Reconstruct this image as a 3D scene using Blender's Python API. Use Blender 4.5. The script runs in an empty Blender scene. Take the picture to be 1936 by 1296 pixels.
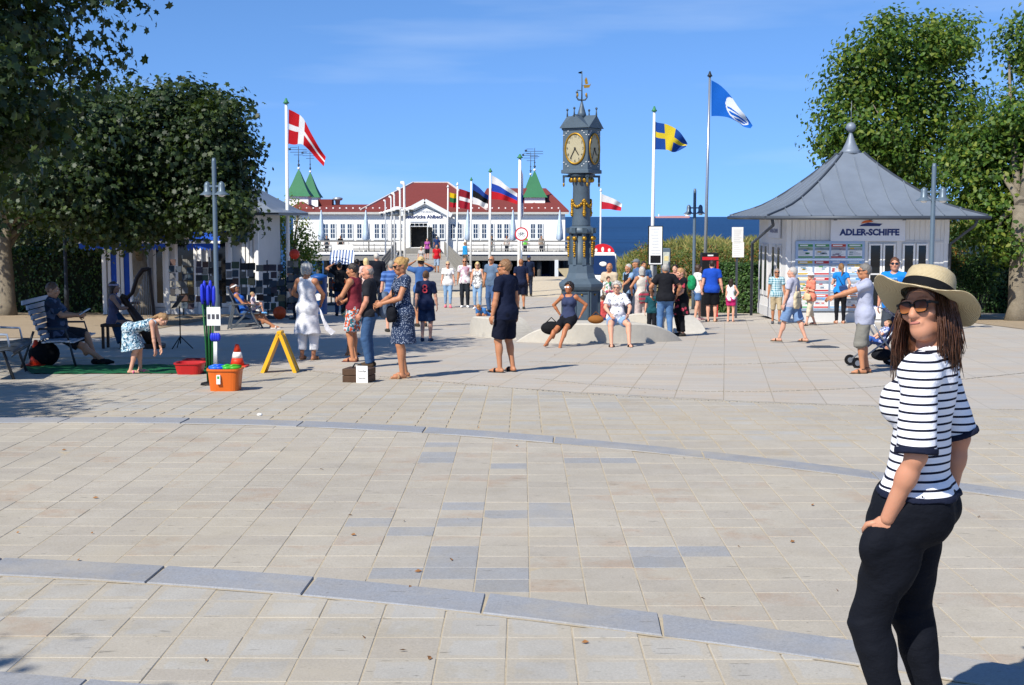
import bpy, math, random
import numpy as np
from mathutils import Vector, Matrix
R = math.radians
rnd = random.Random(7)
S = bpy.context.scene
COL = S.collection
# ------------------------------------------------------------------ camera, sky, sun, exposure
FPX, CX, CY = 2500.0, 968.0, 648.0          # focal length and centre in photograph pixels
CZ = 3.4                                    # camera height above the lowest (pier) level
PITCH = math.atan(238 / FPX)
cam_d = bpy.data.cameras.new('camera'); cam = bpy.data.objects.new('camera', cam_d); COL.objects.link(cam)
cam.location = (0, 0, CZ); cam.rotation_euler = (math.pi / 2 - PITCH, 0, 0)
cam_d.sensor_width = 36; cam_d.lens = 36 * FPX / 1936; cam_d.clip_start = .05; cam_d.clip_end = 60000
S.camera = cam
SUN = Vector((-1.1, -1.4, 1.72)).normalized()   # towards the sun
sun_el = math.asin(SUN.z); sun_az = math.atan2(SUN.x, SUN.y)
W = bpy.data.worlds.new('World'); S.world = W; W.use_nodes = True
nt = W.node_tree; nt.nodes.clear()
_o = nt.nodes.new('ShaderNodeOutputWorld'); _b = nt.nodes.new('ShaderNodeBackground'); _s = nt.nodes.new('ShaderNodeTexSky')
_s.sky_type = 'NISHITA'; _s.sun_disc = False; _s.sun_elevation = sun_el; _s.sun_rotation = sun_az
_s.air_density = .62; _s.dust_density = 0; _s.ozone_density = 4.6; _s.altitude = 0
# thin cirrus: noise stretched along the horizon, all round the sky
_tc = nt.nodes.new('ShaderNodeTexCoord'); _mp = nt.nodes.new('ShaderNodeMapping'); _mp.inputs['Scale'].default_value = (2.2, 2.2, 17)
_mp.inputs['Location'].default_value = (.35, .2, .9)
_n = nt.nodes.new('ShaderNodeTexNoise'); _n.inputs['Scale'].default_value = 1.3; _n.inputs['Detail'].default_value = 5; _n.inputs['Roughness'].default_value = .5
_r = nt.nodes.new('ShaderNodeValToRGB'); _r.color_ramp.elements[0].position = .52; _r.color_ramp.elements[1].position = .80
_r.color_ramp.elements[1].color = (.30, .30, .30, 1)
_hs = nt.nodes.new('ShaderNodeHueSaturation'); _hs.inputs['Saturation'].default_value = 1.1
_va = nt.nodes.new('ShaderNodeVectorMath'); _va.operation = 'MULTIPLY_ADD'      # clear sea air: even blue down to the horizon
_va.inputs[1].default_value = (1, 1, .85); _va.inputs[2].default_value = (0, 0, .15)
_mx = nt.nodes.new('ShaderNodeMix'); _mx.data_type = 'RGBA'; _mx.inputs['B'].default_value = (3.6, 4.3, 5.2, 1)
L = nt.links.new
L(_tc.outputs['Generated'], _va.inputs[0]); L(_va.outputs[0], _s.inputs[0])
L(_tc.outputs['Generated'], _mp.inputs[0]); L(_mp.outputs[0], _n.inputs[0]); L(_n.outputs[0], _r.inputs[0]); L(_r.outputs[0], _mx.inputs['Factor'])
L(_s.outputs[0], _hs.inputs['Color']); L(_hs.outputs[0], _mx.inputs['A']); L(_mx.outputs['Result'], _b.inputs[0]); L(_b.outputs[0], _o.inputs[0])
_b.inputs[1].default_value = .15
sd = bpy.data.lights.new('sun', 'SUN'); sd.energy = 4.6; sd.angle = R(.53); sd.color = (1, .95, .865)
so = bpy.data.objects.new('sun', sd); COL.objects.link(so); so.location = (-10, -14, 20)
so.rotation_euler = SUN.to_track_quat('Z', 'Y').to_euler()
S.view_settings.view_transform = 'Standard'; S.view_settings.look = 'None'; S.view_settings.exposure = .52; S.view_settings.gamma = 1

# ------------------------------------------------------------------ geometry helpers
_fw = Vector((0, math.cos(PITCH), -math.sin(PITCH))); _up = Vector((0, math.sin(PITCH), math.cos(PITCH)))
def at(px, py, D):                       # the point at depth D that the photograph shows at px, py
    d = _fw + _up * ((CY - py) / FPX) + Vector(((px - CX) / FPX, 0, 0)); d /= d.y
    return Vector((0, 0, CZ)) + d * D
A1 = (6.208, -.39, -.0434); A2 = (11.947, -.483, -.0598); A3 = (18.0, -.72, .045)
def arc(c, x): return c[0] + c[1] * x + c[2] * x * x
def arc2(x): return arc(A2, max(x, -4.04))
def arc3(x): return arc(A3, min(max(x, -6), 7.5))
SL = .0350
def gz(x, y):
    if y < arc(A1, x) + .33: return 1.48
    if y < arc2(x) + .33: return 1.37
    return max(0.0, 1.25 - SL * max(0, y - 12.6))
def G(px, py):                           # where that pixel meets the paving
    lo, hi = 2.0, 200.0
    D = 3.0
    while D < 400:
        p = at(px, py, D)
        if p.z < gz(p.x, p.y): break
        D *= 1.01
    lo, hi = D / 1.01, D
    for _ in range(30):
        m = (lo + hi) / 2; p = at(px, py, m)
        if p.z < gz(p.x, p.y): hi = m
        else: lo = m
    p = at(px, py, hi); p.z = gz(p.x, p.y); return p
def lin(h):
    if not isinstance(h, str): return tuple(h[:3])
    h = h.lstrip('#'); v = [int(h[i:i + 2], 16) / 255 for i in (0, 2, 4)]
    return tuple(c / 12.92 if c <= .04045 else ((c + .055) / 1.055) ** 2.4 for c in v)
class NT:                                # tiny node-tree builder
    def __init__(s, name):
        s.m = bpy.data.materials.new(name); s.m.use_nodes = True; s.t = s.m.node_tree; s.t.nodes.clear()
        s.out = s.n('ShaderNodeOutputMaterial')
    def n(s, typ, inp=None, **kw):
        nd = s.t.nodes.new(typ)
        for k, v in kw.items(): setattr(nd, k, v)
        for k, v in (inp or {}).items(): s.set(nd, k, v)
        return nd
    def set(s, nd, k, v):
        i = nd.inputs[k]
        if isinstance(v, bpy.types.NodeSocket): s.t.links.new(v, i)
        elif isinstance(v, bpy.types.Node): s.t.links.new(v.outputs[0], i)
        else: i.default_value = (*v, 1) if (isinstance(v, tuple) and len(v) == 3 and i.type == 'RGBA') else v
    def math(s, op, a, b=0.0, c=None):
        d = {0: a, 1: b}
        if c is not None: d[2] = c
        return s.n('ShaderNodeMath', d, operation=op).outputs[0]
    def mix(s, f, a, b, blend='MIX'):
        nd = s.n('ShaderNodeMix', data_type='RGBA', blend_type=blend)
        s.set(nd, 'Factor', f); s.set(nd, 'A', a); s.set(nd, 'B', b); return nd.outputs['Result']
    def noise(s, scale, detail=3, vec=None, rough=.55, dim=None):
        nd = s.n('ShaderNodeTexNoise', {'Scale': scale, 'Detail': detail, 'Roughness': rough})
        if vec is not None: s.set(nd, 'Vector', vec)
        return nd.outputs['Fac']
    def ramp(s, f, stops):
        nd = s.n('ShaderNodeValToRGB', {0: f}); e = nd.color_ramp.elements
        while len(e) < len(stops): e.new(.5)
        for i, (p, c) in enumerate(stops):
            e[i].position = p; e[i].color = (*lin(c), 1) if not isinstance(c, (int, float)) else (c, c, c, 1)
        return nd.outputs[0]
    def obj(s): return s.n('ShaderNodeTexCoord').outputs['Object']
    def sep(s, v): return s.n('ShaderNodeSeparateXYZ', {0: v}).outputs
    def done(s, col, rough=.8, bump=None, bstr=.3, bdist=.01, metal=0, spec=.3, **kw):
        b = s.n('ShaderNodeBsdfPrincipled', {'Base Color': col, 'Roughness': rough, 'Metallic': metal, 'Specular IOR Level': spec})
        for k, v in kw.items(): s.set(b, k.replace('_', ' '), v)
        if bump is not None:
            bm = s.n('ShaderNodeBump', {'Strength': bstr, 'Distance': bdist, 'Height': bump}); s.set(b, 'Normal', bm)
        s.set(s.out, 'Surface', b); s.bsdf = b
        return s.m
_mats = {}
def M(col, rough=.75, var=.14, scale=9, bump=.15, metal=0, spec=.3, name=None, bdist=.006, bscale=None, **kw):
    """plain surface: base colour with soft blotches and a little relief"""
    key = (str(col), rough, var, scale, bump, metal, spec, str(kw))
    if key in _mats: return _mats[key]
    c = lin(col); t = NT(name or 'surface'); v = t.obj()
    n = t.noise(scale, 5, v, .6)
    f = t.math('MULTIPLY_ADD', n, 2 * var * 1.6, 1 - var * 1.6)
    cc = t.n('ShaderNodeVectorMath', {0: c, 1: f}, operation='MULTIPLY').outputs[0]
    bn = t.noise(bscale or scale * 6, 4, v, .6)
    m = t.done(cc, rough, bn, bump, bdist, metal, spec, **kw); _mats[key] = m
    return m
def tag(o, label=None, cat=None, group=None, kind=None):
    if label: o['label'] = label
    if cat: o['category'] = cat
    if group: o['group'] = group
    if kind: o['kind'] = kind
    return o
def thing(name, label, cat, loc=(0, 0, 0), rz=0, group=None):
    o = bpy.data.objects.new(name, None); COL.objects.link(o); o.empty_display_size = .2
    o.location = loc; o.rotation_euler = (0, 0, rz); return tag(o, label, cat, group)
def mesh_np(V, Fq, name='mesh', smooth=False, mi=None):
    """mesh from a vertex array and a face array of constant width"""
    me = bpy.data.meshes.new(name); V = np.asarray(V, np.float32); Fq = np.asarray(Fq, np.int32); k = Fq.shape[1]; nf = len(Fq)
    me.vertices.add(len(V)); me.vertices.foreach_set('co', V.ravel())
    me.loops.add(nf * k); me.loops.foreach_set('vertex_index', Fq.ravel())
    me.polygons.add(nf); me.polygons.foreach_set('loop_start', np.arange(0, nf * k, k, dtype=np.int32))
    if mi is not None: me.polygons.foreach_set('material_index', np.asarray(mi, np.int32))
    me.update(calc_edges=True)
    me.polygons.foreach_set('use_smooth', np.full(nf, bool(smooth)))
    return me
class MB:
    """collects shapes into one mesh"""
    def __init__(s): s.v = []; s.f = []; s.m = []; s.sm = []; s.cur = 0; s.smooth = False
    def add(s, vs, fs):
        b = len(s.v); s.v += [tuple(p) for p in vs]
        for f in fs: s.f.append(tuple(b + i for i in f)); s.m.append(s.cur); s.sm.append(s.smooth)
        return s
    def mat(s, i): s.cur = i; return s
    def box(s, x0, x1, y0, y1, z0, z1, bev=0, T=None):
        if bev <= 0:
            vs = [(x, y, z) for z in (z0, z1) for y in (y0, y1) for x in (x0, x1)]
            fs = [(0, 2, 3, 1), (4, 5, 7, 6), (0, 1, 5, 4), (2, 6, 7, 3), (0, 4, 6, 2), (1, 3, 7, 5)]
        else:
            b = bev; vs = []; ix = {}
            for a, X in enumerate((x0, x1)):
                for c, Y in enumerate((y0, y1)):
                    for d, Z in enumerate((z0, z1)):
                        sx, sy, sz = (1, -1)[a], (1, -1)[c], (1, -1)[d]
                        ix[a, c, d, 0] = len(vs); vs.append((X, Y + sy * b, Z + sz * b))
                        ix[a, c, d, 1] = len(vs); vs.append((X + sx * b, Y, Z + sz * b))
                        ix[a, c, d, 2] = len(vs); vs.append((X + sx * b, Y + sy * b, Z))
            fs = []
            for a in (0, 1):
                q = [ix[a, 0, 0, 0], ix[a, 1, 0, 0], ix[a, 1, 1, 0], ix[a, 0, 1, 0]]; fs.append(q if a else q[::-1])
                q = [ix[0, a, 0, 1], ix[0, a, 1, 1], ix[1, a, 1, 1], ix[1, a, 0, 1]]; fs.append(q if a else q[::-1])
                q = [ix[0, 0, a, 2], ix[1, 0, a, 2], ix[1, 1, a, 2], ix[0, 1, a, 2]]; fs.append(q if a else q[::-1])
            for a in (0, 1):
                for c in (0, 1):
                    q = [ix[a, c, 0, 0], ix[a, c, 0, 1], ix[a, c, 1, 1], ix[a, c, 1, 0]]; fs.append(q if a != c else q[::-1])
                    q = [ix[0, a, c, 1], ix[0, a, c, 2], ix[1, a, c, 2], ix[1, a, c, 1]]; fs.append(q if a != c else q[::-1])
                    q = [ix[a, 0, c, 2], ix[a, 0, c, 0], ix[a, 1, c, 0], ix[a, 1, c, 2]]; fs.append(q if a != c else q[::-1])
                    for d in (0, 1):
                        q = [ix[a, c, d, 0], ix[a, c, d, 1], ix[a, c, d, 2]]; fs.append(q if (a + c + d) % 2 else q[::-1])
        if T is not None: vs = [T @ Vector(p) for p in vs]
        return s.add(vs, fs)
    def bar(s, a, b, w, h, up=(0, 0, 1)):
        """rectangular bar from a to b"""
        a, b = Vector(a), Vector(b); d = (b - a).normalized(); u = Vector(up)
        if abs(d.dot(u)) > .98: u = Vector((0, 1, 0))
        r = d.cross(u).normalized(); u = r.cross(d)
        vs = [p + r * (i * w / 2) + u * (j * h / 2) for p in (a, b) for i, j in ((-1, -1), (1, -1), (1, 1), (-1, 1))]
        return s.add(vs, [(0, 1, 2, 3)[::-1], (4, 5, 6, 7), (0, 1, 5, 4), (1, 2, 6, 5), (2, 3, 7, 6), (3, 0, 4, 7)])
    def tube(s, pts, rs, n=8, cap=True, flat=None):
        """round tube through pts; rs one radius or one each"""
        pts = [Vector(p) for p in pts]
        if not hasattr(rs, '__len__'): rs = [rs] * len(pts)
        rings = []; ref = None
        for i, p in enumerate(pts):
            d = (pts[min(i + 1, len(pts) - 1)] - pts[max(i - 1, 0)])
            d = d.normalized() if d.length > 1e-9 else Vector((0, 0, 1))
            if ref is None: ref = Vector((0, 1, 0)) if abs(d.y) < .9 else Vector((1, 0, 0))
            r = (ref - d * ref.dot(d)).normalized(); ref = r; u = d.cross(r)
            rings.append([p + (r * math.cos(t) + u * math.sin(t)) * rs[i] for t in [2 * math.pi * k / n for k in range(n)]])
        vs = [v for g in rings for v in g]; fs = []
        for i in range(len(pts) - 1):
            for k in range(n): fs.append((i * n + k, i * n + (k + 1) % n, (i + 1) * n + (k + 1) % n, (i + 1) * n + k))
        old = s.smooth; s.smooth = True; b = len(s.v); s.add(vs, fs); s.smooth = old
        if cap: s.add([], []); s._cap(b, n, len(pts))
        return s
    def _cap(s, b, n, m):
        s.f.append(tuple(b + k for k in range(n))[::-1]); s.f.append(tuple(b + (m - 1) * n + k for k in range(n)))
        s.m += [s.cur] * 2; s.sm += [False] * 2
    def lathe(s, prof, n=24, c=(0, 0, 0), smooth=True, sx=1, sy=1, rot=0):
        """prof: (r, z) from bottom to top"""
        vs = []
        for r, z in prof:
            for k in range(n):
                t = rot + 2 * math.pi * k / n; vs.append((c[0] + r * math.cos(t) * sx, c[1] + r * math.sin(t) * sy, c[2] + z))
        fs = [(i * n + k, i * n + (k + 1) % n, (i + 1) * n + (k + 1) % n, (i + 1) * n + k) for i in range(len(prof) - 1) for k in range(n)]
        old = s.smooth; s.smooth = smooth; b = len(s.v); s.add(vs, fs); s.smooth = old; s._cap(b, n, len(prof)); return s
    def ball(s, c, r, n=12, m=8):
        rx, ry, rz = r if hasattr(r, '__len__') else (r, r, r); c = Vector(c)
        vs = []
        for i in range(m + 1):
            f = -math.pi / 2 + math.pi * i / m
            for k in range(n):
                t = 2 * math.pi * k / n; vs.append(c + Vector((rx * math.cos(f) * math.cos(t), ry * math.cos(f) * math.sin(t), rz * math.sin(f))))
        fs = [(i * n + k, i * n + (k + 1) % n, (i + 1) * n + (k + 1) % n, (i + 1) * n + k) for i in range(m) for k in range(n)]
        old = s.smooth; s.smooth = True; s.add(vs, fs); s.smooth = old; return s
    def prism(s, poly, y0, y1, axis='y'):
        """polygon in the xz plane pushed along y (or xy along z with axis='z')"""
        n = len(poly)
        if axis == 'y': vs = [(x, y0, z) for x, z in poly] + [(x, y1, z) for x, z in poly]
        elif axis == 'x': vs = [(y0, x, z) for x, z in poly] + [(y1, x, z) for x, z in poly]
        else: vs = [(x, y, y0) for x, y in poly] + [(x, y, y1) for x, y in poly]
        return s.add(vs, [tuple(range(n)), tuple(range(n, 2 * n))[::-1]] + [(k, k + n, (k + 1) % n + n, (k + 1) % n) for k in range(n)])
    def mesh(s, name='mesh'):
        me = bpy.data.meshes.new(name); me.from_pydata(s.v, [], s.f); me.update()
        me.polygons.foreach_set('material_index', s.m); me.polygons.foreach_set('use_smooth', s.sm); return me
    def build(s, name, mats, parent=None, loc=None, rot=None):
        me = s.mesh(name)
        import bmesh
        bm = bmesh.new(); bm.from_mesh(me); bmesh.ops.recalc_face_normals(bm, faces=bm.faces); bm.to_mesh(me); bm.free()
        return link(name, me, mats, parent, loc, rot)
def link(name, me, mats, parent=None, loc=None, rot=None):
    for m in (mats if isinstance(mats, (list, tuple)) else [mats]):
        if len(me.materials) < (len(mats) if isinstance(mats, (list, tuple)) else 1): me.materials.append(m)
    o = bpy.data.objects.new(name, me); COL.objects.link(o)
    if parent is not None: o.parent = parent
    if loc is not None: o.location = loc
    if rot is not None: o.rotation_euler = rot
    return o
def copy_tree(o, parent=None):
    c = o.copy(); COL.objects.link(c); c.parent = parent
    for ch in list(o.children): copy_tree(ch, c)
    return c
_tx = {}
def text(body, size, mat, parent, loc, rot, name='lettering', ext=.002, width=None, bold=0):
    key = (body, size, ext, bold)
    if key not in _tx:
        cu = bpy.data.curves.new(name, 'FONT'); cu.body = body; cu.size = size; cu.extrude = ext; cu.align_x = 'CENTER'; cu.align_y = 'CENTER'; cu.offset = bold; cu.resolution_u = 3
        o = bpy.data.objects.new(name, cu); tm = o.to_mesh(); me = tm.copy(); o.to_mesh_clear(); bpy.data.objects.remove(o); bpy.data.curves.remove(cu)
        me.materials.clear(); xs = [v.co.x for v in me.vertices]; _tx[key] = (me, max(xs) - min(xs) if xs else 1)
    me, w = _tx[key]; k = width / w if width else 1
    if not len(me.materials): me.materials.append(None)
    r = bpy.data.objects.new(name, me); COL.objects.link(r); r.parent = parent; r.location = loc; r.rotation_euler = rot
    r.material_slots[0].link = 'OBJECT'; r.material_slots[0].material = mat
    r.scale = (k, max(.8, min(k, 1.25)) if width else 1, 1); return r
# ------------------------------------------------------------------ paving, beach, sea
def stone(name, base, alt, stain, rough=.8, speck=.5, edge=None):
    t = NT(name); v = t.obj(); oi = t.n('ShaderNodeObjectInfo'); g = t.n('ShaderNodeNewGeometry')
    rd = t.math('FRACT', t.math('ADD', oi.outputs['Random'], t.math('MULTIPLY', g.outputs['Random Per Island'], 7.31)))
    rd2 = t.math('FRACT', t.math('MULTIPLY', rd, 13.7))
    wv = t.n('ShaderNodeVectorMath', {0: g.outputs['Position'], 1: (1, 1, 1)}, operation='MULTIPLY').outputs[0]
    col = t.mix(rd, lin(base), lin(alt))
    col = t.mix(t.math('MULTIPLY', t.math('GREATER_THAN', rd2, .72), t.ramp(t.noise(3.1, 4, wv, .7), [(.48, 0.), (.66, .55)])), col, lin(stain))
    if edge:                             # joint sand trodden over the rim of each stone
        ox, oy = t.sep(v)[:2]; ee = t.math('MAXIMUM', t.math('DIVIDE', t.math('ABSOLUTE', ox), edge[0]), t.math('DIVIDE', t.math('ABSOLUTE', oy), edge[1]))
        ee = t.math('MULTIPLY', t.ramp(t.math('ADD', ee, t.math('MULTIPLY', t.noise(7, 4, wv, .65), .5)), [(.92, 0.), (1.22, .62)]), t.math('LESS_THAN', ee, 1.6)); col = t.mix(ee, col, lin('#aaa190'))
    big = t.math('MULTIPLY_ADD', t.noise(.55, 4, wv), .34, .83)
    mid = t.ramp(t.noise(4.5, 5, wv, .65), [(.35, 0.), (.7, .28)]); col = t.mix(mid, col, lin('#8f8676'))
    col = t.n('ShaderNodeVectorMath', {0: col, 1: big}, operation='MULTIPLY').outputs[0]
    gr = t.noise(85, 3, wv, .8); gf = t.math('MULTIPLY_ADD', gr, speck, 1 - speck * .5)
    col = t.n('ShaderNodeVectorMath', {0: col, 1: gf}, operation='MULTIPLY').outputs[0]
    sp = t.ramp(t.noise(34, 3, wv, .6), [(.66, 0.), (.74, .45)]); col = t.mix(sp, col, lin('#5a564e'))
    fl = t.n('ShaderNodeMapping', {'Vector': wv, 'Scale': (7, 34, 1)}).outputs[0]; col = t.mix(t.ramp(t.noise(1, 2, fl, .5), [(.71, 0.), (.75, .6)]), col, lin('#57534c'))
    col = t.mix(t.ramp(t.noise(.75, 5, wv, .7), [(.50, 0.), (.68, .40)]), col, lin('#b0a692')); col = t.mix(t.ramp(t.noise(1.4, 4, t.n('ShaderNodeVectorMath', {0: wv, 1: (31, 7, 0)}, operation='ADD').outputs[0], .7), [(.56, 0.), (.72, .26)]), col, lin('#8c8270'))
    return t.done(col, rough, t.noise(60, 4, wv), .25, .004)
m_t1 = stone('granite_grey_beige', '#aaa79f', '#a29f98', '#9f957f', speck=.62, edge=(.15, .145))
m_t2 = stone('granite_beige', '#aaa395', '#a39c90', '#a08873', speck=.62)
m_t2b = stone('granite_blue_grey', '#949596', '#8d8e8f', '#8e8d8b', speck=.9)
m_t3 = stone('granite_pale', '#aba496', '#a49d91', '#a5957b', speck=.6)
m_slab = stone('kerb_granite_blue', '#8d9095', '#858990', '#87888a', speck=.9)
m_joint = M('#a89c86', .95, .2, 30, .3)
def sheet(name, xs, ys, f, mat, parent=None):
    V = [(x, y, f(x, y)) for y in ys for x in xs]; n = len(xs)
    Fq = [(j * n + i, j * n + i + 1, (j + 1) * n + i + 1, (j + 1) * n + i) for j in range(len(ys) - 1) for i in range(n - 1)]
    return link(name, mesh_np(V, Fq, name, True), mat, parent)
def fr(a, b, n): return [a + (b - a) * i / n for i in range(n + 1)]
def band(name, f0, f1, z, mat, xs, rows=6, parent=None):
    V = []; n = len(xs)
    for j in range(rows + 1):
        for x in xs:
            y = f0(x) + (f1(x) - f0(x)) * j / rows; V.append((x, y, z(x, y)))
    Fq = [(j * n + i, j * n + i + 1, (j + 1) * n + i + 1, (j + 1) * n + i) for j in range(rows) for i in range(n - 1)]
    return link(name, mesh_np(V, Fq, name, True), mat, parent)
SW = .33
f1 = lambda x: arc(A1, x); f2 = arc2; f3 = arc3
near_floor = tag(band('near_pavement', lambda x: -7, lambda x: f1(x) + SW - .02, lambda x, y: 1.4775, m_joint, fr(-14, 14, 56)), kind='structure')
mid_floor = tag(band('middle_pavement', lambda x: f1(x) + SW - .3, lambda x: f2(x) + SW - .02, lambda x, y: 1.3675, m_joint, fr(-22, 22, 88)), kind='structure')
zfar = lambda x, y: max(0, 1.25 - SL * max(0, y - 12.6))
far_floor = tag(band('far_pavement', lambda x: f2(x) + .05, lambda x: f3(x) + .05, lambda x, y: zfar(x, y) - .0025, m_joint, fr(-24, 24, 96), 12), kind='structure')
def clip(poly, a, b):                    # keep what lies left of a->b
    out = []
    for i in range(len(poly)):
        p, q = poly[i], poly[(i + 1) % len(poly)]
        sp = (b[0] - a[0]) * (p[1] - a[1]) - (b[1] - a[1]) * (p[0] - a[0]); sq = (b[0] - a[0]) * (q[1] - a[1]) - (b[1] - a[1]) * (q[0] - a[0])
        if sp >= 0: out.append(p)
        if sp * sq < 0: k = sp / (sp - sq); out.append((p[0] + (q[0] - p[0]) * k, p[1] + (q[1] - p[1]) * k))
    return out
def area(p): return .5 * abs(sum(p[i][0] * p[(i + 1) % len(p)][1] - p[(i + 1) % len(p)][0] * p[i][1] for i in range(len(p))))
def tile_geo(mb, poly, c, zf, ch=.003, dz=0, tilt=(0, 0)):
    """stone with a chamfered edge; polygon in plan, top on zf"""
    n = len(poly); cx = sum(p[0] for p in poly) / n; cy = sum(p[1] for p in poly) / n
    def z(x, y): return zf(x, y) + dz + tilt[0] * (x - cx) + tilt[1] * (y - cy)
    ins = []
    for x, y in poly:
        dx, dy = cx - x, cy - y; l = math.hypot(dx, dy) or 1; k = min(.4, ch * 1.5 / l); ins.append((x + dx * k, y + dy * k))
    vs = [(x - c[0], y - c[1], z(x, y) - .02 - c[2]) for x, y in poly] + [(x - c[0], y - c[1], z(x, y) - ch - c[2]) for x, y in poly] + [(x - c[0], y - c[1], z(x, y) - c[2]) for x, y in ins]
    fs = [tuple(range(2 * n, 3 * n))]
    for k in range(n):
        q = (k + 1) % n; fs += [(k, q, n + q, n + k), (n + k, n + q, 2 * n + q, 2 * n + k)]
    mb.add(vs, fs)
def pave(parent, lo, hi, zf, tw, td, y0, y1, x0, x1, gap, mats, pick, half=None, ang=-.008, jit=.0018, gk=.6):
    cells = []; ca, sa = math.cos(ang), math.sin(ang)
    nx = int((x1 - x0) / tw) + 1; ny = int((y1 - y0) / td) + 1
    for j in range(ny):
        for i in range(nx):
            u0, v0 = x0 + i * tw, y0 + j * td
            subs = [(v0, v0 + td)]
            if half and rnd.random() < half: subs = [(v0, v0 + td / 2), (v0 + td / 2, v0 + td)]
            for a, b in subs:
                gy = gap * gk; jx = lambda: rnd.uniform(-.0012, .0012)
                q = [(u0 + gap / 2, a + gy / 2), (u0 + tw - gap / 2, a + gy / 2), (u0 + tw - gap / 2, b - gy / 2), (u0 + gap / 2, b - gy / 2)]
                q = [(x * ca - y * sa, x * sa + y * ca) for x, y in q]
                xa, xb = q[0][0], q[1][0]
                if q[2][1] > hi(xa) - .02 or q[2][1] > hi(xb) - .02: q = clip(q, (xb, hi(xb) - .008), (xa, hi(xa) - .008)); whole = False
                elif q[0][1] < lo(xa) + .02 or q[0][1] < lo(xb) + .02: q = clip(q, (xa, lo(xa) + .012), (xb, lo(xb) + .012)); whole = False
                else: whole = True
                if len(q) < 3 or area(q) < .004: continue
                cxx = sum(p[0] for p in q) / len(q); cyy = sum(p[1] for p in q) / len(q)
                if cyy < .5: continue
                vis = cyy > 4.3 and abs(cxx) / cyy < .41
                cells.append((cyy if vis else 1e3 + cyy, q, whole and len(subs) == 1, cxx, cyy, pick(cxx, cyy)))
    cells.sort(key=lambda c: c[0]); proto = {}; rest = MB()
    for k, (key, q, whole, cx, cy, mi) in enumerate(cells):
        dz, tl = rnd.uniform(-jit, jit), (rnd.uniform(-1, 1) * jit * 3, rnd.uniform(-1, 1) * jit * 3)
        if k < 300 and key < 1e3:
            z0 = zf(cx, cy)
            sh = (whole, mi, rnd.randrange(4)) if whole else None
            if sh and sh in proto: me = proto[sh]
            else:
                mb = MB(); tile_geo(mb, q, (cx, cy, z0), zf, tilt=tl); me = mb.mesh('stone'); me.materials.append(mats[mi])
                if sh: proto[sh] = me
            o = bpy.data.objects.new('paving_stone', me); COL.objects.link(o); o.parent = parent; o.location = (cx, cy, z0 + dz)
        else: rest.cur = mi; tile_geo(rest, q, (0, 0, 0), zf, dz=dz, tilt=tl)
    tag(link('paving_stones', rest.mesh('stones'), mats, parent), kind='stuff')
pave(near_floor, lambda x: -9, f1, lambda x, y: 1.48, .302, .292, 2.4, 9.5, -4.6, 4.6, .0052, [m_t1, m_t2], lambda x, y: 1 if rnd.random() < .035 else 0, half=.08)
# the blue-grey stones seen in the middle band, by pixel of the photograph
blue = [(860, 845), (858, 858), (855, 872), (990, 877), (1120, 868), (1190, 868), (670, 987), (745, 1005), (840, 957), (840, 988), (838, 1040), (825, 1055), (715, 1087), (820, 1085), (915, 1090), (925, 1107), (1005, 962), (1005, 975), (1010, 990), (1090, 1010), (1185, 1030), (1205, 1050), (1225, 1068), (1300, 1048), (1055, 950)]
blueG = [G(a, b) for a, b in blue]
def pick2(x, y):
    for p in blueG:
        if abs(p.x - x) < .15 and abs(p.y - y) < .125: return 1
    return 1 if rnd.random() < .002 else 0
pave(mid_floor, lambda x: f1(x) + SW, f2, lambda x, y: 1.37, .305, .252, 4.0, 14.2, -8.5, 8.5, .0048, [m_t2, m_t2b], pick2, gk=.35)
pave(far_floor, lambda x: f2(x) + SW, f3, zfar, .33, .40, 7.0, 23.2, -13, 12.5, .016, [m_t3, m_t1], lambda x, y: 1 if rnd.random() < .2 else 0, jit=.001)
def strip(parent, f, z, x0, x1, ln, seed, w=SW, gap=.012):
    r = random.Random(seed); x = x0
    while x < x1:
        l = ln * r.uniform(.93, 1.07); sl = .18
        xa, xb = x + r.uniform(.002, .006), x + l - r.uniform(.002, .006)
        g2 = r.uniform(.004, gap) * .8
        pts = []
        for k in range(5): xx = xa + (xb - xa) * k / 4; pts.append((xx, f(xx)))
        for k in range(4, -1, -1): xx = xa + g2 + (xb - g2 * 1.6 - xa) * k / 4; pts.append((xx + sl * w * .35, f(xx) + w))
        cx, cy = x + l / 2, f(x + l / 2) + w / 2
        mb = MB(); n = len(pts)
        vs = [(a - cx, b - cy, -.14) for a, b in pts] + [(a - cx, b - cy, -.006) for a, b in pts] + [(a - cx + (-.004 if a > cx else .004), b - cy + (-.004 if b > cy else .004), 0) for a, b in pts]
        fs = [tuple(range(2 * n, 3 * n))] + [(k, (k + 1) % n, n + (k + 1) % n, n + k) for k in range(n)] + [(n + k, n + (k + 1) % n, 2 * n + (k + 1) % n, 2 * n + k) for k in range(n)]
        mb.add(vs, fs); mb.build('kerb_slab', m_slab, parent, (cx, cy, z + r.uniform(-.002, .002))); x += l
strip(near_floor, lambda x: f1(x), 1.488, -4.6, 4.3, .9, 3)
strip(mid_floor, lambda x: f2(x), 1.378, -9.5, 8.5, 1.25, 4)
strip(near_floor, lambda x: 5.10 - .24 * (x + 2.17), 1.488, -4.6, -.9, .9, 5)
# sandy mortar line along the camera side of each row of slabs
for nm, f, z, a, b, par in (('mortar_line', f1, 1.481, -4.6, 4.3, near_floor), ('mortar_line', f2, 1.371, -9.5, 8.5, mid_floor)):
    band(nm, lambda x: f(x) - .02, lambda x: f(x) + .004, lambda x, y: z, m_joint, fr(a, b, 40), 1, par)
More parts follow.
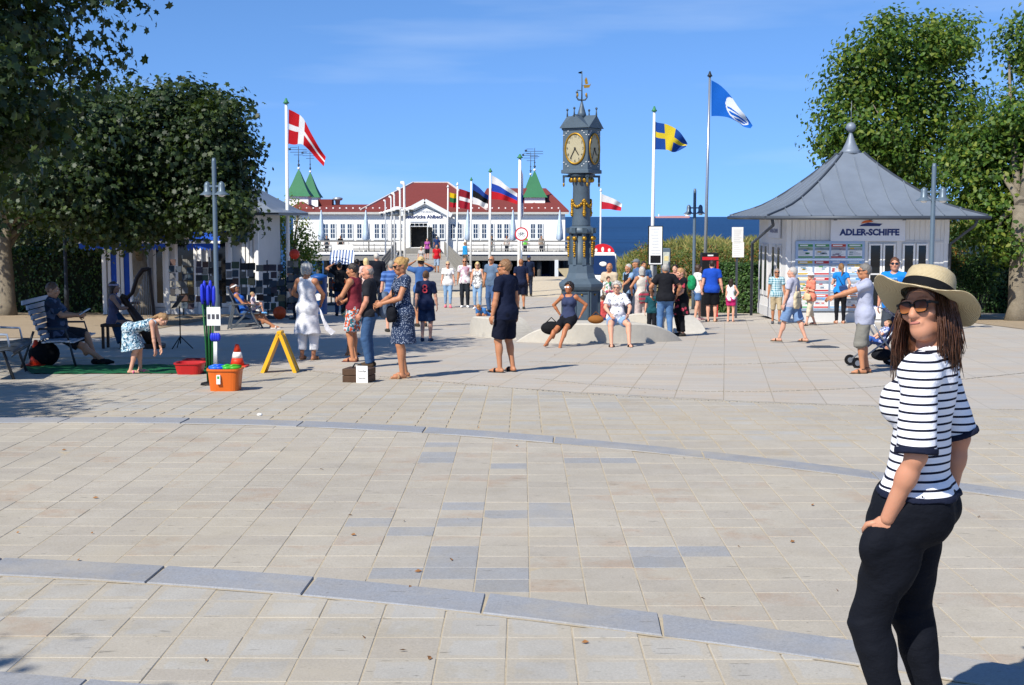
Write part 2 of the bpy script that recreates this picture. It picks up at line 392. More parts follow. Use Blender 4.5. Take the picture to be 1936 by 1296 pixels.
# wider flags beyond: too foreshortened to pick apart, so the material carries their joints
def flags():
    t = NT('plaza_flags'); g = t.n('ShaderNodeNewGeometry'); pos = g.outputs['Position']
    wv = t.n('ShaderNodeMapping', {'Vector': pos, 'Rotation': (0, 0, .16)}).outputs[0]
    br = t.n('ShaderNodeTexBrick', offset=0.0, inp={'Vector': wv, 'Scale': 1.0, 'Mortar Size': .008, 'Brick Width': .62, 'Row Height': .42, 'Color1': lin('#b3ab9e'), 'Color2': lin('#a9a298'), 'Mortar': lin('#8c8270'), 'Bias': 0.0, 'Mortar Smooth': .3})
    col = t.mix(t.ramp(t.noise(.22, 4, pos), [(.4, 0.), (.62, .6)]), br.outputs['Color'], lin('#a5a19a'))
    col = t.mix(t.ramp(t.noise(1.1, 5, pos, .7), [(.46, 0.), (.70, .5)]), col, lin('#b39d80'))
    col = t.mix(t.ramp(t.noise(14, 4, pos, .7), [(.62, 0.), (.8, .5)]), col, lin('#8a8378'))
    gf = t.math('MULTIPLY_ADD', t.noise(90, 2, pos), .3, .85)
    col = t.n('ShaderNodeVectorMath', {0: col, 1: gf}, operation='MULTIPLY').outputs[0]
    return t.done(col, .82, br.outputs['Fac'], -.4, .006)
m_flags = flags()
plaza = tag(band('plaza', lambda x: f3(x), lambda x: 56, lambda x, y: zfar(x, y), m_flags, fr(-60, 60, 120), 40), kind='structure')
# lines of small dark setts that edge the paving fields
m_sett = M('#8f897e', .9, .35, 40, .4)
def sett_line(pts, w=.038):
    P = [G(*p) for p in pts]; mb = MB(); acc = 0
    for a, b in zip(P, P[1:]):
        d = (b - a); n = max(1, int(d.length / .085)); u = d.normalized(); s = Vector((-u.y, u.x, 0))
        for k in range(n):
            c = a + d * ((k + .5) / n) + s * rnd.uniform(-.006, .006); h = .5 * .085 * rnd.uniform(.86, .98); z = gz(c.x, c.y) + rnd.uniform(.004, .01)
            q = [c - u * h - s * w / 2, c + u * h - s * w / 2, c + u * h + s * w / 2, c - u * h + s * w / 2]
            mb.add([(p.x, p.y, z - .02) for p in q] + [((p.x - c.x) * .85 + c.x, (p.y - c.y) * .85 + c.y, z) for p in q], [(4, 5, 6, 7), (0, 1, 5, 4), (1, 2, 6, 5), (2, 3, 7, 6), (3, 0, 4, 7)])
    tag(mb.build('sett_line', m_sett, plaza), kind='stuff')
sett_line([(560, 700), (660, 708), (760, 716), (860, 725), (960, 734), (1100, 745), (1250, 754), (1450, 763), (1700, 771), (1936, 776), (2100, 778)])
sett_line([(1010, 716), (1110, 727), (1220, 736), (1330, 741), (1460, 741), (1600, 736), (1760, 724), (1936, 706), (2080, 690)], .024)
sett_line([(1000, 684), (1150, 689), (1300, 691), (1450, 688), (1600, 681), (1700, 674)], .024)
# sand, dune, sea
def sand_m(a, b):
    t = NT('sand'); pos = t.n('ShaderNodeNewGeometry').outputs['Position']
    col = t.mix(t.noise(.8, 5, pos, .65), lin(a), lin(b)); col = t.mix(t.ramp(t.noise(6, 4, pos, .7), [(.5, 0.), (.75, .35)]), col, lin('#8a7c66'))
    return t.done(col, .95, t.noise(5, 6, pos, .7), .6, .06)
m_sand = sand_m('#cdbfa6', '#b8a98f')
tag(sheet('beach', fr(-70, 70, 70), fr(55, 112, 24), lambda x, y: -.03 - 3.6 * max(0, min(1, (y - 76) / 26)) ** 1.3, m_sand), kind='structure')
# gravelly trodden earth under the trees on both sides
m_earth = sand_m('#a39279', '#8e7d66')
def sea_m():
    t = NT('sea_water'); pos = t.n('ShaderNodeNewGeometry').outputs['Position']
    mp = t.n('ShaderNodeMapping', {'Vector': pos, 'Scale': (.12, .5, 1)}).outputs[0]
    n1 = t.noise(1.0, 6, mp, .62); mp2 = t.n('ShaderNodeMapping', {'Vector': pos, 'Scale': (.01, .05, 1)}).outputs[0]; n2 = t.noise(1.0, 4, mp2, .6)
    col = t.mix(t.ramp(n2, [(.35, 0.), (.7, 1.)]), lin('#1a3a60'), lin('#244c78'))
    col = t.mix(t.ramp(n1, [(.72, 0.), (.78, .5)]), col, lin('#c8d4de'))
    return t.done(col, .55, t.math('ADD', n1, n2), 1.0, 1.6, spec=.12)
tag(sheet('sea', [-30000, -3000, -600, -100, 0, 100, 600, 3000, 30000], [80, 100, 130, 200, 400, 1000, 3000, 9000, 50000], lambda x, y: -2.7, sea_m()), kind='structure')
def sst(a, b, v): v = max(0, min(1, (v - a) / (b - a))); return v * v * (3 - 2 * v)
def dune_z(x, y):
    h = 1.85 * sst(3.2, 9.5, x + (y - 58) * .05) * sst(48.5 - .28 * max(0, x - 14), 60 - .28 * max(0, x - 14), y) * (1 - .9 * sst(66, 84, y))
    h += .16 * math.sin(x * .9 + y * .4) * math.sin(y * .55 - x * .3) * sst(0, 1, h)
    h += 1.1 * sst(15, 24, x) * sst(38, 52, y) * (1 - sst(60, 84, y))
    return h - .06
m_dune = sand_m('#b7a684', '#93875f')
tag(sheet('dune', fr(3, 75, 96), fr(38, 88, 60), dune_z, m_dune), kind='structure')
tag(sheet('tree_ground', fr(-45, -9.2, 30), fr(30, 56, 20), lambda x, y: zfar(x, y) + .012, m_earth), kind='structure')
tag(sheet('verge', fr(13.2, 60, 30), [26, 28, 30, 33, 36, 40], lambda x, y: zfar(x, y) + (.012 if y > 27.5 + max(0, 20 - x) * .8 else -.05), m_earth), kind='structure')
# ------------------------------------------------------------------ the pier and its hall
m_white = M('#eceae4', .6, .04, 3, .1); m_white2 = M('#d8dad8', .6, .05, 3, .1)
m_red = M('#74352f', .8, .10, 2.5, .3); m_green = M('#2c6b46', .6, .12, 4, .2); m_gutter = M('#b8b6ae', .5)
m_wood = M('#84817a', .9, .2, 6, .4); m_wood_d = M('#56524c', .9, .2, 6, .4)
m_iron = M('#3f4a55', .5, .1, 8, .1, metal=.3)
def glass_m(tint='#0d1418', rough=.08):
    t = NT('window_glass'); return t.done(lin(tint), rough, spec=.5)
m_glass = glass_m(); m_glass_b = glass_m('#28405c'); m_black = M('#0b0b0d', .6, .05)
HD = 124.0
house = thing('pier_hall', 'white wooden hall with red roofs and green turrets out on the pier', 'building', (0, HD, 0))
def hx(px): return (px - 968) / FPX * HD
def hz(py): return at(968, py, HD).z
EAVE = hz(401); BASE = hz(478)
def hbox(name, x0, x1, y0, y1, z0, z1, m, par=house): return MB().box(x0, x1, y0, y1, z0, z1).build(name, m, par)
XL, XR, XG0, XG1 = hx(556), hx(1068), hx(762), hx(848)
hbox('wall', XL, XG0, 0, 26, -.4, EAVE, m_white); hbox('wall', XG1, XR, 0, 26, -.4, EAVE, m_white)
# central gabled porch, with a doorway opening
gzA, gzE = hz(383), hz(407); xm = (XG0 + XG1) / 2; dx0, dx1, dz0, dz1 = hx(777), hx(809), hz(468), hz(429)
mb = MB()
mb.box(XG0 + .02, dx0, -.6, .5, -.4, gzE); mb.box(dx1, XG1 - .02, -.6, .5, -.4, gzE); mb.box(dx0, dx1, -.6, .5, dz1, gzE); mb.box(dx0, dx1, -.6, .5, -.4, dz0)
mb.build('porch_wall', m_white, house)
MB().prism([(XG0 + .05, gzE), (XG1 - .05, gzE), (xm, gzA - .08)], -.58, 6).build('gable', m_white, house)
mb = MB()
for a, b in (((XG0 - .35, gzE - .05), (xm, gzA + .12)), ((XG1 + .35, gzE - .05), (xm, gzA + .12))):
    mb.bar((a[0], -.72, a[1]), (b[0], -.72, b[1]), .34, .42)
mb.build('bargeboard', m_white2, house)
mb = MB()
for a in ((XG0 + .75, gzE + .16), (XG1 - .75, gzE + .16)): mb.bar((a[0], -.60, a[1]), (xm, -.60, gzA - .42), .06, .06)
mb.build('gable_moulding', m_iron, house)
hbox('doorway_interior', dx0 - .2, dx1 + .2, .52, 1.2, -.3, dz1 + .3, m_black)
fr_ = MB(); fr_.box(dx0 - .18, dx0, -.68, -.601, dz0, dz1 + .2); fr_.box(dx1, dx1 + .18, -.68, -.601, dz0, dz1 + .2); fr_.box(dx0, dx1, -.68, -.601, dz1 + .45, dz1 + .55)
fr_.build('door_frame', m_white2, house)
MB().bar((dx1 + .1, -.75, (dz0 + dz1) / 2), (dx1 + .5, -1.5, (dz0 + dz1) / 2), .06, 1.85).build('door_leaf', m_glass, house)
tl = MB()
for k in range(4): tl.box(dx0 + .05 + k * .4, dx0 + .38 + k * .4, -.66, -.602, dz1 + .1, dz1 + .3)
tl.build('transom_pane', m_glass, house)
for k in range(3): hbox('step', dx0 - .35 - k * .12, dx1 + 1.2 + k * .12, -1.3 - k * .35, -.62 - k * .02, -.3, dz0 - .05 - k * .17, m_wood)
text('RESTAURANT', .3, M('#8a93a0'), house, (xm, -.64, gzE + .32), (R(90), 0, 0), width=1.8)
text('Seebrücke Ahlbeck', .5, M('#2c3a66'), house, (xm - .1, -.64, gzE - .16), (R(90), 0, 0), width=3.6, bold=.012)
# windows: two casements of six panes each
wpx = [(612, 0), (640, 0), (624, 0), (656, 0), (687, 0), (720, 0), (753, 0), (830, 1), (863, 0), (893, 0), (922, 0), (951, 0), (1014, 0)]
wpx = [w for w in wpx if w[0] not in (612, 640)]
proto = None
def window_meshes(w, h):
    f = MB()
    f.box(-w / 2 - .14, w / 2 + .14, -.10, 0, -h / 2 - .16, -h / 2); f.box(-w / 2 - .1, w / 2 + .1, -.08, 0, h / 2, h / 2 + .1)
    f.box(-w / 2 - .1, -w / 2, -.08, 0, -h / 2, h / 2); f.box(w / 2, w / 2 + .1, -.08, 0, -h / 2, h / 2); f.box(-.13, .13, -.08, 0, -h / 2, h / 2)
    for s in (-1, 1):
        a, b = sorted((s * .13, s * w / 2)); c = (a + b) / 2
        f.box(c - .025, c + .025, -.07, 0, -h / 2, h / 2)
        for k in (1, 2): z = -h / 2 + h * k / 3; f.box(a, b, -.065, 0, z - .025, z + .025)
    g = MB(); g.box(-w / 2, w / 2, -.05, -.01, -h / 2, h / 2); return f.mesh('frame'), g.mesh('pane')
fm, gm = window_meshes(1.02, 1.30)
for k, (px, fw) in enumerate(wpx):
    z = (hz(424) + hz(451)) / 2; y = -.6 if fw else 0
    o = link('window', fm, m_white2, house, (hx(px), y - .005, z)); link('pane', gm, m_glass_b if px in (951, 1014, 624) else m_glass, o)
# roofs
def hip(name, x0, x1, y0, y1, z0, rx0, rx1, ry0, ry1, z1, m=m_red, over=.35, par=house):
    x0 -= over; x1 += over; y0 -= over; y1 += over
    mb = MB(); vs = [(x0, y0, z0), (x1, y0, z0), (x1, y1, z0), (x0, y1, z0), (rx0, ry0, z1), (rx1, ry0, z1), (rx1, ry1, z1), (rx0, ry1, z1)]
    vs += [(x, y, z0 - .16) for x, y, z in vs[:4]]
    mb.add(vs, [(0, 1, 5, 4), (1, 2, 6, 5), (2, 3, 7, 6), (3, 0, 4, 7), (4, 5, 6, 7), (8, 9, 1, 0), (9, 10, 2, 1), (10, 11, 3, 2), (11, 8, 0, 3), (11, 10, 9, 8)])
    return mb.build(name, m, par)
hip('roof', XL, hx(700), 0, 26, EAVE + .1, XL + 3.0, hx(690), 5.4, 20, hz(386))
hip('roof', hx(690), hx(915), -.02, 26, EAVE + .12, hx(768) * 1.0, hx(838), 9.6, 15, hz(341))
hip('roof', hx(905), XR, 0.01, 26, EAVE + .11, hx(918), XR - 1.6, 7.5, 19, hz(353))
hbox('fascia', XL - .32, XG0, -.42, -.37, EAVE - .22, EAVE - .02, m_gutter); hbox('fascia', XG1 + .3, XR + .32, -.42, -.37, EAVE - .22, EAVE - .02, m_gutter)
hip('porch_roof', XG0 - .1, XG1 + .1, -.2, 8, gzE - .05, xm - .02, xm + .02, -.35, 8, gzA + .3, over=.2)
mb = MB()
for x in [XL + .6 + k * .62 for k in range(40)]:
    if XG0 - .8 < x < XG1 + .8 or x > XR: continue
    mb.box(x - .06, x + .06, .32, .42, EAVE + .30, EAVE + .42)
tag(mb.build('snow_guards', m_white, house), kind='stuff')
mb = MB()
for a, b in (((hx(690) - .3, -.3, EAVE + .2), (hx(768), 9.6, hz(341) + .05)), ((hx(768), 9.6, hz(341) + .05), (hx(838), 9.6, hz(341) + .05)), ((hx(838), 9.6, hz(341) + .05), (hx(915) + .3, -.3, EAVE + .2))):
    mb.bar(a, b, .14, .1)
mb.build('ridge_cap', M('#c9bdb5'), house)
def turret(px, dy, w, zb, ze, za, vane, back=False):
    y = dy; k = (HD + y) / HD; x = hx(px) * k; f = lambda py: CZ + (hz(py) - CZ) * k
    hbox('turret_wall', x - w / 2, x + w / 2, y - w / 2, y + w / 2, EAVE, f(ze) + .02, m_white)
    pr = []; n = 9
    for i in range(n + 1):
        t = i / n; r = (w / 2 + .22) * ((1 - t) ** .9 * .78 + .22 * (1 - t) ** 4) + .02; pr.append((r * 1.414, f(ze) + (f(za) - f(ze)) * t))
    rf = MB().lathe(pr, 4, (x, y, 0), smooth=False, rot=math.pi / 4).build('turret_roof', m_green, house)
    z0 = f(za); h = f(vane) - z0
    v = MB(); v.tube([(x, y, z0 - .1), (x, y, z0 + h)], [.05, .03], 6); v.ball((x, y, z0 + h * .18), .12, 8, 6); v.ball((x, y, z0 + h * .36), .08, 8, 6)
    for q, l in ((.62, .45), (.74, .8)): v.bar((x - l, y, z0 + h * q), (x + l, y, z0 + h * q), .04, .05)
    v.bar((x - .9, y, z0 + h * .85), (x + .8, y, z0 + h * .85), .04, .05); v.bar((x - .8, y, z0 + h * .95), (x - .1, y, z0 + h * .95), .04, .04); v.box(x - .95, x - .72, y - .02, y + .02, z0 + h * .83, z0 + h * .92)
    v.build('weather_vane', m_iron, rf); MB().ball((x, y, z0 + .06), .13, 8, 6).build('finial', m_white, rf)
turret(568, 3.2, 2.05, 388, 372, 320, 277); turret(589.5, 24, 2.0, 388, 374, 326, 284)
turret(1010.5, 3.2, 1.95, 390, 374, 323, 280); turret(1003, 24, 2.0, 390, 376, 331, 288)
hip('turret_gable', hx(546), hx(592), .3, 4.6, EAVE + .25, hx(568) - .02, hx(568) + .02, 1.2, 4, hz(381), over=.1)
hip('turret_gable', hx(985), hx(1036), .3, 4.6, EAVE + .25, hx(1010) - .02, hx(1010) + .02, 1.2, 4, hz(383), over=.1)
mb = MB(); mb.box(hx(590), hx(617), 4.5, 6, EAVE, hz(376)); mb.build('roof_block', m_red, house)
v = MB(); v.lathe([(.2, 0), (.25, .5), (.45, .55), (.5, .75), (.2, .85)], 10, (hx(627), 5, EAVE + .6)); v.build('vent_cowl', M('#9fa6ab', .4, metal=.5), house)
# terrace: decking, fascia, railing posts and rails each a part, on piles
ter = thing('terrace_deck', 'timber terrace on piles in front of the white pier hall', 'deck', (0, 0, 0))
TY = 117.5
def tx(px): return (px - 968) / FPX * TY
tz = at(968, 477, TY).z
mb = MB().box(tx(540), tx(752), TY, HD + 2, tz - .12, tz); mb.build('decking', m_wood, ter)
mb = MB().box(tx(864), tx(1090), TY, HD + 2, tz - .12, tz); mb.build('decking', m_wood, ter)
MB().box(tx(540), tx(752), TY - .12, TY - .005, tz - .22, tz + .01).build('fascia_board', m_white, ter); MB().box(tx(864), tx(1090), TY - .12, TY - .005, tz - .22, tz + .01).build('fascia_board', m_white, ter)
MB().box(tx(540), tx(752), TY - .02, TY + .3, tz - .75, tz - .221).build('beam', m_wood, ter); MB().box(tx(864), tx(1120), TY - .02, TY + .3, tz - .75, tz - .221).build('beam', m_wood, ter)
pile = MB().tube([(0, 0, -3.2), (0, 0, tz - .13)], .2, 10).mesh('pile')
for r_ in range(4):
    for px in (560, 600, 640, 680, 720, 880, 915, 950, 985, 1020, 1055, 1085):
        link('pile', pile, m_wood_d, ter, (tx(px), TY + .8 + r_ * 7, 0))
MB().box(tx(540), tx(1120), TY + 24, TY + 24.3, -3.2, tz - .13).build('pier_underside_shade', m_black, ter)  # black sheet standing in for the deep shade beneath the deck
for k, px in enumerate((1052,)): MB().box(tx(px) - .16, tx(px) + .16, TY - .2, TY + .1, -3.2, tz - .7).build('white_pile', m_white2, ter)
def railing(name, label, a, b, h=1.0, step=1.9, n=3, group=None):
    a, b = Vector(a), Vector(b); t = thing(name, label, 'railing', a, 0, group); d = b - a; L_ = d.length; c = max(1, int(L_ / step))
    pm = MB().box(-.06, .06, -.06, .06, 0, h + .05, .01).mesh('post')
    for k in range(c + 1): link('post', pm, m_wood, t, d * (k / c))
    for q in range(n):
        z = h * (.28 + .72 * q / (n - 1)); MB().bar(Vector((0, -.07, z)), d + Vector((0, -.07, z)), .05, .13 if q == n - 1 else .10).build('rail', m_wood, t)
    return t
railing('terrace_railing', 'grey wooden railing along the terrace left of the hall doorway', (tx(556), TY + .1, tz), (tx(745), TY + .1, tz), .95)
railing('terrace_railing', 'grey wooden railing along the terrace right of the hall doorway', (tx(882), TY + .1, tz), (tx(1078), TY + .1, tz), .95)
# walkway planks
wk = tag(bpy.data.objects.new('walkway', None), kind='structure'); COL.objects.link(wk)
WA, WB = Vector((-4.1, 61, .02)), Vector((-8.4, 121.6, .02)); wd = (WB - WA).normalized(); wr = Vector((wd.y, -wd.x, 0)); HWid = 2.3
n = 300; q = []
t = NT('planks'); oi = t.n('ShaderNodeObjectInfo'); pos = t.n('ShaderNodeNewGeometry').outputs['Position']
m_plank = t.done(t.mix(t.math('ADD', t.math('MULTIPLY', oi.outputs['Random'], .6), t.math('MULTIPLY', t.noise(3, 4, pos), .4)), lin('#a9a49a'), lin('#8b867c')), .85, t.noise(20, 4, pos), .3, .01)
wl = (WB - WA).length / n
pl = MB().box(-HWid, HWid, .006, wl - .006, -.05, 0, .004).mesh('plank'); pl.materials.append(m_plank)
rz = math.atan2(-wd.x, wd.y)
for k in range(n):
    o = bpy.data.objects.new('plank', pl); COL.objects.link(o); o.parent = wk; o.location = WA + wd * (wl * k); o.rotation_euler = (0, 0, rz)
MB().bar(WA + Vector((0, 0, -.3)), WB + Vector((0, 0, -.3)), HWid * 1.8, .4).build('bearer', m_wood_d, wk)
railing('walkway_railing', 'grey timber railing on the right of the pier walkway', WA + wr * (HWid - .1) + wd * 4, WB + wr * (HWid - .1) - wd * 1, 1.05, 2.2, 4)
railing('walkway_railing', 'grey timber railing on the left of the pier walkway behind lamp posts', WA - wr * (HWid - .1) + wd * 10, WB - wr * (HWid - .1) - wd * 3, 1.05, 2.2, 4)
# closed parasols on the terrace
def parasol(px, label, y=TY + 2.2):
    k = y / FPX; x = (px - 968) * k; t = thing('closed_parasol', label, 'parasol', (x, y, tz), 0, 'closed parasols on the terrace')
    MB().tube([(0, 0, 0), (0, 0, 1.2)], .025, 8).build('pole', m_white2, t); MB().box(-.3, .3, -.3, .3, 0, .07, .01).build('base', m_wood_d, t)
    mb = MB(); pr = [(.05, .95), (.26, 1.1), (.22, 1.7), (.17, 2.4), (.10, 3.1), (.05, 3.6), (.02, 3.75)]
    vs = []; n = 16
    for r, z in pr:
        for q in range(n): th = 2 * math.pi * q / n; rr = r * (1 + .28 * math.cos(th * 8)); vs.append((rr * math.cos(th), rr * math.sin(th), z))
    mb.smooth = True; mb.add(vs, [(i * n + q, i * n + (q + 1) % n, (i + 1) * n + (q + 1) % n, (i + 1) * n + q) for i in range(len(pr) - 1) for q in range(n)])
    mb.build('canopy', M('#b9cbdc', .8), t)
for px, lb in ((609, 'closed pale blue parasol near the left turret'), (693, 'closed pale blue parasol in front of the left wing windows'), (885, 'closed pale blue parasol right of the doorway beside the flagpoles'), (970, 'closed pale blue parasol left of the round traffic sign'), (1058, 'closed pale blue parasol at the right corner of the hall')):
    parasol(px, lb)
# tables and chairs on the terrace
def cafe_set(px, y, label):
    x = (px - 968) / FPX * y; t = thing('cafe_table', label, 'table', (x, y, tz), 0, 'tables on the terrace')
    MB().lathe([(.4, .70), (.4, .74)], 14).build('table_top', m_white, t); MB().tube([(0, 0, 0), (0, 0, .7)], .03, 6).build('leg', m_iron, t)
    for s in (-1, 1):
        c = thing('cafe_chair', 'chair on the ' + ('left' if s < 0 else 'right') + ' of the ' + label, 'chair', (x + s * .75, y, tz), 0, 'chairs on the terrace')
        MB().box(-.22, .22, -.22, .22, .43, .47, .01).build('seat', m_white, c); MB().box(s * .2 - .02, s * .2 + .02, -.22, .22, .472, .92, .01).build('backrest', m_white, c)
        for a in (-.18, .18):
            for b in (-.18, .18): MB().box(a - .02, a + .02, b - .02, b + .02, 0, .429).build('leg', m_white, c)
for px, y, lb in ((640, TY + 1.4, 'white round table behind the left terrace railing'), (668, TY + 1.6, 'white round table below the second left window'), (708, TY + 1.4, 'white round table between parasol and lamps'), (915, TY + 1.5, 'white round table behind the walkway rail'), (948, TY + 1.4, 'white round table left of the parasol by the sign'), (1000, TY + 1.5, 'white round table right of the round sign'), (1035, TY + 1.3, 'white round table at the far right of the terrace')):
    cafe_set(px, y, lb)
# cargo ship on the horizon
shp = thing('cargo_ship', 'long pale red cargo ship on the horizon of the sea', 'ship', at(1272, 410, 6000).xyz * 1.0)
shp.location.z = -2.7
mb = MB(); mb.prism([(-78, 0), (72, 0), (80, 9), (64, 8), (-70, 6.5), (-80, 8)], -10, 10); mb.build('hull', M('#c08e88'), shp)
mb = MB(); mb.box(56, 70, -9, 9, 8.2, 22); mb.box(52, 72, -9, 9, 16, 19); mb.box(62, 65, -2, 2, 22, 30); mb.build('bridge', m_white, shp)
MB().box(-66, -62, -2, 2, 7.6, 18).build('mast', m_white, shp); MB().box(-60, 50, -7, 7, 7.6, 9.6).build('hatches', M('#b87c74'), shp)
# ------------------------------------------------------------------ trees, hedges, grass
nr = np.random.default_rng(11)
def leaf_m(a, b, c, tr=.35, rough=.5):
    t = NT('leaves'); g = t.n('ShaderNodeNewGeometry'); rd = g.outputs['Random Per Island']
    col = t.ramp(rd, [(0, a), (.6, b), (1, c)])
    pos = g.outputs['Position']; col = t.n('ShaderNodeVectorMath', {0: col, 1: t.math('MULTIPLY_ADD', t.noise(.9, 3, pos), .9, .55)}, operation='MULTIPLY').outputs[0]
    p = t.n('ShaderNodeBsdfPrincipled', {'Base Color': col, 'Roughness': rough, 'Specular IOR Level': .35}); tl = t.n('ShaderNodeBsdfTranslucent', {'Color': t.mix(.4, col, lin('#7f9a2a'))})
    mx = t.n('ShaderNodeMixShader', {0: tr, 1: p, 2: tl}); t.set(t.out, 'Surface', mx); return t.m
m_maple = leaf_m('#2f4420', '#42602a', '#6b7f34'); m_maple_d = leaf_m('#192812', '#27391a', '#414f22', .2); m_maple_r = leaf_m('#324d1c', '#4b6a22', '#7d8632', .36)  # m_maple_d: shade over the left crowns put into darker leaf greens
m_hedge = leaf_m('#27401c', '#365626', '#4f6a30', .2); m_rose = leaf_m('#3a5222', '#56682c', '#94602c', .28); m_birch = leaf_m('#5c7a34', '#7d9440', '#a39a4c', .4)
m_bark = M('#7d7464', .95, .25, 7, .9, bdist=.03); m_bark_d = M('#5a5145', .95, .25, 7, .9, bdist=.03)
MAPLE = np.array([(0, -.5, 0), (.16, -.30, .03), (.48, -.34, -.03), (.36, -.06, .04), (.5, .2, -.05), (.2, .2, .04), (0, .52, -.06), (-.2, .2, .04), (-.5, .2, -.05), (-.36, -.06, .04), (-.48, -.34, -.03), (-.16, -.30, .03)], np.float32)
SIMPLE = np.array([(0, -.5, 0), (.30, -.12, .05), (.22, .25, .02), (0, .52, -.06), (-.22, .25, .02), (-.30, -.12, .05)], np.float32)
def leaves(C, N, size, tmpl, up=.5):
    """one polygon per leaf at centres C, roughly facing N"""
    n = len(C); N = N + nr.normal(0, .55, (n, 3)); N[:, 2] += up; N /= np.linalg.norm(N, axis=1)[:, None]
    T = nr.normal(0, 1, (n, 3)); T[:, 2] -= .6; T -= N * (T * N).sum(1)[:, None]; T /= np.linalg.norm(T, axis=1)[:, None]; B = np.cross(N, T)
    s = size * nr.uniform(.65, 1.25, n)[:, None, None]
    V = C[:, None, :] + s * (tmpl[None, :, 0:1] * B[:, None, :] + tmpl[None, :, 1:2] * T[:, None, :] + tmpl[None, :, 2:3] * N[:, None, :])
    k = len(tmpl); return V.reshape(-1, 3), np.arange(n * k).reshape(n, k)
def cloud(blobs, nclump, per, spread, seed=0, shell=.45, flat=.6):
    """clump centres through the crown, denser to the outside, and leaves about them"""
    vol = np.array([b[3] * b[4] * b[5] for b in blobs]) ** .75; pick = nr.choice(len(blobs), nclump, p=vol / vol.sum())
    b = np.array(blobs)[pick]; d = nr.normal(0, 1, (nclump, 3)); d /= np.linalg.norm(d, axis=1)[:, None]
    r = nr.uniform(0, 1, nclump) ** shell * nr.uniform(.86, 1.1, nclump); C = b[:, :3] + d * b[:, 3:6] * r[:, None]
    o = nr.normal(0, 1, (nclump, per, 3)) * spread; o[:, :, 2] *= flat
    P = (C[:, None] + o).reshape(-1, 3); Nn = np.repeat(d, per, 0) * .8 + o.reshape(-1, 3) / spread * .25
    return P, Nn, C
def tree(name, label, base, h0, tr, blobs, nclump, per, size, mat, spread=.28, tmpl=SIMPLE, bark=m_bark, lean=(0, 0), group=None, limbs=10):
    base = Vector(base); t = thing(name, label, 'tree', base, 0, group)
    B = [(b[0] - base.x, b[1] - base.y, b[2] - base.z, b[3], b[4], b[5]) for b in blobs]
    for b in list(B):                    # boughs that break the outline
        for _ in range(6):
            d = Vector((rnd.gauss(0, 1), rnd.gauss(0, 1), rnd.gauss(.3, 1))).normalized(); k = rnd.uniform(.26, .42)
            B.append((b[0] + d.x * b[3] * .92, b[1] + d.y * b[4] * .92, b[2] + d.z * b[5] * .92, b[3] * k, b[4] * k, b[5] * k))
    P, Nn, C = cloud(B, nclump, per, spread)
    V, Fq = leaves(P, Nn, size, tmpl); link('crown', mesh_np(V, Fq, 'crown'), mat, t)
    mb = MB(); top = Vector((lean[0], lean[1], h0))
    pts = [Vector((0, 0, -.1)), Vector((lean[0] * .1 + .02, .01, h0 * .12)), Vector((lean[0] * .35, lean[1] * .35 + .04, h0 * .4)), Vector((lean[0] * .7 - .03, lean[1] * .7, h0 * .75)), top]
    mb.tube(pts, [tr * 1.45, tr * 1.1, tr, tr * .92, tr * .85], 12)
    tips = C[nr.choice(len(C), min(limbs, len(C)), replace=False)]
    for p in tips:
        p = Vector(p); a = top.lerp(Vector((lean[0] * .6, lean[1] * .6, h0 * .7)), rnd.random()); m = a.lerp(p, .5) + Vector((rnd.uniform(-.2, .2), rnd.uniform(-.2, .2), .25 * (p - a).length * .5))
        mb.tube([a, a.lerp(m, .5) + Vector((0, 0, .1)), m, p], [tr * .55, tr * .38, tr * .22, .015], 7)
    ctr = sum((Vector(b[:3]) for b in B), Vector()) / len(B)
    mb.tube([top, top.lerp(ctr, .6), ctr + Vector((.1, 0, .8))], [tr * .8, tr * .5, .05], 8)
    mb.build('trunk', bark, t); return t
g0 = lambda x, y: Vector((x, y, gz(x, y)))
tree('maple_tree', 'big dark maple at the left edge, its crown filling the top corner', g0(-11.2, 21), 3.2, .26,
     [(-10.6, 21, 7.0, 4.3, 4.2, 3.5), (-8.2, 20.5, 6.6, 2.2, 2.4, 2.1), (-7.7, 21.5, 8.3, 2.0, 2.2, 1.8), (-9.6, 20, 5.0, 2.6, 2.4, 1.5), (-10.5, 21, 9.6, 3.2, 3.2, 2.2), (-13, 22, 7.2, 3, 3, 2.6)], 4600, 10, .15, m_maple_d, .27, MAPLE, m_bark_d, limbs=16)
pL2 = G(14, 597); tree('maple_tree', 'dark maple with a sunlit trunk at the far left edge', pL2, 3.0, .24,
     [(pL2.x + .3, pL2.y, 6.0, 4.2, 3.6, 2.9), (pL2.x + 3.2, pL2.y + .5, 5.2, 2.6, 2.2, 2.1), (pL2.x - 2.5, pL2.y, 5.5, 2.6, 2.6, 2.4), (pL2.x + 2.2, pL2.y + 2, 3.6, 2.8, 2, 1.6), (pL2.x + 1.5, pL2.y - 2.5, 4.6, 3.0, 2, 1.9)], 2900, 10, .17, m_maple_d, .32)
pL3 = G(268, 596); k3 = pL3.y / FPX
def xz(px, py, D): p = at(px, py, D); return (p.x, p.z)
def blob(px, py, D, r, ry=None, rz=None): x, z = xz(px, py, D); return (x, D, z, r * D / FPX, (ry or r) * D / FPX, (rz or r) * D / FPX)
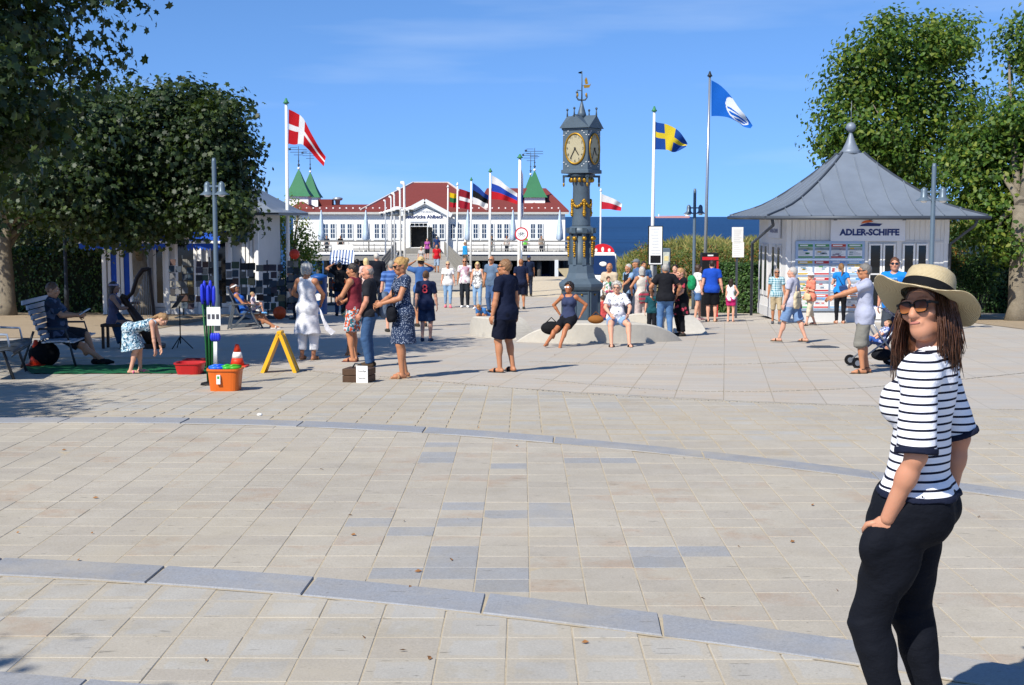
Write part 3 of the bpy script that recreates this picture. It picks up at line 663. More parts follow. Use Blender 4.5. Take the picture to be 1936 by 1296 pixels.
tree('maple_tree', 'rounded dark maple growing in front of the left shop', pL3, 2.6, .26,
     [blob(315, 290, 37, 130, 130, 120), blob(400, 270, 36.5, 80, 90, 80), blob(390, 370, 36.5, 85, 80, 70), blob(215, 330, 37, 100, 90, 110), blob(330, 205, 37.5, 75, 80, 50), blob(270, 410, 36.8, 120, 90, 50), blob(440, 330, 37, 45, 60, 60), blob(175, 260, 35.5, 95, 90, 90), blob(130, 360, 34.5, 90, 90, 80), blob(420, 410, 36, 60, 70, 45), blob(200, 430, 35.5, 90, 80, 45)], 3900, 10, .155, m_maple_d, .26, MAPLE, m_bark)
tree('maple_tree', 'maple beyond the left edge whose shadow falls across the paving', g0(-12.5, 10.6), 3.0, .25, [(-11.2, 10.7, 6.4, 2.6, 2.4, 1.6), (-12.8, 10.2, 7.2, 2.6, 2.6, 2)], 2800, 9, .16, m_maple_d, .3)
tree('maple_tree', 'unseen maple added behind the viewer to shade the near left corner', g0(-7.4, -.6), 3.0, .22, [(-6.7, -.35, 6.0, 1.7, 1.6, 1.3)], 420, 9, .15, m_maple_d, .26)  # out of view, added only to cast the corner shadow
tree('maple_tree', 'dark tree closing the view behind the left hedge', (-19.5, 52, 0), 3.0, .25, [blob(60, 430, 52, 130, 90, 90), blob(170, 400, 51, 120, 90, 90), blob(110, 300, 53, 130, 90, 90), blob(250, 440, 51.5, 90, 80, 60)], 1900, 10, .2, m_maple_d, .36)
# right side
tree('maple_tree', 'tall sunlit maple rising behind the ticket kiosk roof', (14.6, 50, 0), 4.6, .28,
     [blob(1700, 110, 50, 105, 110, 85), blob(1610, 170, 50, 60, 80, 55), blob(1640, 250, 49, 95, 90, 65), blob(1770, 200, 50, 90, 90, 90), blob(1585, 285, 49.5, 40, 60, 30), blob(1720, 320, 50, 110, 100, 60), blob(1790, 80, 50.5, 50, 60, 45)], 2500, 10, .19, m_maple_r, .34)
pR2 = G(1925, 607); tree('maple_tree', 'sunlit maple with a thick trunk at the right edge', pR2, 3.4, .3,
     [blob(1880, 330, 41, 85, 100, 95), blob(1960, 250, 41, 120, 110, 110), blob(1900, 430, 40.0, 75, 60, 70), blob(1915, 470, 39.2, 45, 40, 35), blob(1850, 390, 40.5, 55, 50, 60), blob(2010, 400, 41, 120, 110, 90), blob(1950, 90, 42, 60, 60, 60), blob(1830, 300, 42, 45, 50, 60)], 2700, 10, .17, m_maple_r, .3)
def bush(name, label, base, blobs, n, per, size, mat, cat='shrub', spread=.14, group=None):
    base = Vector(base); t = thing(name, label, cat, base, 0, group); B = [(b[0] - base.x, b[1] - base.y, b[2] - base.z, *b[3:]) for b in blobs]
    P, Nn, C = cloud(B, n, per, spread); V, Fq = leaves(P, Nn, size, SIMPLE); link('foliage', mesh_np(V, Fq, 'foliage'), mat, t)
    mb = MB()
    for p in C[:14]: mb.tube([(rnd.uniform(-.15, .15), rnd.uniform(-.1, .1), -.05), Vector(p) * .5 + Vector((0, 0, .1)), Vector(p)], [.03, .02, .008], 5)
    mb.build('stem', m_bark_d, t); return t
def hedge(name, label, a, b, h, w, n, mat, size=.07):
    """clipped hedge: leaves through a box, over a dark twiggy core"""
    a, b = Vector(a), Vector(b); t = thing(name, label, 'hedge', a); d = b - a; L_ = d.length; u = d / L_; s = Vector((-u.y, u.x, 0))
    r = nr.uniform(0, 1, (n, 3)); e = nr.integers(0, 3, n)
    lo = nr.random(n) < .5; r[e == 1, 1] = np.where(lo, .04, .96)[e == 1]; r[e == 2, 2] = .97
    r += nr.normal(0, .025, r.shape)
    P = r[:, :1] * L_ * np.array(u) + (r[:, 1:2] - .5) * w * np.array(s) + np.array([0, 0, 1]) * r[:, 2:3] * h
    Nn = np.where((e == 2)[:, None], np.array([0, 0, 1.]), np.where((r[:, 1:2] > .5), np.array(s), -np.array(s)))
    V, Fq = leaves(P, Nn, size, SIMPLE, .2); link('foliage', mesh_np(V, Fq, 'foliage'), mat, t)
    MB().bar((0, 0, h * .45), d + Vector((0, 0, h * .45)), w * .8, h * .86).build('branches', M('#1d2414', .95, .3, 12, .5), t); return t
hedge('hedge', 'dark tall hedge in the shade behind the seated man', (-24, 47, 0), (-11.5, 45.5, 0), 2.3, 1.2, 16000, m_hedge, .12)
hedge('hedge', 'clipped green hedge left of the ticket kiosk', at(1335, 560, 46.5).xy.to_3d(), at(1462, 560, 45).xy.to_3d(), 1.75, 1.3, 14000, m_hedge, .09)
hedge('hedge', 'dark shaded hedge between the kiosk and the right trunk', at(1768, 560, 47).xy.to_3d(), at(1990, 560, 44.5).xy.to_3d(), 2.0, 1.4, 12000, m_hedge, .11)
rose_spots = [(1210, 505, 53, 60), (1262, 492, 53, 60), (1300, 500, 52, 62), (1345, 492, 52.5, 60), (1395, 490, 51.5, 62), (1432, 484, 52, 55), (1235, 480, 56, 50), (1420, 515, 49, 55), (1365, 520, 49.5, 50)]
rose_names = ['beside the grey ticket machine', 'behind the information stele', 'below the twin lamp post', 'behind the tall steel flagpole', 'under the blank white notice board', 'at the left corner of the kiosk roof', 'highest on the dune behind the stele', 'above the clipped hedge by the kiosk', 'above the clipped hedge behind the blue shirt']
for (px, py, D, r), nm in zip(rose_spots, rose_names):
    b = blob(px, py, D, r * .75, r * .6, r * .55); bush('rose_shrub', 'wild rose shrub with orange hips ' + nm, (b[0], b[1], dune_z(b[0], b[1])), [b, (b[0] + .4, b[1] - .3, b[2] - .5, b[3] * .9, b[4], b[5])], 420, 7, .085, m_rose, group='wild rose shrubs on the dune')
for px, py, D, r, nm in ((1790, 500, 43, 60, 'shrub with dry reddish leaves right of the kiosk drainpipe'), (1850, 520, 42, 55, 'green shrub in front of the dark hedge at right'), (1795, 450, 48, 50, 'bright shrub on the dune above the right hedge')):
    b = blob(px, py, D, r * .8, r * .6, r * .7); bush('shrub', nm, (b[0], b[1], max(0, dune_z(b[0], b[1]))), [b], 420, 7, .09, m_rose if 'red' in nm else m_hedge)
pb = Vector((*at(548, 520, 50).xy, 0))
tree('young_tree', 'light green sapling beside the tall white flagpole', pb, 1.2, .05, [blob(545, 450, 50, 42, 40, 60), blob(572, 470, 50, 30, 40, 45), blob(525, 430, 50, 25, 30, 50), blob(548, 395, 50, 18, 18, 22), blob(580, 500, 50, 22, 24, 30)], 420, 7, .11, m_birch, .16, limbs=14)
bush('shrub', 'loose dark green shrub at the left shop corner', (pb.x, 48.5, 0), [blob(540, 530, 48.5, 35, 35, 40)], 240, 7, .09, m_hedge)
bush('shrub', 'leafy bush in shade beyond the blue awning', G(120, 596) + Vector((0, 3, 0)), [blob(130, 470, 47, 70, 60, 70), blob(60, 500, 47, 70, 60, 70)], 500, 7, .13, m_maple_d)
# beach grass on the dune
def grass(name, label, n, fx, mat, hh=.55):
    x, y, z = fx(n); a = nr.uniform(0, 6.283, n); l = hh * nr.uniform(.5, 1.4, n); w = .02 * nr.uniform(.7, 1.5, n); ln = nr.normal(.35, .25, n)
    dx, dy = np.cos(a), np.sin(a); b = np.stack([x, y, z], 1); t = np.stack([dx, dy, 0 * dx], 1); s = np.stack([-dy, dx, 0 * dx], 1)
    V = np.stack([b - s * w[:, None], b + s * w[:, None], b + s * (w * .6)[:, None] + t * (l * ln * .3)[:, None] + np.array([0, 0, 1]) * (l * .6)[:, None], b + t * (l * ln)[:, None] + np.array([0, 0, 1]) * l[:, None]], 1).reshape(-1, 3)
    tag(link(name, mesh_np(V, np.arange(4 * n).reshape(n, 4), name), mat), label, 'grass', kind='stuff')
m_grass = leaf_m('#6c7440', '#8a8a4e', '#b3a468', .35, .7); dzv = np.vectorize(dune_z)
def dune_pts(n, x0=5, x1=30, y0=56.5, y1=72):
    c = nr.uniform(0, 1, (n // 14, 2)); c = np.repeat(c, 14, 0); x = x0 + (x1 - x0) * c[:, 0] + nr.normal(0, .16, len(c)); y = y0 + (y1 - y0) * c[:, 1] + nr.normal(0, .16, len(c))
    z = dzv(x, y); k = z > .25; r = nr.integers(0, k.sum(), n); return x[k][r], y[k][r], z[k][r]
grass('beach_grass', 'tufted beach grass growing on the dune beside the sea', 17000, dune_pts, m_grass)
grass('beach_grass', 'tall dry grass on the bank right of the kiosk', 9000, lambda n: dune_pts(n, 14, 22, 41, 52), m_grass, .8)
# ------------------------------------------------------------------ ticket kiosk
m_board = M('#dad9d5', .55, .05, 3, .12); m_board2 = M('#c9c9c7', .55, .05, 3, .12)
m_zinc = M('#757e89', .5, .16, 1.3, .2, metal=.2); m_zinc_d = M('#4a5058', .45, .1, 4, .1, metal=.3); m_lamp = M('#5d6c78', .4, .06, 6, .08, metal=.2)
def board_wall(mb, x0, x1, y, z0, z1, n, d=.012):
    """upright boards with a groove between"""
    w = (x1 - x0) / n
    for k in range(n): mb.box(x0 + k * w + .004, x0 + (k + 1) * w - .004, y - d, y, z0, z1)
def tent(prof, hx_, hy_):
    """square roof whose four hips follow prof: (fraction, z)"""
    mb = MB(); vs = []
    for f, z in prof: vs += [(-hx_ * f, -hy_ * f, z), (hx_ * f, -hy_ * f, z), (hx_ * f, hy_ * f, z), (-hx_ * f, hy_ * f, z)]
    fs = []
    for i in range(len(prof) - 1):
        for k in range(4): fs.append((i * 4 + k, i * 4 + (k + 1) % 4, i * 4 + 4 + (k + 1) % 4, i * 4 + 4 + k))
    mb.add(vs, fs); return mb
RP = [(1, 0), (.92, .085), (.82, .19), (.72, .32), (.62, .50), (.52, .72), (.42, .96), (.32, 1.22), (.22, 1.50), (.145, 1.74), (.105, 1.88)]
def rp(f):
    for (a, za), (b, zb) in zip(RP, RP[1:]):
        if b <= f <= a: return za + (zb - za) * (a - f) / (a - b)
    return RP[-1][1]
def zinc_roof(t, hx_, hy_, z, step=.62):
    rf = tent(RP, hx_, hy_).build('roof', m_zinc, t, (0, 0, z))
    top = MB(); top.lathe([(.32 * 1.2, 1.86), (.25, 2.0), (.15, 2.2), (.07, 2.42), (.03, 2.52)], 12); top.build('roof_cone', m_zinc, rf)
    MB().lathe([(.35, 1.84), (.40, 1.86), (.35, 1.88)], 12).build('collar', m_zinc_d, rf)
    MB().ball((0, 0, 2.66), .15, 16, 12).build('ball', m_zinc, rf); MB().tube([(0, 0, 2.8), (0, 0, 3.45)], [.014, .005], 6).build('spike', m_zinc, rf)
    for side in range(4):
        a, b = (hx_, hy_) if side % 2 == 0 else (hy_, hx_)
        n = int(a / step)
        for k in range(-n, n + 1):
            x = k * step; pts = []
            for f in (1, .92, .82, .72, .62, .52, .42, .32, .22, .145):
                if f * a < abs(x): break
                pts.append((x, -f * b, rp(f) + .012))
            if abs(x) / a > .15: f = abs(x) / a; pts.append((x, -f * b, rp(f) + .012))
            if len(pts) < 2: continue
            mb = MB()
            for p, q in zip(pts, pts[1:]):
                if (Vector(q) - Vector(p)).length > .01: mb.bar(p, q, .02, .06)
            mb.build('seam', m_zinc, rf, None, (0, 0, side * math.pi / 2))
        pts = [(-f * hx_ if side in (0, 3) else f * hx_, -f * hy_ if side in (0, 1) else f * hy_, z_ + .02) for f, z_ in RP]
        mb = MB()
        for p, q in zip(pts, pts[1:]): mb.bar(p, q, .05, .05)
        mb.build('hip', m_zinc_d, rf)
    g = MB()
    for s in (-1, 1): g.tube([(-hx_ - .05, s * (hy_ + .05), -.05), (hx_ + .05, s * (hy_ + .05), -.05)], .055, 8); g.tube([(s * (hx_ + .05), -hy_, -.05), (s * (hx_ + .05), hy_, -.05)], .055, 8)
    g.build('gutter', m_zinc_d, t, (0, 0, z)); return rf
KD = 38.2; KZ = zfar(0, KD) - .02; EH = 3.4 - KZ - .04
kiosk = thing('ticket_kiosk', 'white ticket kiosk with a tent shaped grey zinc roof and boat trip posters', 'kiosk', (10.22, KD + 2.1, KZ))
def kx(px): return (px - 968) / FPX * KD - 10.22
def kz(py): return at(968, py, KD).z - KZ
fy = -2.1; X0, X1 = kx(1486), kx(1790)
mb = MB(); mb.box(X0, X1, fy, 2.1, 0, EH); mb.build('wall', m_board, kiosk)
zinc_roof(kiosk, 3.08, 3.2, EH + .06)
MB().box(-2.98, 2.98, -3.1, 3.1, EH - .02, EH + .055).build('eaves_soffit', m_board2, kiosk)
mb = MB(); board_wall(mb, X0 + .07, X1 - .07, fy - .002, .42, EH - .02, 30); mb.build('front_boarding', m_board, kiosk)
mb = MB(); w = 4.2 / 26
for k in range(26): mb.box(X0 - .014, X0 - .002, -2.1 + k * w + .004, -2.1 + (k + 1) * w - .004, .3, EH - .02)
mb.build('side_boarding', m_board, kiosk)
MB().box(X0 - .03, X1 + .03, fy - .05, 2.12, 0, .30).build('plinth', m_board2, kiosk)
for x in (X0 - .02, kx(1502) - .1, kx(1630), kx(1694) - .02, X1 - .12): MB().box(x, x + .14, fy - .045, fy - .016, .31, EH - .03, .006).build('post', m_board, kiosk)
for z0, z1 in ((kz(459), kz(455)), (kz(600), kz(594))): MB().box(X0, X1, fy - .04, fy - .016, z0, z1).build('rail', m_board2, kiosk)
sg = MB().box(kx(1567), kx(1707), fy - .11, fy - .05, kz(456), kz(414), .008).build('sign_board', M('#d9dde4', .4, .02), kiosk)
navy = M('#26356e', .5, .03, bump=0); text('ADLER-SCHIFFE', .3, navy, sg, (kx(1640), fy - .115, kz(440)), (R(90), 0, 0), width=1.72, bold=.014)
lg = MB().prism([(-.3, 0), (.28, 0), (.36, .07), (-.05, .10), (-.24, .05)], 0, .006); lg.build('ship_emblem', navy, sg, (kx(1640), fy - .118, kz(428)))
MB().prism([(-.26, .06), (.1, .11), (.02, .16), (-.12, .15), (-.2, .12)], 0, .006).build('ship_emblem', M('#cf6a34', .5, .03), sg, (kx(1640), fy - .122, kz(427)))
for px in (1574, 1640, 1703): MB().lathe([(.05, 0), (.06, .05), (.03, .11)], 10, (kx(px), fy - .2, kz(417))).build('spot_lamp', m_zinc_d, kiosk)
# side face: small sign and two narrow windows
MB().box(X0 - .07, X0 - .03, -1.4, .3, kz(452), kz(414), .006).build('side_sign', M('#c9cdd3', .4, .02), kiosk)
text('ADLER-SCHIFFE', .2, M('#5b6590', .5), kiosk, (X0 - .074, -.55, kz(438)), (R(90), 0, R(-90)), width=1.2)
for a, b in ((-1.5, -.9), (-.7, -.1), (.5, 1.1), (1.2, 1.8)):
    wn = MB().box(X0 - .05, X0 - .016, a, b, kz(570), kz(465), .006).build('side_window', m_board2, kiosk); MB().box(X0 - .056, X0 - .051, a + .15, b - .15, kz(560), kz(470)).build('pane', m_glass, wn)
# poster cases: 4 x 4 sheets behind steel frames
pal = [('#3f8a55', '#8fa08a'), ('#4c9060', '#7d8f95'), ('#b03a3a', '#8a7f88'), ('#3f8a55', '#95a3a0'), ('#c9a83a', '#7f9aa8'), ('#b8383e', '#93a3b0'), ('#7c9cc4', '#a0adb8'), ('#86b4d8', '#b5a470'), ('#cdb25a', '#8e9cab'), ('#b8383e', '#7f8c9c'), ('#9ab4cc', '#aeb8c0'), ('#5b9ad0', '#98a4b0'), ('#5aa070', '#a8b2b0'), ('#c04848', '#6f9cc8'), ('#7aa6cc', '#9db0c0'), ('#d4845a', '#a9a49c')]
px0, px1, py0, py1 = 1505, 1629, 459, 585; cw = (kx(px1) - kx(px0)) / 4; chh = (kz(py0) - kz(py1)) / 4
case = MB().box(kx(px0) - .05, kx(px1) + .05, fy - .09, fy - .05, kz(py1) - .05, kz(py0) + .05, .01).build('poster_case', M('#9fb0c4', .35, .05, metal=.4), kiosk)
m_paper = M('#e6e6e2', .6, .03, bump=0); m_ink = M('#8d949c', .7, .2, 40, 0)
for r_ in range(4):
    for c_ in range(4):
        h1, h2 = pal[r_ * 4 + c_]; x0 = kx(px0) + c_ * cw + .03; x1 = x0 + cw - .06; z1 = kz(py0) - r_ * chh - .03; z0 = z1 - chh + .06; H_ = z1 - z0; W_ = x1 - x0
        mb = MB(); y = fy - .094
        def bnd(a, b, i, xa=0, xb=1, dy=.001): mb.mat(i); mb.add([(x0 + W_ * xa, y - dy, z1 - H_ * b), (x0 + W_ * xb, y - dy, z1 - H_ * b), (x0 + W_ * xb, y - dy, z1 - H_ * a), (x0 + W_ * xa, y - dy, z1 - H_ * a)], [(0, 1, 2, 3)])
        bnd(0, 1, 0, dy=0); bnd(.03, .22, 1); bnd(.24, .46, 2); bnd(.86, .97, 1)
        for q in range(5): bnd(.53 + q * .06, .55 + q * .06, 3, .06, rnd.uniform(.5, .94))
        bnd(.08, .16, 0, .1, rnd.uniform(.6, .9), .002); bnd(.34, .46, 3, 0, rnd.uniform(.3, .7), .002)
        for q in range(3): xa_ = rnd.uniform(.05, .6); za_ = rnd.uniform(.26, .8); bnd(za_, za_ + rnd.uniform(.05, .12), rnd.choice((1, 2, 4)), xa_, xa_ + rnd.uniform(.15, .35), .003)
        mb.build('poster', [m_paper, M(h1, .6, .1, 6, 0), M(h2, .6, .5, 9, 0), m_ink, M(rnd.choice(('#3a78b8', '#c8a030', '#4a8a50', '#b84848')), .6, .3, 12, 0)], case)
# glazed doors
for a, b in ((1640, 1665), (1667, 1690), (1704, 1727), (1730, 1751)):
    d = MB(); x0, x1, z0, z1 = kx(a), kx(b), kz(603), kz(461)
    d.box(x0, x0 + .05, fy - .09, fy - .03, z0, z1); d.box(x1 - .05, x1, fy - .09, fy - .03, z0, z1); d.box(x0 + .05, x1 - .05, fy - .09, fy - .03, z1 - .05, z1); d.box(x0 + .05, x1 - .05, fy - .09, fy - .03, z0, z0 + .35)
    w = d.build('glazed_door', m_white, kiosk); MB().box(x0 + .05, x1 - .05, fy - .06, fy - .05, z0 + .35, z1 - .05).build('pane', m_glass, w)
    sh = MB()
    for q in (540, 520): sh.box(x0 + .06, x1 - .06, fy - .066, fy - .061, kz(q), kz(q - 3))
    for q in range(5): sh.box(x0 + .08 + q * .05, x0 + .115 + q * .05, fy - .066, fy - .061, kz(540), kz(540) + rnd.uniform(.08, .16))
    sh.build('shelf', m_board2, w)
# downpipes
for s, px in ((-1, 1448), (1, 1785)):
    x = kx(px); MB().tube([(s * 2.9, -2.9, EH), (s * 2.85, -2.85, EH - .2), (x + s * .12, fy - .06 if s > 0 else -.5, EH - .75), (x + s * .12, fy - .06 if s > 0 else -.5, .1)], .045, 8).build('downpipe', m_zinc_d, kiosk)
bird = MB()
for k in range(8): bird.ball((-2.75 + k * .13, -2.95 - 0 * k, EH + .2), (.06, .04, .05), 8, 6)
# ------------------------------------------------------------------ souvenir shop on the left
SD = 43.0; SZ = zfar(0, SD) - .02; SEH = at(968, 404, SD).z - SZ
def sx(px): return ((px if px < 400 else 400 + (px - 400) * .68) - 968) / FPX * SD
shop = thing('souvenir_shop', 'white souvenir shop with blue awnings under the left trees', 'shop', (0, SD, SZ))
A, B = sx(182), sx(512)
MB().box(A, B, 1.0, 5.4, 0, SEH).build('wall', m_board2, shop)
MB().box(A - .05, B + .05, .9, 5.5, 0, .22).build('plinth', m_board2, shop)
sr = tent([(1, 0), (.9, .12), (.75, .42), (.5, .95), (.2, 1.5), (.04, 1.72)], (B - A) / 2 + .95, 3.2).build('roof', m_zinc, shop, ((A + B) / 2, 3.2, SEH + .03))
mb = MB(); mb.box(A - .9, B + .9, .05, 6.3, SEH - .06, SEH + .028); mb.build('eaves_soffit', m_zinc_d, shop)
gb = MB(); gb.prism([(sx(420), SEH + .06), (sx(535), SEH + .06), (sx(470), SEH + .85)], -.2, 2.6); gb.build('gable', M('#3c4a5a', .6), shop)
for a, b in ((sx(415), sx(470)), (sx(540), sx(470))): MB().bar((a, -.3, SEH + .06), (b, -.3, SEH + .95), .12, .08).build('bargeboard', m_zinc_d, shop)
def bay(p0, p1, kind):
    x0, x1 = sx(p0), sx(p1); d = MB(); z0, z1 = .25, SEH - .75
    d.box(x0, x0 + .1, .9, .98, z0, z1); d.box(x1 - .1, x1, .9, .98, z0, z1); d.box(x0 + .1, x1 - .1, .9, .98, z1 - .1, z1); d.box(x0 + .1, x1 - .1, .9, .98, z0, z0 + .12)
    w = d.build('shop_window', m_white, shop); MB().box(x0 + .1, x1 - .1, .93, .96, z0 + .12, z1 - .1).build('pane', m_blue if kind == 'blue' else m_glass, w)
m_blue = M('#1f4fb0', .7, .15, 4, .1)
for p0, p1, k in ((188, 211, 'blue'), (213, 236, 'blue'), (276, 300, 'glass'), (318, 360, 'glass'), (382, 432, 'glass'), (470, 490, 'glass'), (492, 511, 'glass')): bay(p0, p1, k)
MB().box(sx(440), sx(487), .86, .97, SEH - .95, SEH - .2, .01).build('upper_pane', m_glass_b, shop)
for px in (182, 238, 262, 303, 366, 436, 512): MB().box(sx(px) - .07, sx(px) + .07, .84, .98, 0, SEH - .05, .01).build('post', m_white, shop)
def awning(p0, p1):
    x0, x1 = sx(p0), sx(p1); mb = MB(); n = 10; zt, zf = SEH - .5, SEH - .95
    mb.add([(x0, .8, zt), (x1, .8, zt), (x1, -.35, zf), (x0, -.35, zf)], [(0, 1, 2, 3)])
    mb.add([(x0, .8, zt - .02), (x1, .8, zt - .02), (x1, -.35, zf - .02), (x0, -.35, zf - .02)], [(3, 2, 1, 0)])
    for k in range(n):
        a, b = x0 + (x1 - x0) * k / n, x0 + (x1 - x0) * (k + 1) / n; m = (a + b) / 2
        mb.add([(a, -.36, zf), (b, -.36, zf), (b, -.36, zf - .15), (m, -.36, zf - .24), (a, -.36, zf - .15)], [(0, 1, 2, 3, 4)])
    mb.add([(x0, .8, zt), (x0, -.35, zf), (x0, -.35, zf - .12), (x0, .8, zt - .12)], [(0, 1, 2, 3)])
    aw = mb.build('awning', m_blue, shop); MB().box(x0 - .05, x1 + .05, -.42, -.37, zf - .01, zf + .07).build('front_bar', m_white, aw)
awning(158, 236); awning(258, 320); awning(360, 432)
# ------------------------------------------------------------------ clock
CD = 30.2; CG = zfar(0, CD); cpx = CD / FPX
clock = thing('street_clock', 'dark grey cast iron column clock with gold festoons on the plaza', 'clock', (at(1098, 600, CD).x, CD, CG))
def cz(py): return at(968, py, CD).z - CG
m_cast = M('#4e5c67', .48, .14, 8, .2, metal=.1, spec=.4); m_cast_d = M('#44525c', .5, .14, 8, .2, metal=.1); m_gold = M('#a57d28', .42, .25, 20, .2, metal=.6)
def octa(mb, prof, rot=math.pi / 8): return mb.lathe(prof, 8, smooth=False, rot=rot)
r = .46
octa(MB(), [(.62, 0), (.62, .12), (.54, .2), (.52, cz(618))]).build('base', M('#b0a99c', .85, .1, 12, .3), clock)
octa(MB(), [(r * 1.06, cz(618)), (r * 1.06, cz(610)), (r, cz(607)), (r * .98, cz(550))]).build('plinth', m_cast, clock)
octa(MB(), [(r, cz(550)), (r * 1.10, cz(546)), (r * 1.16, cz(541)), (r * 1.16, cz(536)), (r * 1.02, cz(532)), (.36, cz(526)), (.31, cz(516)), (.29, cz(500))]).build('plinth_cap', m_cast, clock)
for k in range(8):
    a = k * math.pi / 4 - math.pi / 2; d = Vector((math.cos(a), math.sin(a), 0)); s = Vector((-d.y, d.x, 0)); c = d * (r * .925)
    pn = MB(); pn.bar(c - s * .13 + Vector((0, 0, cz(552))), c + s * .13 + Vector((0, 0, cz(552))), .03, .03); pn.bar(c - s * .13 + Vector((0, 0, cz(604))), c + s * .13 + Vector((0, 0, cz(604))), .03, .03)
    for q in (-1, 1): pn.bar(c + s * q * .145 + Vector((0, 0, cz(606))), c + s * q * .145 + Vector((0, 0, cz(550))), .03, .03)
    pn.build('panel_frame', m_cast_d, clock); MB().ball(c * 1.01 + Vector((0, 0, cz(556))), .022, 8, 6).build('rosette', m_gold, clock)
MB().lathe([(.27, cz(502)), (.25, cz(495)), (.235, cz(440))], 20).build('lower_shaft', m_cast_d, clock)
for k in range(8):
    a = k * math.pi / 4 + .2; d = Vector((math.cos(a), math.sin(a), 0))
    MB().bar(d * .27 + Vector((0, 0, cz(501))), d * .245 + Vector((0, 0, cz(442))), .09, .05, up=d).build('pilaster', m_cast, clock)
    MB().bar(d * .29 + Vector((0, 0, cz(441))), d * .30 + Vector((0, 0, cz(431))), .10, .09, up=d).build('bracket', m_cast_d, clock)
    f = MB(); f.ball(d * .295 + Vector((0, 0, cz(451))), (.055, .055, .055), 8, 6)
    for q in range(7): f.ball(d * (.30 - q * .001) + Vector((rnd.uniform(-.008, .008), 0, cz(459 + q * 4.2))), .038 - .003 * abs(q - 3), 7, 5)
    f.build('festoon', m_gold, clock)
MB().lathe([(.29, cz(442)), (.31, cz(438)), (.28, cz(431)), (.225, cz(428))], 20).build('lower_capital', m_cast, clock)
MB().lathe([(.215, cz(430)), (.21, cz(425)), (.19, cz(352)), (.205, cz(349)), (.205, cz(345)), (.20, cz(343))], 20).build('upper_shaft', m_cast, clock)
for k in range(4):
    a = k * math.pi / 2 + .25 - math.pi / 2; P0 = []
    for i in range(9):
        tt = i / 8; an = a + tt * math.pi / 2; P0.append(Vector((math.cos(an) * .215, math.sin(an) * .215, cz(378) - .16 * (1 - (2 * tt - 1) ** 2))))
    f = MB()
    for p, q in zip(P0, P0[1:]): f.ball((p + q) / 2, (.04, .04, .035), 7, 5)
    f.build('garland', m_gold, clock)
    f = MB(); d = Vector((math.cos(a), math.sin(a), 0)) * .22
    for q in range(8): f.ball(d + Vector((0, 0, cz(379 + q * 4.0))), .036 if q < 6 else .05 - .01 * (q - 6), 7, 5)
    f.build('festoon', m_gold, clock)
MB().lathe([(.21, cz(345)), (.25, cz(341)), (.26, cz(335)), (.31, cz(333)), (.31, cz(330))], 20).build('collar', m_cast_d, clock)
cl = MB()
for k in range(14): a = k * 2 * math.pi / 14; cl.ball((math.cos(a) * .25, math.sin(a) * .25, cz(341)), (.045, .045, .06), 7, 5)
cl.build('leaf_ring', m_gold, clock)
for k in range(4):
    a = R(-30) + k * math.pi / 2 + math.pi / 4; d = Vector((math.cos(a), math.sin(a), 0)); b = MB()
    b.bar(d * .22 + Vector((0, 0, cz(334))), d * .44 + Vector((0, 0, cz(334))), .05, .05); b.bar(d * .42 + Vector((0, 0, cz(333))), d * .42 + Vector((0, 0, cz(346))), .04, .04, up=d); b.build('bracket', m_cast_d, clock)
    MB().ball(d * .42 + Vector((0, 0, cz(350))), (.025, .025, .05), 8, 6).build('drop', m_gold, clock)
cs = bpy.data.objects.new('clock_case', None)
w2 = .315; zb, zt_ = cz(328), cz(245)
case_ = MB(); case_.box(-w2, w2, -w2, w2, zb, zt_, .006); case_.box(-w2 - .03, w2 + .03, -w2 - .03, w2 + .03, zb - .01, zb + .075, .01); case_.box(-w2 - .02, w2 + .02, -w2 - .02, w2 + .02, zt_ - .03, zt_ + .015, .006)
cs = case_.build('clock_case', m_cast, clock, None, (0, 0, R(-30)))
gr = MB(); e = w2 + .06; zp = cz(218)
gr.prism([(-e, zt_ + .016), (e, zt_ + .016), (0, zp)], -e, e); gr.build('gable_roof', m_cast, cs)
gr = MB(); gr.prism([(-e, zt_ + .017), (e, zt_ + .017), (0, zp - .012)], -e * .995, e * .995, 'x'); gr.build('gable_roof', m_cast, cs)
for sxx, syy in ((-1, -1), (1, -1), (1, 1), (-1, 1)): pass
for d in ((-e * .98, 0), (e * .98, 0), (0, -e * .98), (0, e * .98)):
    f = MB(); f.tube([(d[0], d[1], zp - .05), (d[0], d[1], zp + .12)], [.022, .012], 7); f.ball((d[0], d[1], zp + .13), .03, 8, 6); f.build('finial', m_cast_d, cs)
def dial_m():
    t = NT('clock_dial'); v = t.obj(); return t.done(t.mix(t.noise(5, 4, v), lin('#b0a78a'), lin('#9a9176')), .35)
m_dial = dial_m(); m_ink2 = M('#1c1c1e', .5, .05, bump=0)
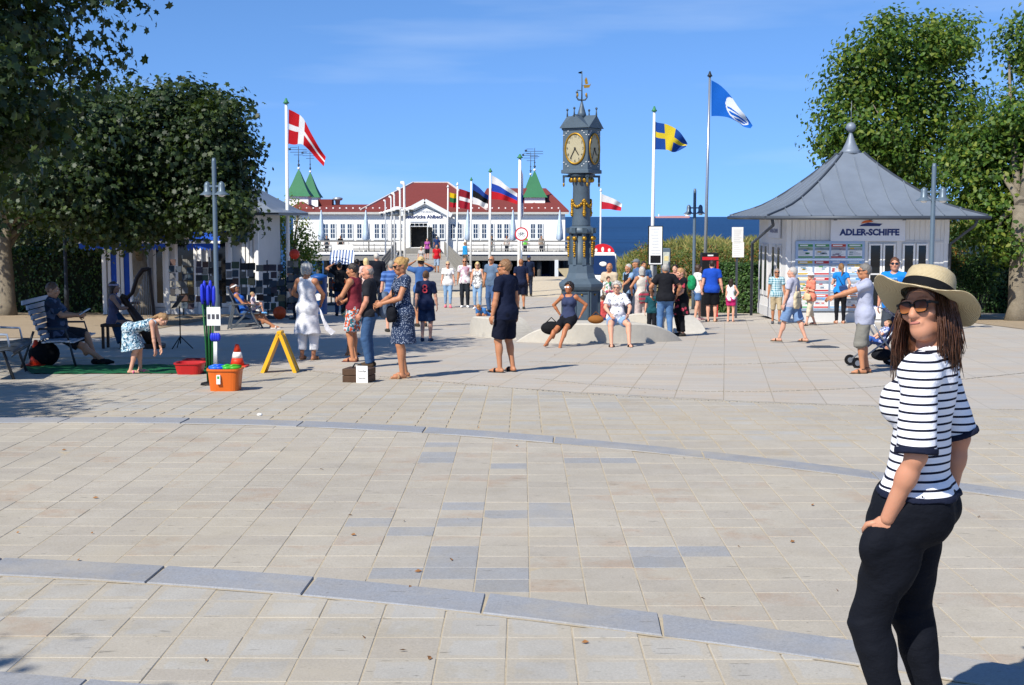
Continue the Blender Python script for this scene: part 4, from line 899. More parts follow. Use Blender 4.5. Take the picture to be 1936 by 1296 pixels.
for k in range(4):
    rz_ = k * math.pi / 2; zc_ = (cz(254) + cz(311)) / 2; Rx, Rz = .245, .335
    hold = bpy.data.objects.new('dial', None)
    mb = MB(); n = 40; mb.add([(Rx * math.cos(2 * math.pi * i / n), -.004, Rz * math.sin(2 * math.pi * i / n)) for i in range(n)], [tuple(range(n))])
    for i in range(12):
        pass
    dial = mb.build('dial', m_dial, cs, (math.sin(rz_) * (w2 + .004), -math.cos(rz_) * (w2 + .004), zc_), (0, 0, rz_))
    rim = MB(); rim.smooth = True; nn = 48; vs = []
    for i in range(nn):
        a = 2 * math.pi * i / nn
        for q in range(6): b = 2 * math.pi * q / 6; rr = .022 * math.cos(b); vs.append(((Rx + rr) * math.cos(a), -.012 + .018 * math.sin(b), (Rz + rr) * math.sin(a)))
    rim.add(vs, [(i * 6 + q, i * 6 + (q + 1) % 6, ((i + 1) % nn) * 6 + (q + 1) % 6, ((i + 1) % nn) * 6 + q) for i in range(nn) for q in range(6)]); rim.build('rim', m_gold, dial)
    for i in range(1, 13):
        a = math.pi / 2 - i * math.pi / 6; text(str(i), .082, m_ink2, dial, (Rx * .80 * math.cos(a), -.007, Rz * .82 * math.sin(a)), (R(90), 0, 0), 'numeral', .0008)
    hd = MB()
    for ang, l, wd_ in ((R(-57), .17, .022), (R(-118), .25, .016)):
        hd.bar((-.03 * math.cos(ang), -.016, -.03 * math.sin(ang)), (l * math.cos(ang), -.016, l * math.sin(ang)), .004, wd_)
    hd.ball((0, -.016, 0), .02, 8, 6); hd.build('hands', m_ink2, dial)
    for sx_ in (-1, 1):
        for sz_ in (-1, 1):
            for q in range(3): MB().ball((sx_ * (.275 - .05 * q if q else .28), -.004, sz_ * (.30 + .045 * q)), .013, 6, 4).build('stud', m_white, dial)
sp = MB(); zt2 = zp - .05
sp.lathe([(.12, zt2), (.09, zt2 + .1), (.045, zt2 + .25), (.022, cz(193))], 10); sp.build('spire', m_cast, clock)
vn = MB(); vn.tube([(0, 0, cz(193)), (0, 0, cz(135))], [.02, .01], 6)
for s in (-1, 1): vn.tube([(0, 0, cz(190)), (s * .08, 0, cz(189)), (s * .12, 0, cz(184)), (s * .11, 0, cz(177))], [.02, .022, .018, .012], 6)
vn.bar((0, 0, cz(172)), (-.11, 0, cz(171)), .012, .02); vn.bar((0, 0, cz(163)), (.2, 0, cz(161)), .012, .015); vn.add([(0, 0, cz(135)), (-.08, 0, cz(137)), (-.08, 0, cz(139)), (0, 0, cz(140))], [(0, 1, 2, 3), (3, 2, 1, 0)])
vn.ball((-.11, 0, cz(175)), .03, 8, 6); vn.build('weather_vane', m_cast_d, clock)
sh = MB(); sh.prism([(.05, cz(167)), (.17, cz(166)), (.21, cz(156)), (.18, cz(161)), (.04, cz(161))], -.012, .012); sh.prism([(.08, cz(160)), (.14, cz(159)), (.12, cz(150)), (.09, cz(146)), (.06, cz(152))], -.01, .01)
for s in (-1, 1): sh.ball((s * .10, 0, cz(180)), (.025, .02, .05), 8, 6)
sh.build('gilded_ship', m_gold, clock)
# concrete ring seats at its foot
m_conc = M('#b3aea3', .9, .09, 10, .35, bscale=90)
def ring_seat(label, c, R0, R1, a0, a1, h, run, n=40):
    """curved bench whose ends swing down to the paving"""
    t = thing('concrete_bench', label, 'seat', (c[0], c[1], zfar(*c))); vs = []; ln = (a1 - a0) * R0
    for i in range(n + 1):
        a = a0 + (a1 - a0) * i / n; d = Vector((math.cos(a), math.sin(a), 0)); e_ = min(i, n - i) / n * abs(ln) / run
        z = h * (1 if e_ >= 1 else (1 - (1 - e_) ** 2.2)); gg = (zfar(c[0] + d.x * R0, c[1] + d.y * R0) - zfar(*c))
        for rr, zz in ((R0, -.12), (R0, z - .03), (R0 + .03 * (1 if R1 > R0 else -1), z), (R1 - .03 * (1 if R1 > R0 else -1), z), (R1, z - .03), (R1, -.12)): vs.append((d.x * rr, d.y * rr, zz + gg + .002))
    mb = MB(); k = 6; mb.add(vs, [(i * k + q, i * k + (q + 1) % k, (i + 1) * k + (q + 1) % k, (i + 1) * k + q) for i in range(n) for q in range(k)] + [tuple(range(k)), tuple(n * k + q for q in range(k))[::-1]])
    mb.build('concrete', m_conc, t); return t
ccx, ccy = clock.location.x, clock.location.y
ring_seat('pale concrete seat curving round the front of the clock', (ccx + .15, ccy + .9), 2.95, 2.05, R(-124), R(-46), .42, 1.4)
ring_seat('pale concrete seat with a swooping end left of the clock', (ccx + .3, ccy + 1.6), 2.9, 2.1, R(180), R(232), .46, .9)
ring_seat('pale concrete seat behind the people right of the clock', (ccx + .3, ccy + 1.6), 2.9, 2.1, R(5), R(80), .46, 1.6)
# ------------------------------------------------------------------ lamps and flagpoles
def bell(mb, c, k=1.0):
    mb.lathe([(.20 * k, 0), (.195 * k, .012 * k), (.12 * k, .06 * k), (.085 * k, .10 * k), (.08 * k, .25 * k), (.055 * k, .31 * k), (.01 * k, .34 * k)], 18, c)
def lamp(label, base, px, top, bells=True, dark=False):
    base = Vector(base); D = base.y; zt = at(px, top, D).z - base.z; t = thing('street_lamp', label, 'lamp post', base, 0, 'grey lamp posts')
    m = M('#2b3036', .5) if dark else m_lamp  # dark variant: tree shade painted into the post's grey
    MB().tube([(0, 0, 0), (0, 0, .9), (0, 0, .95), (0, 0, zt * .98), (0, 0, zt)], [.075, .075, .06, .055, .04], 12).build('post', m, t)
    if bells:
        zb = zt - .92
        for s in (-1, 1):
            b = MB(); bell(b, (s * .2, -.1 * s, zb)); o = b.build('lamp_shade', m, t); MB().ball((s * .2, -.1 * s, zb + .01), (.09, .09, .06), 12, 8).build('bulb', m_white, o)
        MB().bar((-.2, .1, zb + .22), (.2, -.1, zb + .22), .035, .05).build('arm', m, t)
    return t
lamp('grey twin headed lamp post beside the flower sticks, left of the deckchair', G(411, 626), 408, 299)
lamp('grey twin headed lamp post in front of the ticket kiosk, behind the hat', G(1757, 628), 1760, 309)
lamp('smaller grey twin headed lamp post between the Swedish and the blue flag', (*at(1312, 500, 48.5).xy, .02), 1314, 357)
lamp('grey lamp post peeping over the shop roof beside the flagpole', (*at(506, 500, 49.5).xy, 0), 507, 355)
lamp('lamp post coloured darker for the tree shade above the seated man', G(127, 598), 127, 285, True, True)
m_pole = M('#e4e4e0', .4, .04, 4, .05); m_steel = M('#aab0b6', .3, .05, 4, .05, metal=.7)
def flagpole(label, px0, py0, px1, py1, D, r, mat=m_pole, cap='#3d7a52', base_z=0.0):
    a = at(px0, py0, D); b = at(px1, py1, D); z = base_z; d = (a - b); k = (z - b.z) / (a.z - b.z); p = b + d * k; p.z = z
    t = thing('flagpole', label, 'flagpole', p, 0, 'flagpoles'); v = a - p
    MB().tube([Vector((0, 0, -.1)), v * .5, v], [r, r * .85, r * .6], 12).build('pole', mat, t)
    c = MB(); c.lathe([(r * .7, 0), (r * 1.5, .03), (r * .9, .09), (r * .3, .2)], 10, v); c.build('cap', M(cap, .5), t); MB().lathe([(r * 2, 0), (r * 2, .05)], 12).build('foot_plate', m_steel, t); return t
def poly(pts, u):
    n = len(pts) - 1; f = min(u * n, n - 1e-6); i = int(f); k = f - i
    k2 = k
    return (pts[i][0] + (pts[i + 1][0] - pts[i][0]) * k2, pts[i][1] + (pts[i + 1][1] - pts[i][1]) * k2)
def curve_pts(pts, u):
    """smooth curve through the points"""
    n = len(pts) - 1; f = min(u * n, n - 1e-6); i = int(f); k = f - i
    P = [pts[max(0, min(n, j))] for j in (i - 1, i, i + 1, i + 2)]
    return tuple(.5 * (2 * P[1][q] + (P[2][q] - P[0][q]) * k + (2 * P[0][q] - 5 * P[1][q] + 4 * P[2][q] - P[3][q]) * k * k + (3 * P[1][q] - P[0][q] - 3 * P[2][q] + P[3][q]) * k ** 3) for q in (0, 1))
def flag(label, D, top, bot, pat, cols, nu=40, nv=24, wave=.10, ph=0):
    us = fr(0, 1, nu); vs_ = fr(0, 1, nv); V = []; h = at(*top[0], D); t = thing('flag', label, 'flag', h, 0, 'flags on poles')
    for v in vs_:
        for u in us:
            a, b = curve_pts(top, u), curve_pts(bot, u); p = (a[0] + (b[0] - a[0]) * v, a[1] + (b[1] - a[1]) * v)
            w = wave * u ** .7 * (math.sin(u * 8 + ph + v * 1.8) + .4 * math.sin(u * 15 + v * 4 + ph)); q = at(p[0], p[1], D + w) - h; V.append(q)
    n = nu + 1; Fq = [(j * n + i, j * n + i + 1, (j + 1) * n + i + 1, (j + 1) * n + i) for j in range(nv) for i in range(nu)]
    mi = [pat((i + .5) / nu, (j + .5) / nv) for j in range(nv) for i in range(nu)]
    mats = []
    for c in cols:
        k = ('flag', c)
        if k not in _mats:
            tt = NT('flag_cloth'); cc = lin(c); p = tt.n('ShaderNodeBsdfPrincipled', {'Base Color': cc, 'Roughness': .8, 'Specular IOR Level': .2}); tr = tt.n('ShaderNodeBsdfTranslucent', {'Color': cc}); mx = tt.n('ShaderNodeMixShader', {0: .35, 1: p, 2: tr}); tt.set(tt.out, 'Surface', mx); _mats[k] = tt.m
        mats.append(_mats[k])
    o = link('cloth', mesh_np(V, Fq, 'cloth', True, mi), mats, t)
    return t
def nordic(u, v): return 1 if (.30 < u < .46 or .40 < v < .60) else 0
def hor(*b):
    def f(u, v):
        for i, e in enumerate(b):
            if v < e: return i
        return len(b)
    return f
flagpole('tall white flagpole carrying the red and white Danish flag', 541, 197, 545, 520, 46, .075)
flag('red flag with a white cross on the tall left pole', 46, [(546, 207), (560, 214), (573, 224), (588, 252), (604, 280), (616, 297)], [(545, 272), (556, 274), (570, 273), (584, 284), (598, 300), (612, 315)], nordic, ['#c01822', '#e8e6e2'])
flagpole('white flagpole carrying the blue and yellow Swedish flag', 1237, 212, 1232, 560, 46.5, .07)
flag('blue flag with a yellow cross, rumpled by the wind', 46.5, [(1238, 222), (1240, 231), (1262, 236), (1282, 247), (1294, 262), (1300, 272)], [(1233, 283), (1248, 283), (1262, 284), (1272, 288), (1282, 286), (1297, 278)], lambda u, v: 1 if (.34 < u < .55 or .36 < v < .58) else 0, ['#1c4a98', '#e0c430'])
flagpole('tallest steel flagpole carrying the bright blue flag with the white disc', 1342, 146, 1332, 540, 46.8, .065, m_steel, '#2a2c2e')
def bf(u, v):
    x, y = (u - .60) / .28, (v - .46) / .52
    if x * x + y * y > 1: return 0
    if y < -.05 - .25 * x: return 1
    return 1 if (math.sin((y + .35 * x) * 15 + math.sin(x * 4) * .7) > .45 or x * x + y * y > .80) else 0
flag('bright blue beach flag with a white disc and waves', 46.8, [(1345, 152), (1362, 162), (1380, 180), (1396, 203), (1412, 222), (1423, 238)], [(1345, 220), (1360, 220), (1378, 223), (1396, 232), (1406, 240), (1419, 243)], bf, ['#1766c4', '#e8ecef'], 70, 46)
for nm, px, top, D, r in (('white flagpole carrying the yellow, green and red flag', 847, 355, 95, .07), ('white flagpole carrying the dark red flag with a white band', 865, 351, 85, .07), ('white flagpole carrying the blue, black and white flag', 891, 342, 76, .07), ('white flagpole carrying the white, blue and red flag', 927, 326, 68, .08), ('thick white flagpole with a limp blue and white flag', 983, 300, 60, .1), ('slim white flagpole right of the clock carrying the white over red flag', 1136, 362, 90, .07)):
    flagpole(nm, px, top, px - 1, 470, D, r, m_pole, '#3d7a52' if D < 80 else '#d8d8d4')
flag('yellow, green and red striped flag nearest the hall', 95, [(850, 364), (856, 366), (863, 367)], [(850, 391), (857, 393), (863, 392)], hor(.36, .68), ['#e0b818', '#2c6e44', '#b82430'], 18, 12, .08)
flag('dark red flag with a narrow white band', 85, [(868, 357), (878, 360), (889, 364)], [(868, 393), (878, 395), (888, 397)], hor(.40, .60), ['#8c1f2c', '#e6e2de', '#a02030'], 18, 15, .08)
flag('blue, black and white striped flag', 76, [(894, 346), (906, 355), (916, 365), (924, 370)], [(893, 386), (904, 388), (914, 392), (922, 394)], hor(.34, .66), ['#1f3f88', '#17181a', '#e6e4e0'], 24, 12, .1)
flag('white, blue and red striped flag blowing right', 68, [(930, 332), (944, 340), (958, 352), (978, 366)], [(929, 377), (945, 378), (960, 381), (978, 387)], hor(.34, .66), ['#e6e4e2', '#2848a8', '#c02028'], 24, 12, .1)
flag('limp white flag with blue stripes hanging along its pole', 60, [(985, 318), (987, 325), (989, 330)], [(984, 405), (987, 412), (990, 411)], lambda u, v: 1 if (.35 < u < .62 or .5 < v < .68) else 0, ['#dfe2e6', '#28458c'], 20, 30, .12)
flag('white over red flag just right of the clock', 90, [(1137, 367), (1150, 372), (1164, 378), (1176, 386)], [(1137, 396), (1152, 396), (1164, 398), (1174, 399)], hor(.5), ['#e6e4e2', '#c8283a'], 24, 12, .1)
# pier lamps along the left of the walkway
for k, (px, top, lt, D) in enumerate(((765, 347, 397, 58), (757, 358, 399, 67), (746, 367, 401, 81), (740, 373, 402, 92), (729, 380, 404, 113))):
    b = Vector((*at(px, 450, D).xy, .02)); zt = at(px, top, D).z; zl = at(px, lt, D).z
    t = thing('pier_lamp', ['nearest', 'second nearest', 'middle', 'second farthest', 'farthest'][k] + ' white pier lamp on the left of the walkway', 'lamp post', b, 0, 'white pier lamps')
    MB().tube([(0, 0, 0), (0, 0, zt - .3), (0, 0, zt - .1), (-.06, 0, zt), (-.16, 0, zt + .02)], [.06, .05, .06, .09, .06], 10).build('post', m_pole, t)
    for s in (-1, 1):
        l = MB(); l.lathe([(.08, -.28), (.10, -.26), (.10, -.02)], 10, (s * .3, 0, zl)); o = l.build('lantern', M('#6d757c', .3, .05, metal=.4), t); MB().lathe([(.26, 0), (.24, .05), (.10, .12)], 14, (s * .3, 0, zl)).build('hood', m_pole, o)
    MB().bar((-.3, 0, zl + .05), (.3, 0, zl + .05), .04, .05).build('arm', m_pole, t)
# ------------------------------------------------------------------ signs and street furniture
p = at(986, 443, 56.5); t = thing('traffic_sign', 'round white sign with red rim and a bicycle', 'sign', (p.x, p.y, 0))
MB().tube([(0, .02, 0), (0, .02, p.z + .2)], .03, 8).build('post', m_steel, t)
def disc(r, y, n=40): return MB().add([(r * math.cos(2 * math.pi * i / n), y, r * math.sin(2 * math.pi * i / n)) for i in range(n)], [tuple(range(n))])
mb = disc(.29, -.012); mb.lathe([(.0, 0)], 3) if False else None; sg = mb.build('sign_rim', M('#c0202a', .4, .02, bump=0), t, (0, 0, p.z)); disc(.235, -.016).build('sign_face', M('#e6e8ea', .4, .02, bump=0), sg)
bk = MB()
for cx_ in (-.09, .09): 
    for i in range(20): a, b = 2 * math.pi * i / 20, 2 * math.pi * (i + 1) / 20; bk.bar((cx_ + .06 * math.cos(a), -.02, -.03 + .06 * math.sin(a)), (cx_ + .06 * math.cos(b), -.02, -.03 + .06 * math.sin(b)), .004, .012)
for a, b in (((-.09, -.03), (-.03, .05)), ((-.03, .05), (.06, .05)), ((.06, .05), (.0, -.03)), ((.0, -.03), (-.09, -.03)), ((.0, -.03), (-.04, .07)), ((.09, -.03), (.05, .09)), ((.05, .09), (.08, .1)), ((-.06, .075), (-.02, .075))): bk.bar((a[0], -.02, a[1]), (b[0], -.02, b[1]), .004, .012)
bk.build('bicycle_symbol', m_ink2, sg)
def dboard(px0, px1, py0, py1, D): a, b = at(px0, py0, D), at(px1, py1, D); return a.x, b.x, b.z, a.z
x0, x1, z0, z1 = dboard(1227.5, 1251, 429, 500, 42); zg = zfar(0, 42); t = thing('information_stele', 'tall white information board with a black square, below the Swedish flag', 'sign', ((x0 + x1) / 2, 42, zg)); w = (x1 - x0) / 2
b = MB().box(-w - .03, w + .03, -.03, .04, z0 - zg - .03, z1 - zg + .03, .008).build('frame', m_black, t); MB().box(-w, w, -.04, -.031, z0 - zg, z1 - zg).build('board', m_paper, b); MB().box(-w * .8, w * .8, -.046, -.041, z0 - zg + .04, z0 - zg + .28).build('black_square', m_black, b)
MB().box(-.05, .05, 0, .04, 0, z0 - zg - .03).build('post', m_zinc_d, t)
for k in range(9): MB().box(-w * (.3 + .5 * rnd.random()), w * (.3 + .5 * rnd.random()), -.044, -.041, z1 - zg - .08 - k * .095, z1 - zg - .065 - k * .095).build('text_line', m_ink, b)
x0, x1, z0, z1 = dboard(1383.5, 1404.5, 430, 487, 41); zg = zfar(0, 41); t = thing('notice_board', 'plain white notice board on a post left of the kiosk', 'sign', ((x0 + x1) / 2, 41, zg), R(8)); w = (x1 - x0) / 2
MB().box(-w, w, -.03, 0, (z0 + z1) / 2 - zg + .006, z1 - zg, .004).build('board', m_white, t); MB().box(-w + .02, w + .03, -.035, -.005, z0 - zg, (z0 + z1) / 2 - zg, .004).build('board', m_white, t); MB().box(-.03, .03, .002, .05, 0, z1 - zg - .1).build('post', m_zinc_d, t)
for k in range(14): MB().box(-w * .75, w * (.2 + .5 * rnd.random()), -.037, -.0355, z0 - zg + .06 + k * .06, z0 - zg + .072 + k * .06).build('text_line', m_board2, t)
x0, x1, z0, z1 = dboard(1252, 1267, 470, 560, 43); zg = zfar(0, 43); t = thing('ticket_machine', 'grey ticket machine right of the information board', 'ticket machine', ((x0 + x1) / 2, 43, zg)); w = (x1 - x0) / 2
MB().box(-w, w, 0, .35, 0, z1 - zg, .02).build('cabinet', m_lamp, t); MB().box(-w * .75, w * .75, -.012, -.001, z1 - zg - .75, z1 - zg - .12, .004).build('panel', M('#b8bcb0', .4, .3, 12), t); MB().box(-w * .5, w * .5, -.02, -.0125, z1 - zg - .4, z1 - zg - .25).build('display', M('#d8c890', .4, .2, 20), t)
x0, x1, z0, z1 = dboard(1328, 1357, 479, 590, 42); zg = zfar(0, 42); t = thing('photo_booth', 'black booth with red edging behind the blue shirted man', 'booth', ((x0 + x1) / 2, 42, zg)); w = (x1 - x0) / 2
MB().box(-w, w, 0, .5, 0, z1 - zg, .012).build('cabinet', m_black, t); MB().box(-w, w, -.01, -.001, z1 - zg - .22, z1 - zg - .12).build('red_band', M('#c0202a', .4), t); MB().box(w - .06, w + .003, -.01, .3, 0, z1 - zg - .25).build('red_edge', M('#b01c24', .4), t); MB().box(-w * .35, w * .35, -.008, -.001, z1 - zg - .095, z1 - zg - .05).build('lettering_panel', m_white2, t)
# white shuttle van with a red arched sign
zg = zfar(0, 44); a = at(1141, 500, 44); t = thing('shuttle_van', 'white shuttle van with a red arched roof sign right of the clock', 'van', (a.x, 44, zg)); h = lambda py: at(968, py, 44).z - zg; w = 44 / FPX * 27
mb = MB(); mb.box(-w, w, .1, 3.2, .35, h(520), .05); mb.prism([(-w, h(520)), (w, h(520)), (w * .92, h(481)), (-w * .92, h(481))], .35, 3.2); mb.box(-w * .95, w * .95, 0, .12, .35, h(530), .03); mb.build('body', m_white, t)
MB().add([(-w * .9, .095, h(519)), (w * .9, .095, h(519)), (w * .84, .33, h(484)), (-w * .84, .33, h(484))], [(0, 1, 2, 3)]).build('windscreen', glass_m('#1a2c50'), t)
MB().ball((0, .18, h(500)), (.13, .02, .08), 10, 6).build('map_sticker', m_white, t)
ar = MB().prism([(math.cos(math.pi * i / 14) * w * .82, h(479) + math.sin(math.pi * i / 14) * h(479) * 0 + math.sin(math.pi * i / 14) * .30) for i in range(15)], .4, .48).build('roof_sign', M('#c4202a', .4), t)
MB().box(-w * .82, w * .82, .38, .5, h(481), h(478)).build('sign_strip', m_white, t)
for s in (-.22, 0, .22): MB().ball((s, .39, h(473) - abs(s) * .1), (.05, .01, .09 if s == 0 else .06), 8, 6).build('sign_figure', m_white, ar)
for s in (-1, 1):
    MB().tube([(s * w * .95, .5, .33), (s * w * .72, .5, .33)], .32, 18).build('wheel', m_black, t); MB().tube([(s * w * .95, 2.6, .33), (s * w * .72, 2.6, .33)], .32, 18).build('wheel', m_black, t); MB().ball((s * w * .72, .0, .75), (.09, .03, .08), 10, 6).build('headlight', m_glass_b, t)
    MB().box(s * w - .01, s * w + .01, .9, 2.2, h(516), h(486)).build('side_window', m_glass, t)
MB().box(-w * .6, w * .6, -.012, -.001, .55, .68).build('number_plate', m_white2, t)
# blue litter bin, manhole
b = G(603, 590); t = thing('litter_bin', 'dark blue litter bin behind the woman in white', 'bin', (at(603, 540, 44).x, 44, zfar(0, 44))); MB().lathe([(.24, 0), (.27, .05), (.27, 1.2), (.29, 1.22), (.27, 1.3), (.1, 1.36)], 18).build('drum', M('#1f4f90', .45), t); MB().box(-.16, .16, -.285, -.24, 1.02, 1.14).build('opening', m_black, t); disc(.12, -.276, 20).build('sticker', m_white, t, (0, 0, .6))
b = G(1556, 657); t = thing('manhole_cover', 'round dark manhole cover flush in the paving before the kiosk', 'manhole cover', b); MB().lathe([(.33, -.02), (.33, .006), (.3, .008)], 28).build('ring', m_zinc_d, t)
for k in range(-3, 4): MB().box(-.26 + abs(k) * .02, .26 - abs(k) * .02, k * .075 - .02, k * .075 + .02, .0085, .014).build('rib', m_zinc_d, t)
for px, py, nm in ((1397, 590, 'low concrete block bench in front of the clipped hedge'),):
    b = G(px, py); t = thing('concrete_block', nm, 'bench', b); MB().box(-.28, .28, -.2, .25, 0, .42, .03).build('block', m_conc, t)
# ------------------------------------------------------------------ people: one smooth field per body or garment, meshed with surface nets
_CO = np.array([(i, j, k) for i in (0, 1) for j in (0, 1) for k in (0, 1)])
_ED = [(a, b) for a in range(8) for b in range(a + 1, 8) if np.abs(_CO[a] - _CO[b]).sum() == 1]
def snet(F, o, v):
    Sg = F < 0; nx, ny, nz = F.shape
    cnt = sum(Sg[i:nx - 1 + i, j:ny - 1 + j, k:nz - 1 + k].astype(np.int8) for i, j, k in _CO)
    I = np.argwhere((cnt > 0) & (cnt < 8))
    if len(I) == 0: return np.zeros((0, 3)), np.zeros((0, 4), int)
    idx = np.full((nx - 1, ny - 1, nz - 1), -1, np.int32); idx[I[:, 0], I[:, 1], I[:, 2]] = np.arange(len(I))
    val = np.stack([F[I[:, 0] + c[0], I[:, 1] + c[1], I[:, 2] + c[2]] for c in _CO], 1)
    pos = np.zeros((len(I), 3)); n = np.zeros(len(I))
    for a, b in _ED:
        m = (val[:, a] < 0) != (val[:, b] < 0); t = np.where(m, val[:, a] / np.where(m, val[:, a] - val[:, b], 1), 0)
        pos += m[:, None] * (_CO[a] + t[:, None] * (_CO[b] - _CO[a])); n += m
    V = (I + pos / n[:, None]) * v + o; Q = []
    for ax in range(3):
        o1, o2 = [a for a in range(3) if a != ax]
        sl = [slice(None)] * 3; sl[ax] = slice(0, -1); sl[o1] = slice(1, -1); sl[o2] = slice(1, -1); A_ = Sg[tuple(sl)]
        sl[ax] = slice(1, None); B_ = Sg[tuple(sl)]; E = np.argwhere(A_ != B_)
        if len(E) == 0: continue
        fl = A_[E[:, 0], E[:, 1], E[:, 2]]; c = E.copy(); c[:, o1] += 1; c[:, o2] += 1
        def g(d1, d2):
            q = c.copy(); q[:, o1] += d1; q[:, o2] += d2; return idx[q[:, 0], q[:, 1], q[:, 2]]
        q = np.stack([g(-1, -1), g(0, -1), g(0, 0), g(-1, 0)], 1)
        if ax == 1: q = q[:, ::-1]
        Q.append(np.where(fl[:, None], q, q[:, ::-1]))
    return V, np.concatenate(Q)
def npv(a): return np.array(a, np.float32)
class Field:
    def __init__(s, lo, hi, v):
        s.v = v; s.o = npv(lo) - v * 2; n = np.ceil((npv(hi) + 2 * v - s.o) / v).astype(int) + 1
        s.ax = [s.o[i] + v * np.arange(n[i], dtype=np.float32) for i in range(3)]; s.F = np.full(tuple(n), .3, np.float32)
    def sub(s, lo, hi):
        sl = []
        for i in range(3):
            a = max(0, int((lo[i] - s.o[i]) / s.v)); b = min(len(s.ax[i]), int((hi[i] - s.o[i]) / s.v) + 2)
            if b <= a: return None
            sl.append(slice(a, b))
        return tuple(sl)
    def grid(s, sl): return s.ax[0][sl[0]][:, None, None], s.ax[1][sl[1]][None, :, None], s.ax[2][sl[2]][None, None, :]
    def put(s, sl, d, k):
        f = s.F[sl]
        if k > 0: h = np.maximum(k - np.abs(f - d), 0) / k; s.F[sl] = np.minimum(f, d) - h * h * k * .25
        else: s.F[sl] = np.minimum(f, d)
    def cone(s, a, b, ra, rb, k=.02, sq=None, flat=False):
        a, b = npv(a), npv(b); m = max(ra, rb) * (1.25 if sq is None or sq[1] <= 1 else sq[1] * 1.1) + max(k, .03)
        sl = s.sub(np.minimum(a, b) - m, np.maximum(a, b) + m)
        if sl is None: return s
        X, Y, Z = s.grid(sl); px, py, pz = X - a[0], Y - a[1], Z - a[2]; ba = b - a
        if sq is not None:
            n, q = npv(sq[0]), 1 / sq[1] - 1; dn = (px * n[0] + py * n[1] + pz * n[2]) * q; px, py, pz = px + n[0] * dn, py + n[1] * dn, pz + n[2] * dn; ba = ba + n * (ba @ n) * q
        L2 = max(float(ba @ ba), 1e-9); t = (px * ba[0] + py * ba[1] + pz * ba[2]) / L2; tc = np.clip(t, 0, 1)
        if flat:
            d = np.sqrt((px - ba[0] * t) ** 2 + (py - ba[1] * t) ** 2 + (pz - ba[2] * t) ** 2) - (ra + (rb - ra) * tc); L_ = math.sqrt(L2); d = np.maximum(d, np.maximum(-t, t - 1) * L_)
        else: d = np.sqrt((px - ba[0] * tc) ** 2 + (py - ba[1] * tc) ** 2 + (pz - ba[2] * tc) ** 2) - (ra + (rb - ra) * tc)
        s.put(sl, d, k); return s
    def ell(s, c, r, ax=None, k=.02, neg=False):
        c = npv(c); r = npv(r); m = float(r.max()) + max(k, .03); sl = s.sub(c - m, c + m)
        if sl is None: return s
        X, Y, Z = s.grid(sl); p = (X - c[0], Y - c[1], Z - c[2])
        if ax is not None: p = [p[0] * e[0] + p[1] * e[1] + p[2] * e[2] for e in (npv(v) for v in ax)]
        q = np.sqrt((p[0] / r[0]) ** 2 + (p[1] / r[1]) ** 2 + (p[2] / r[2]) ** 2); g = np.sqrt((p[0] / r[0] ** 2) ** 2 + (p[1] / r[1] ** 2) ** 2 + (p[2] / r[2] ** 2) ** 2) + 1e-6
        d = q * (q - 1) / g
        if neg: s.F[sl] = np.maximum(s.F[sl], -d)
        else: s.put(sl, d, k)
        return s
    def keep(s, p, n):                   # keep the half space in front of p along n
        p, n = npv(p), npv(n); X, Y, Z = s.ax[0][:, None, None], s.ax[1][None, :, None], s.ax[2][None, None, :]
        s.F = np.maximum(s.F, -((X - p[0]) * n[0] + (Y - p[1]) * n[1] + (Z - p[2]) * n[2])); return s
    def rough(s, amp, fq, seed=0):
        X, Y, Z = s.ax[0][:, None, None], s.ax[1][None, :, None], s.ax[2][None, None, :]
        s.F = s.F + amp * (np.sin(fq * (X * 1.1 + Z * .6) + seed) * np.sin(fq * (Y * .9 - Z * .5) + 1.3 * seed) + .6 * np.sin(fq * 1.9 * (Z + .3 * X) + seed * 2.1) * np.sin(fq * 1.6 * (X - Y) + seed)); return s
    def mesh(s): return snet(s.F, s.o, s.v)
def ik(a, c, l1, l2, hint):
    d = c - a; Ld = min(d.length, (l1 + l2) * .999); Ld = max(Ld, abs(l1 - l2) + .01); u = d.normalized(); ca = max(-1, min(1, (l1 * l1 + Ld * Ld - l2 * l2) / (2 * l1 * Ld)))
    h = Vector(hint); h = h - u * h.dot(u); h = h.normalized() if h.length > 1e-6 else u.orthogonal().normalized()
    return a + u * (l1 * ca) + h * (l1 * math.sqrt(1 - ca * ca)), a + u * Ld
def skin_m(c):
    k = ('skin', c)
    if k not in _mats:
        t = NT('skin'); v = t.obj(); cc = lin(c); col = t.mix(t.ramp(t.noise(9, 4, v), [(.4, 0.), (.75, .35)]), cc, (cc[0] * .95, cc[1] * .72, cc[2] * .66))
        _mats[k] = t.done(col, .52, t.noise(60, 3, v), .06, .003, spec=.35, Subsurface_Weight=.06, Subsurface_Radius=(.012, .005, .003))
    return _mats[k]
def hair_m(c, lo=.45, hi=1.7):
    k = ('hair', c, lo)
    if k not in _mats:
        t = NT('hair'); v = t.obj(); mp = t.n('ShaderNodeMapping', {'Vector': v, 'Scale': (150, 150, 14)}).outputs[0]; n = t.noise(1, 3, mp, .6); cc = lin(c)
        col = t.mix(n, tuple(x * lo for x in cc), tuple(min(1, x * hi) for x in cc)); _mats[k] = t.done(col, .45, n, .6, .012, spec=.4)
    return _mats[k]
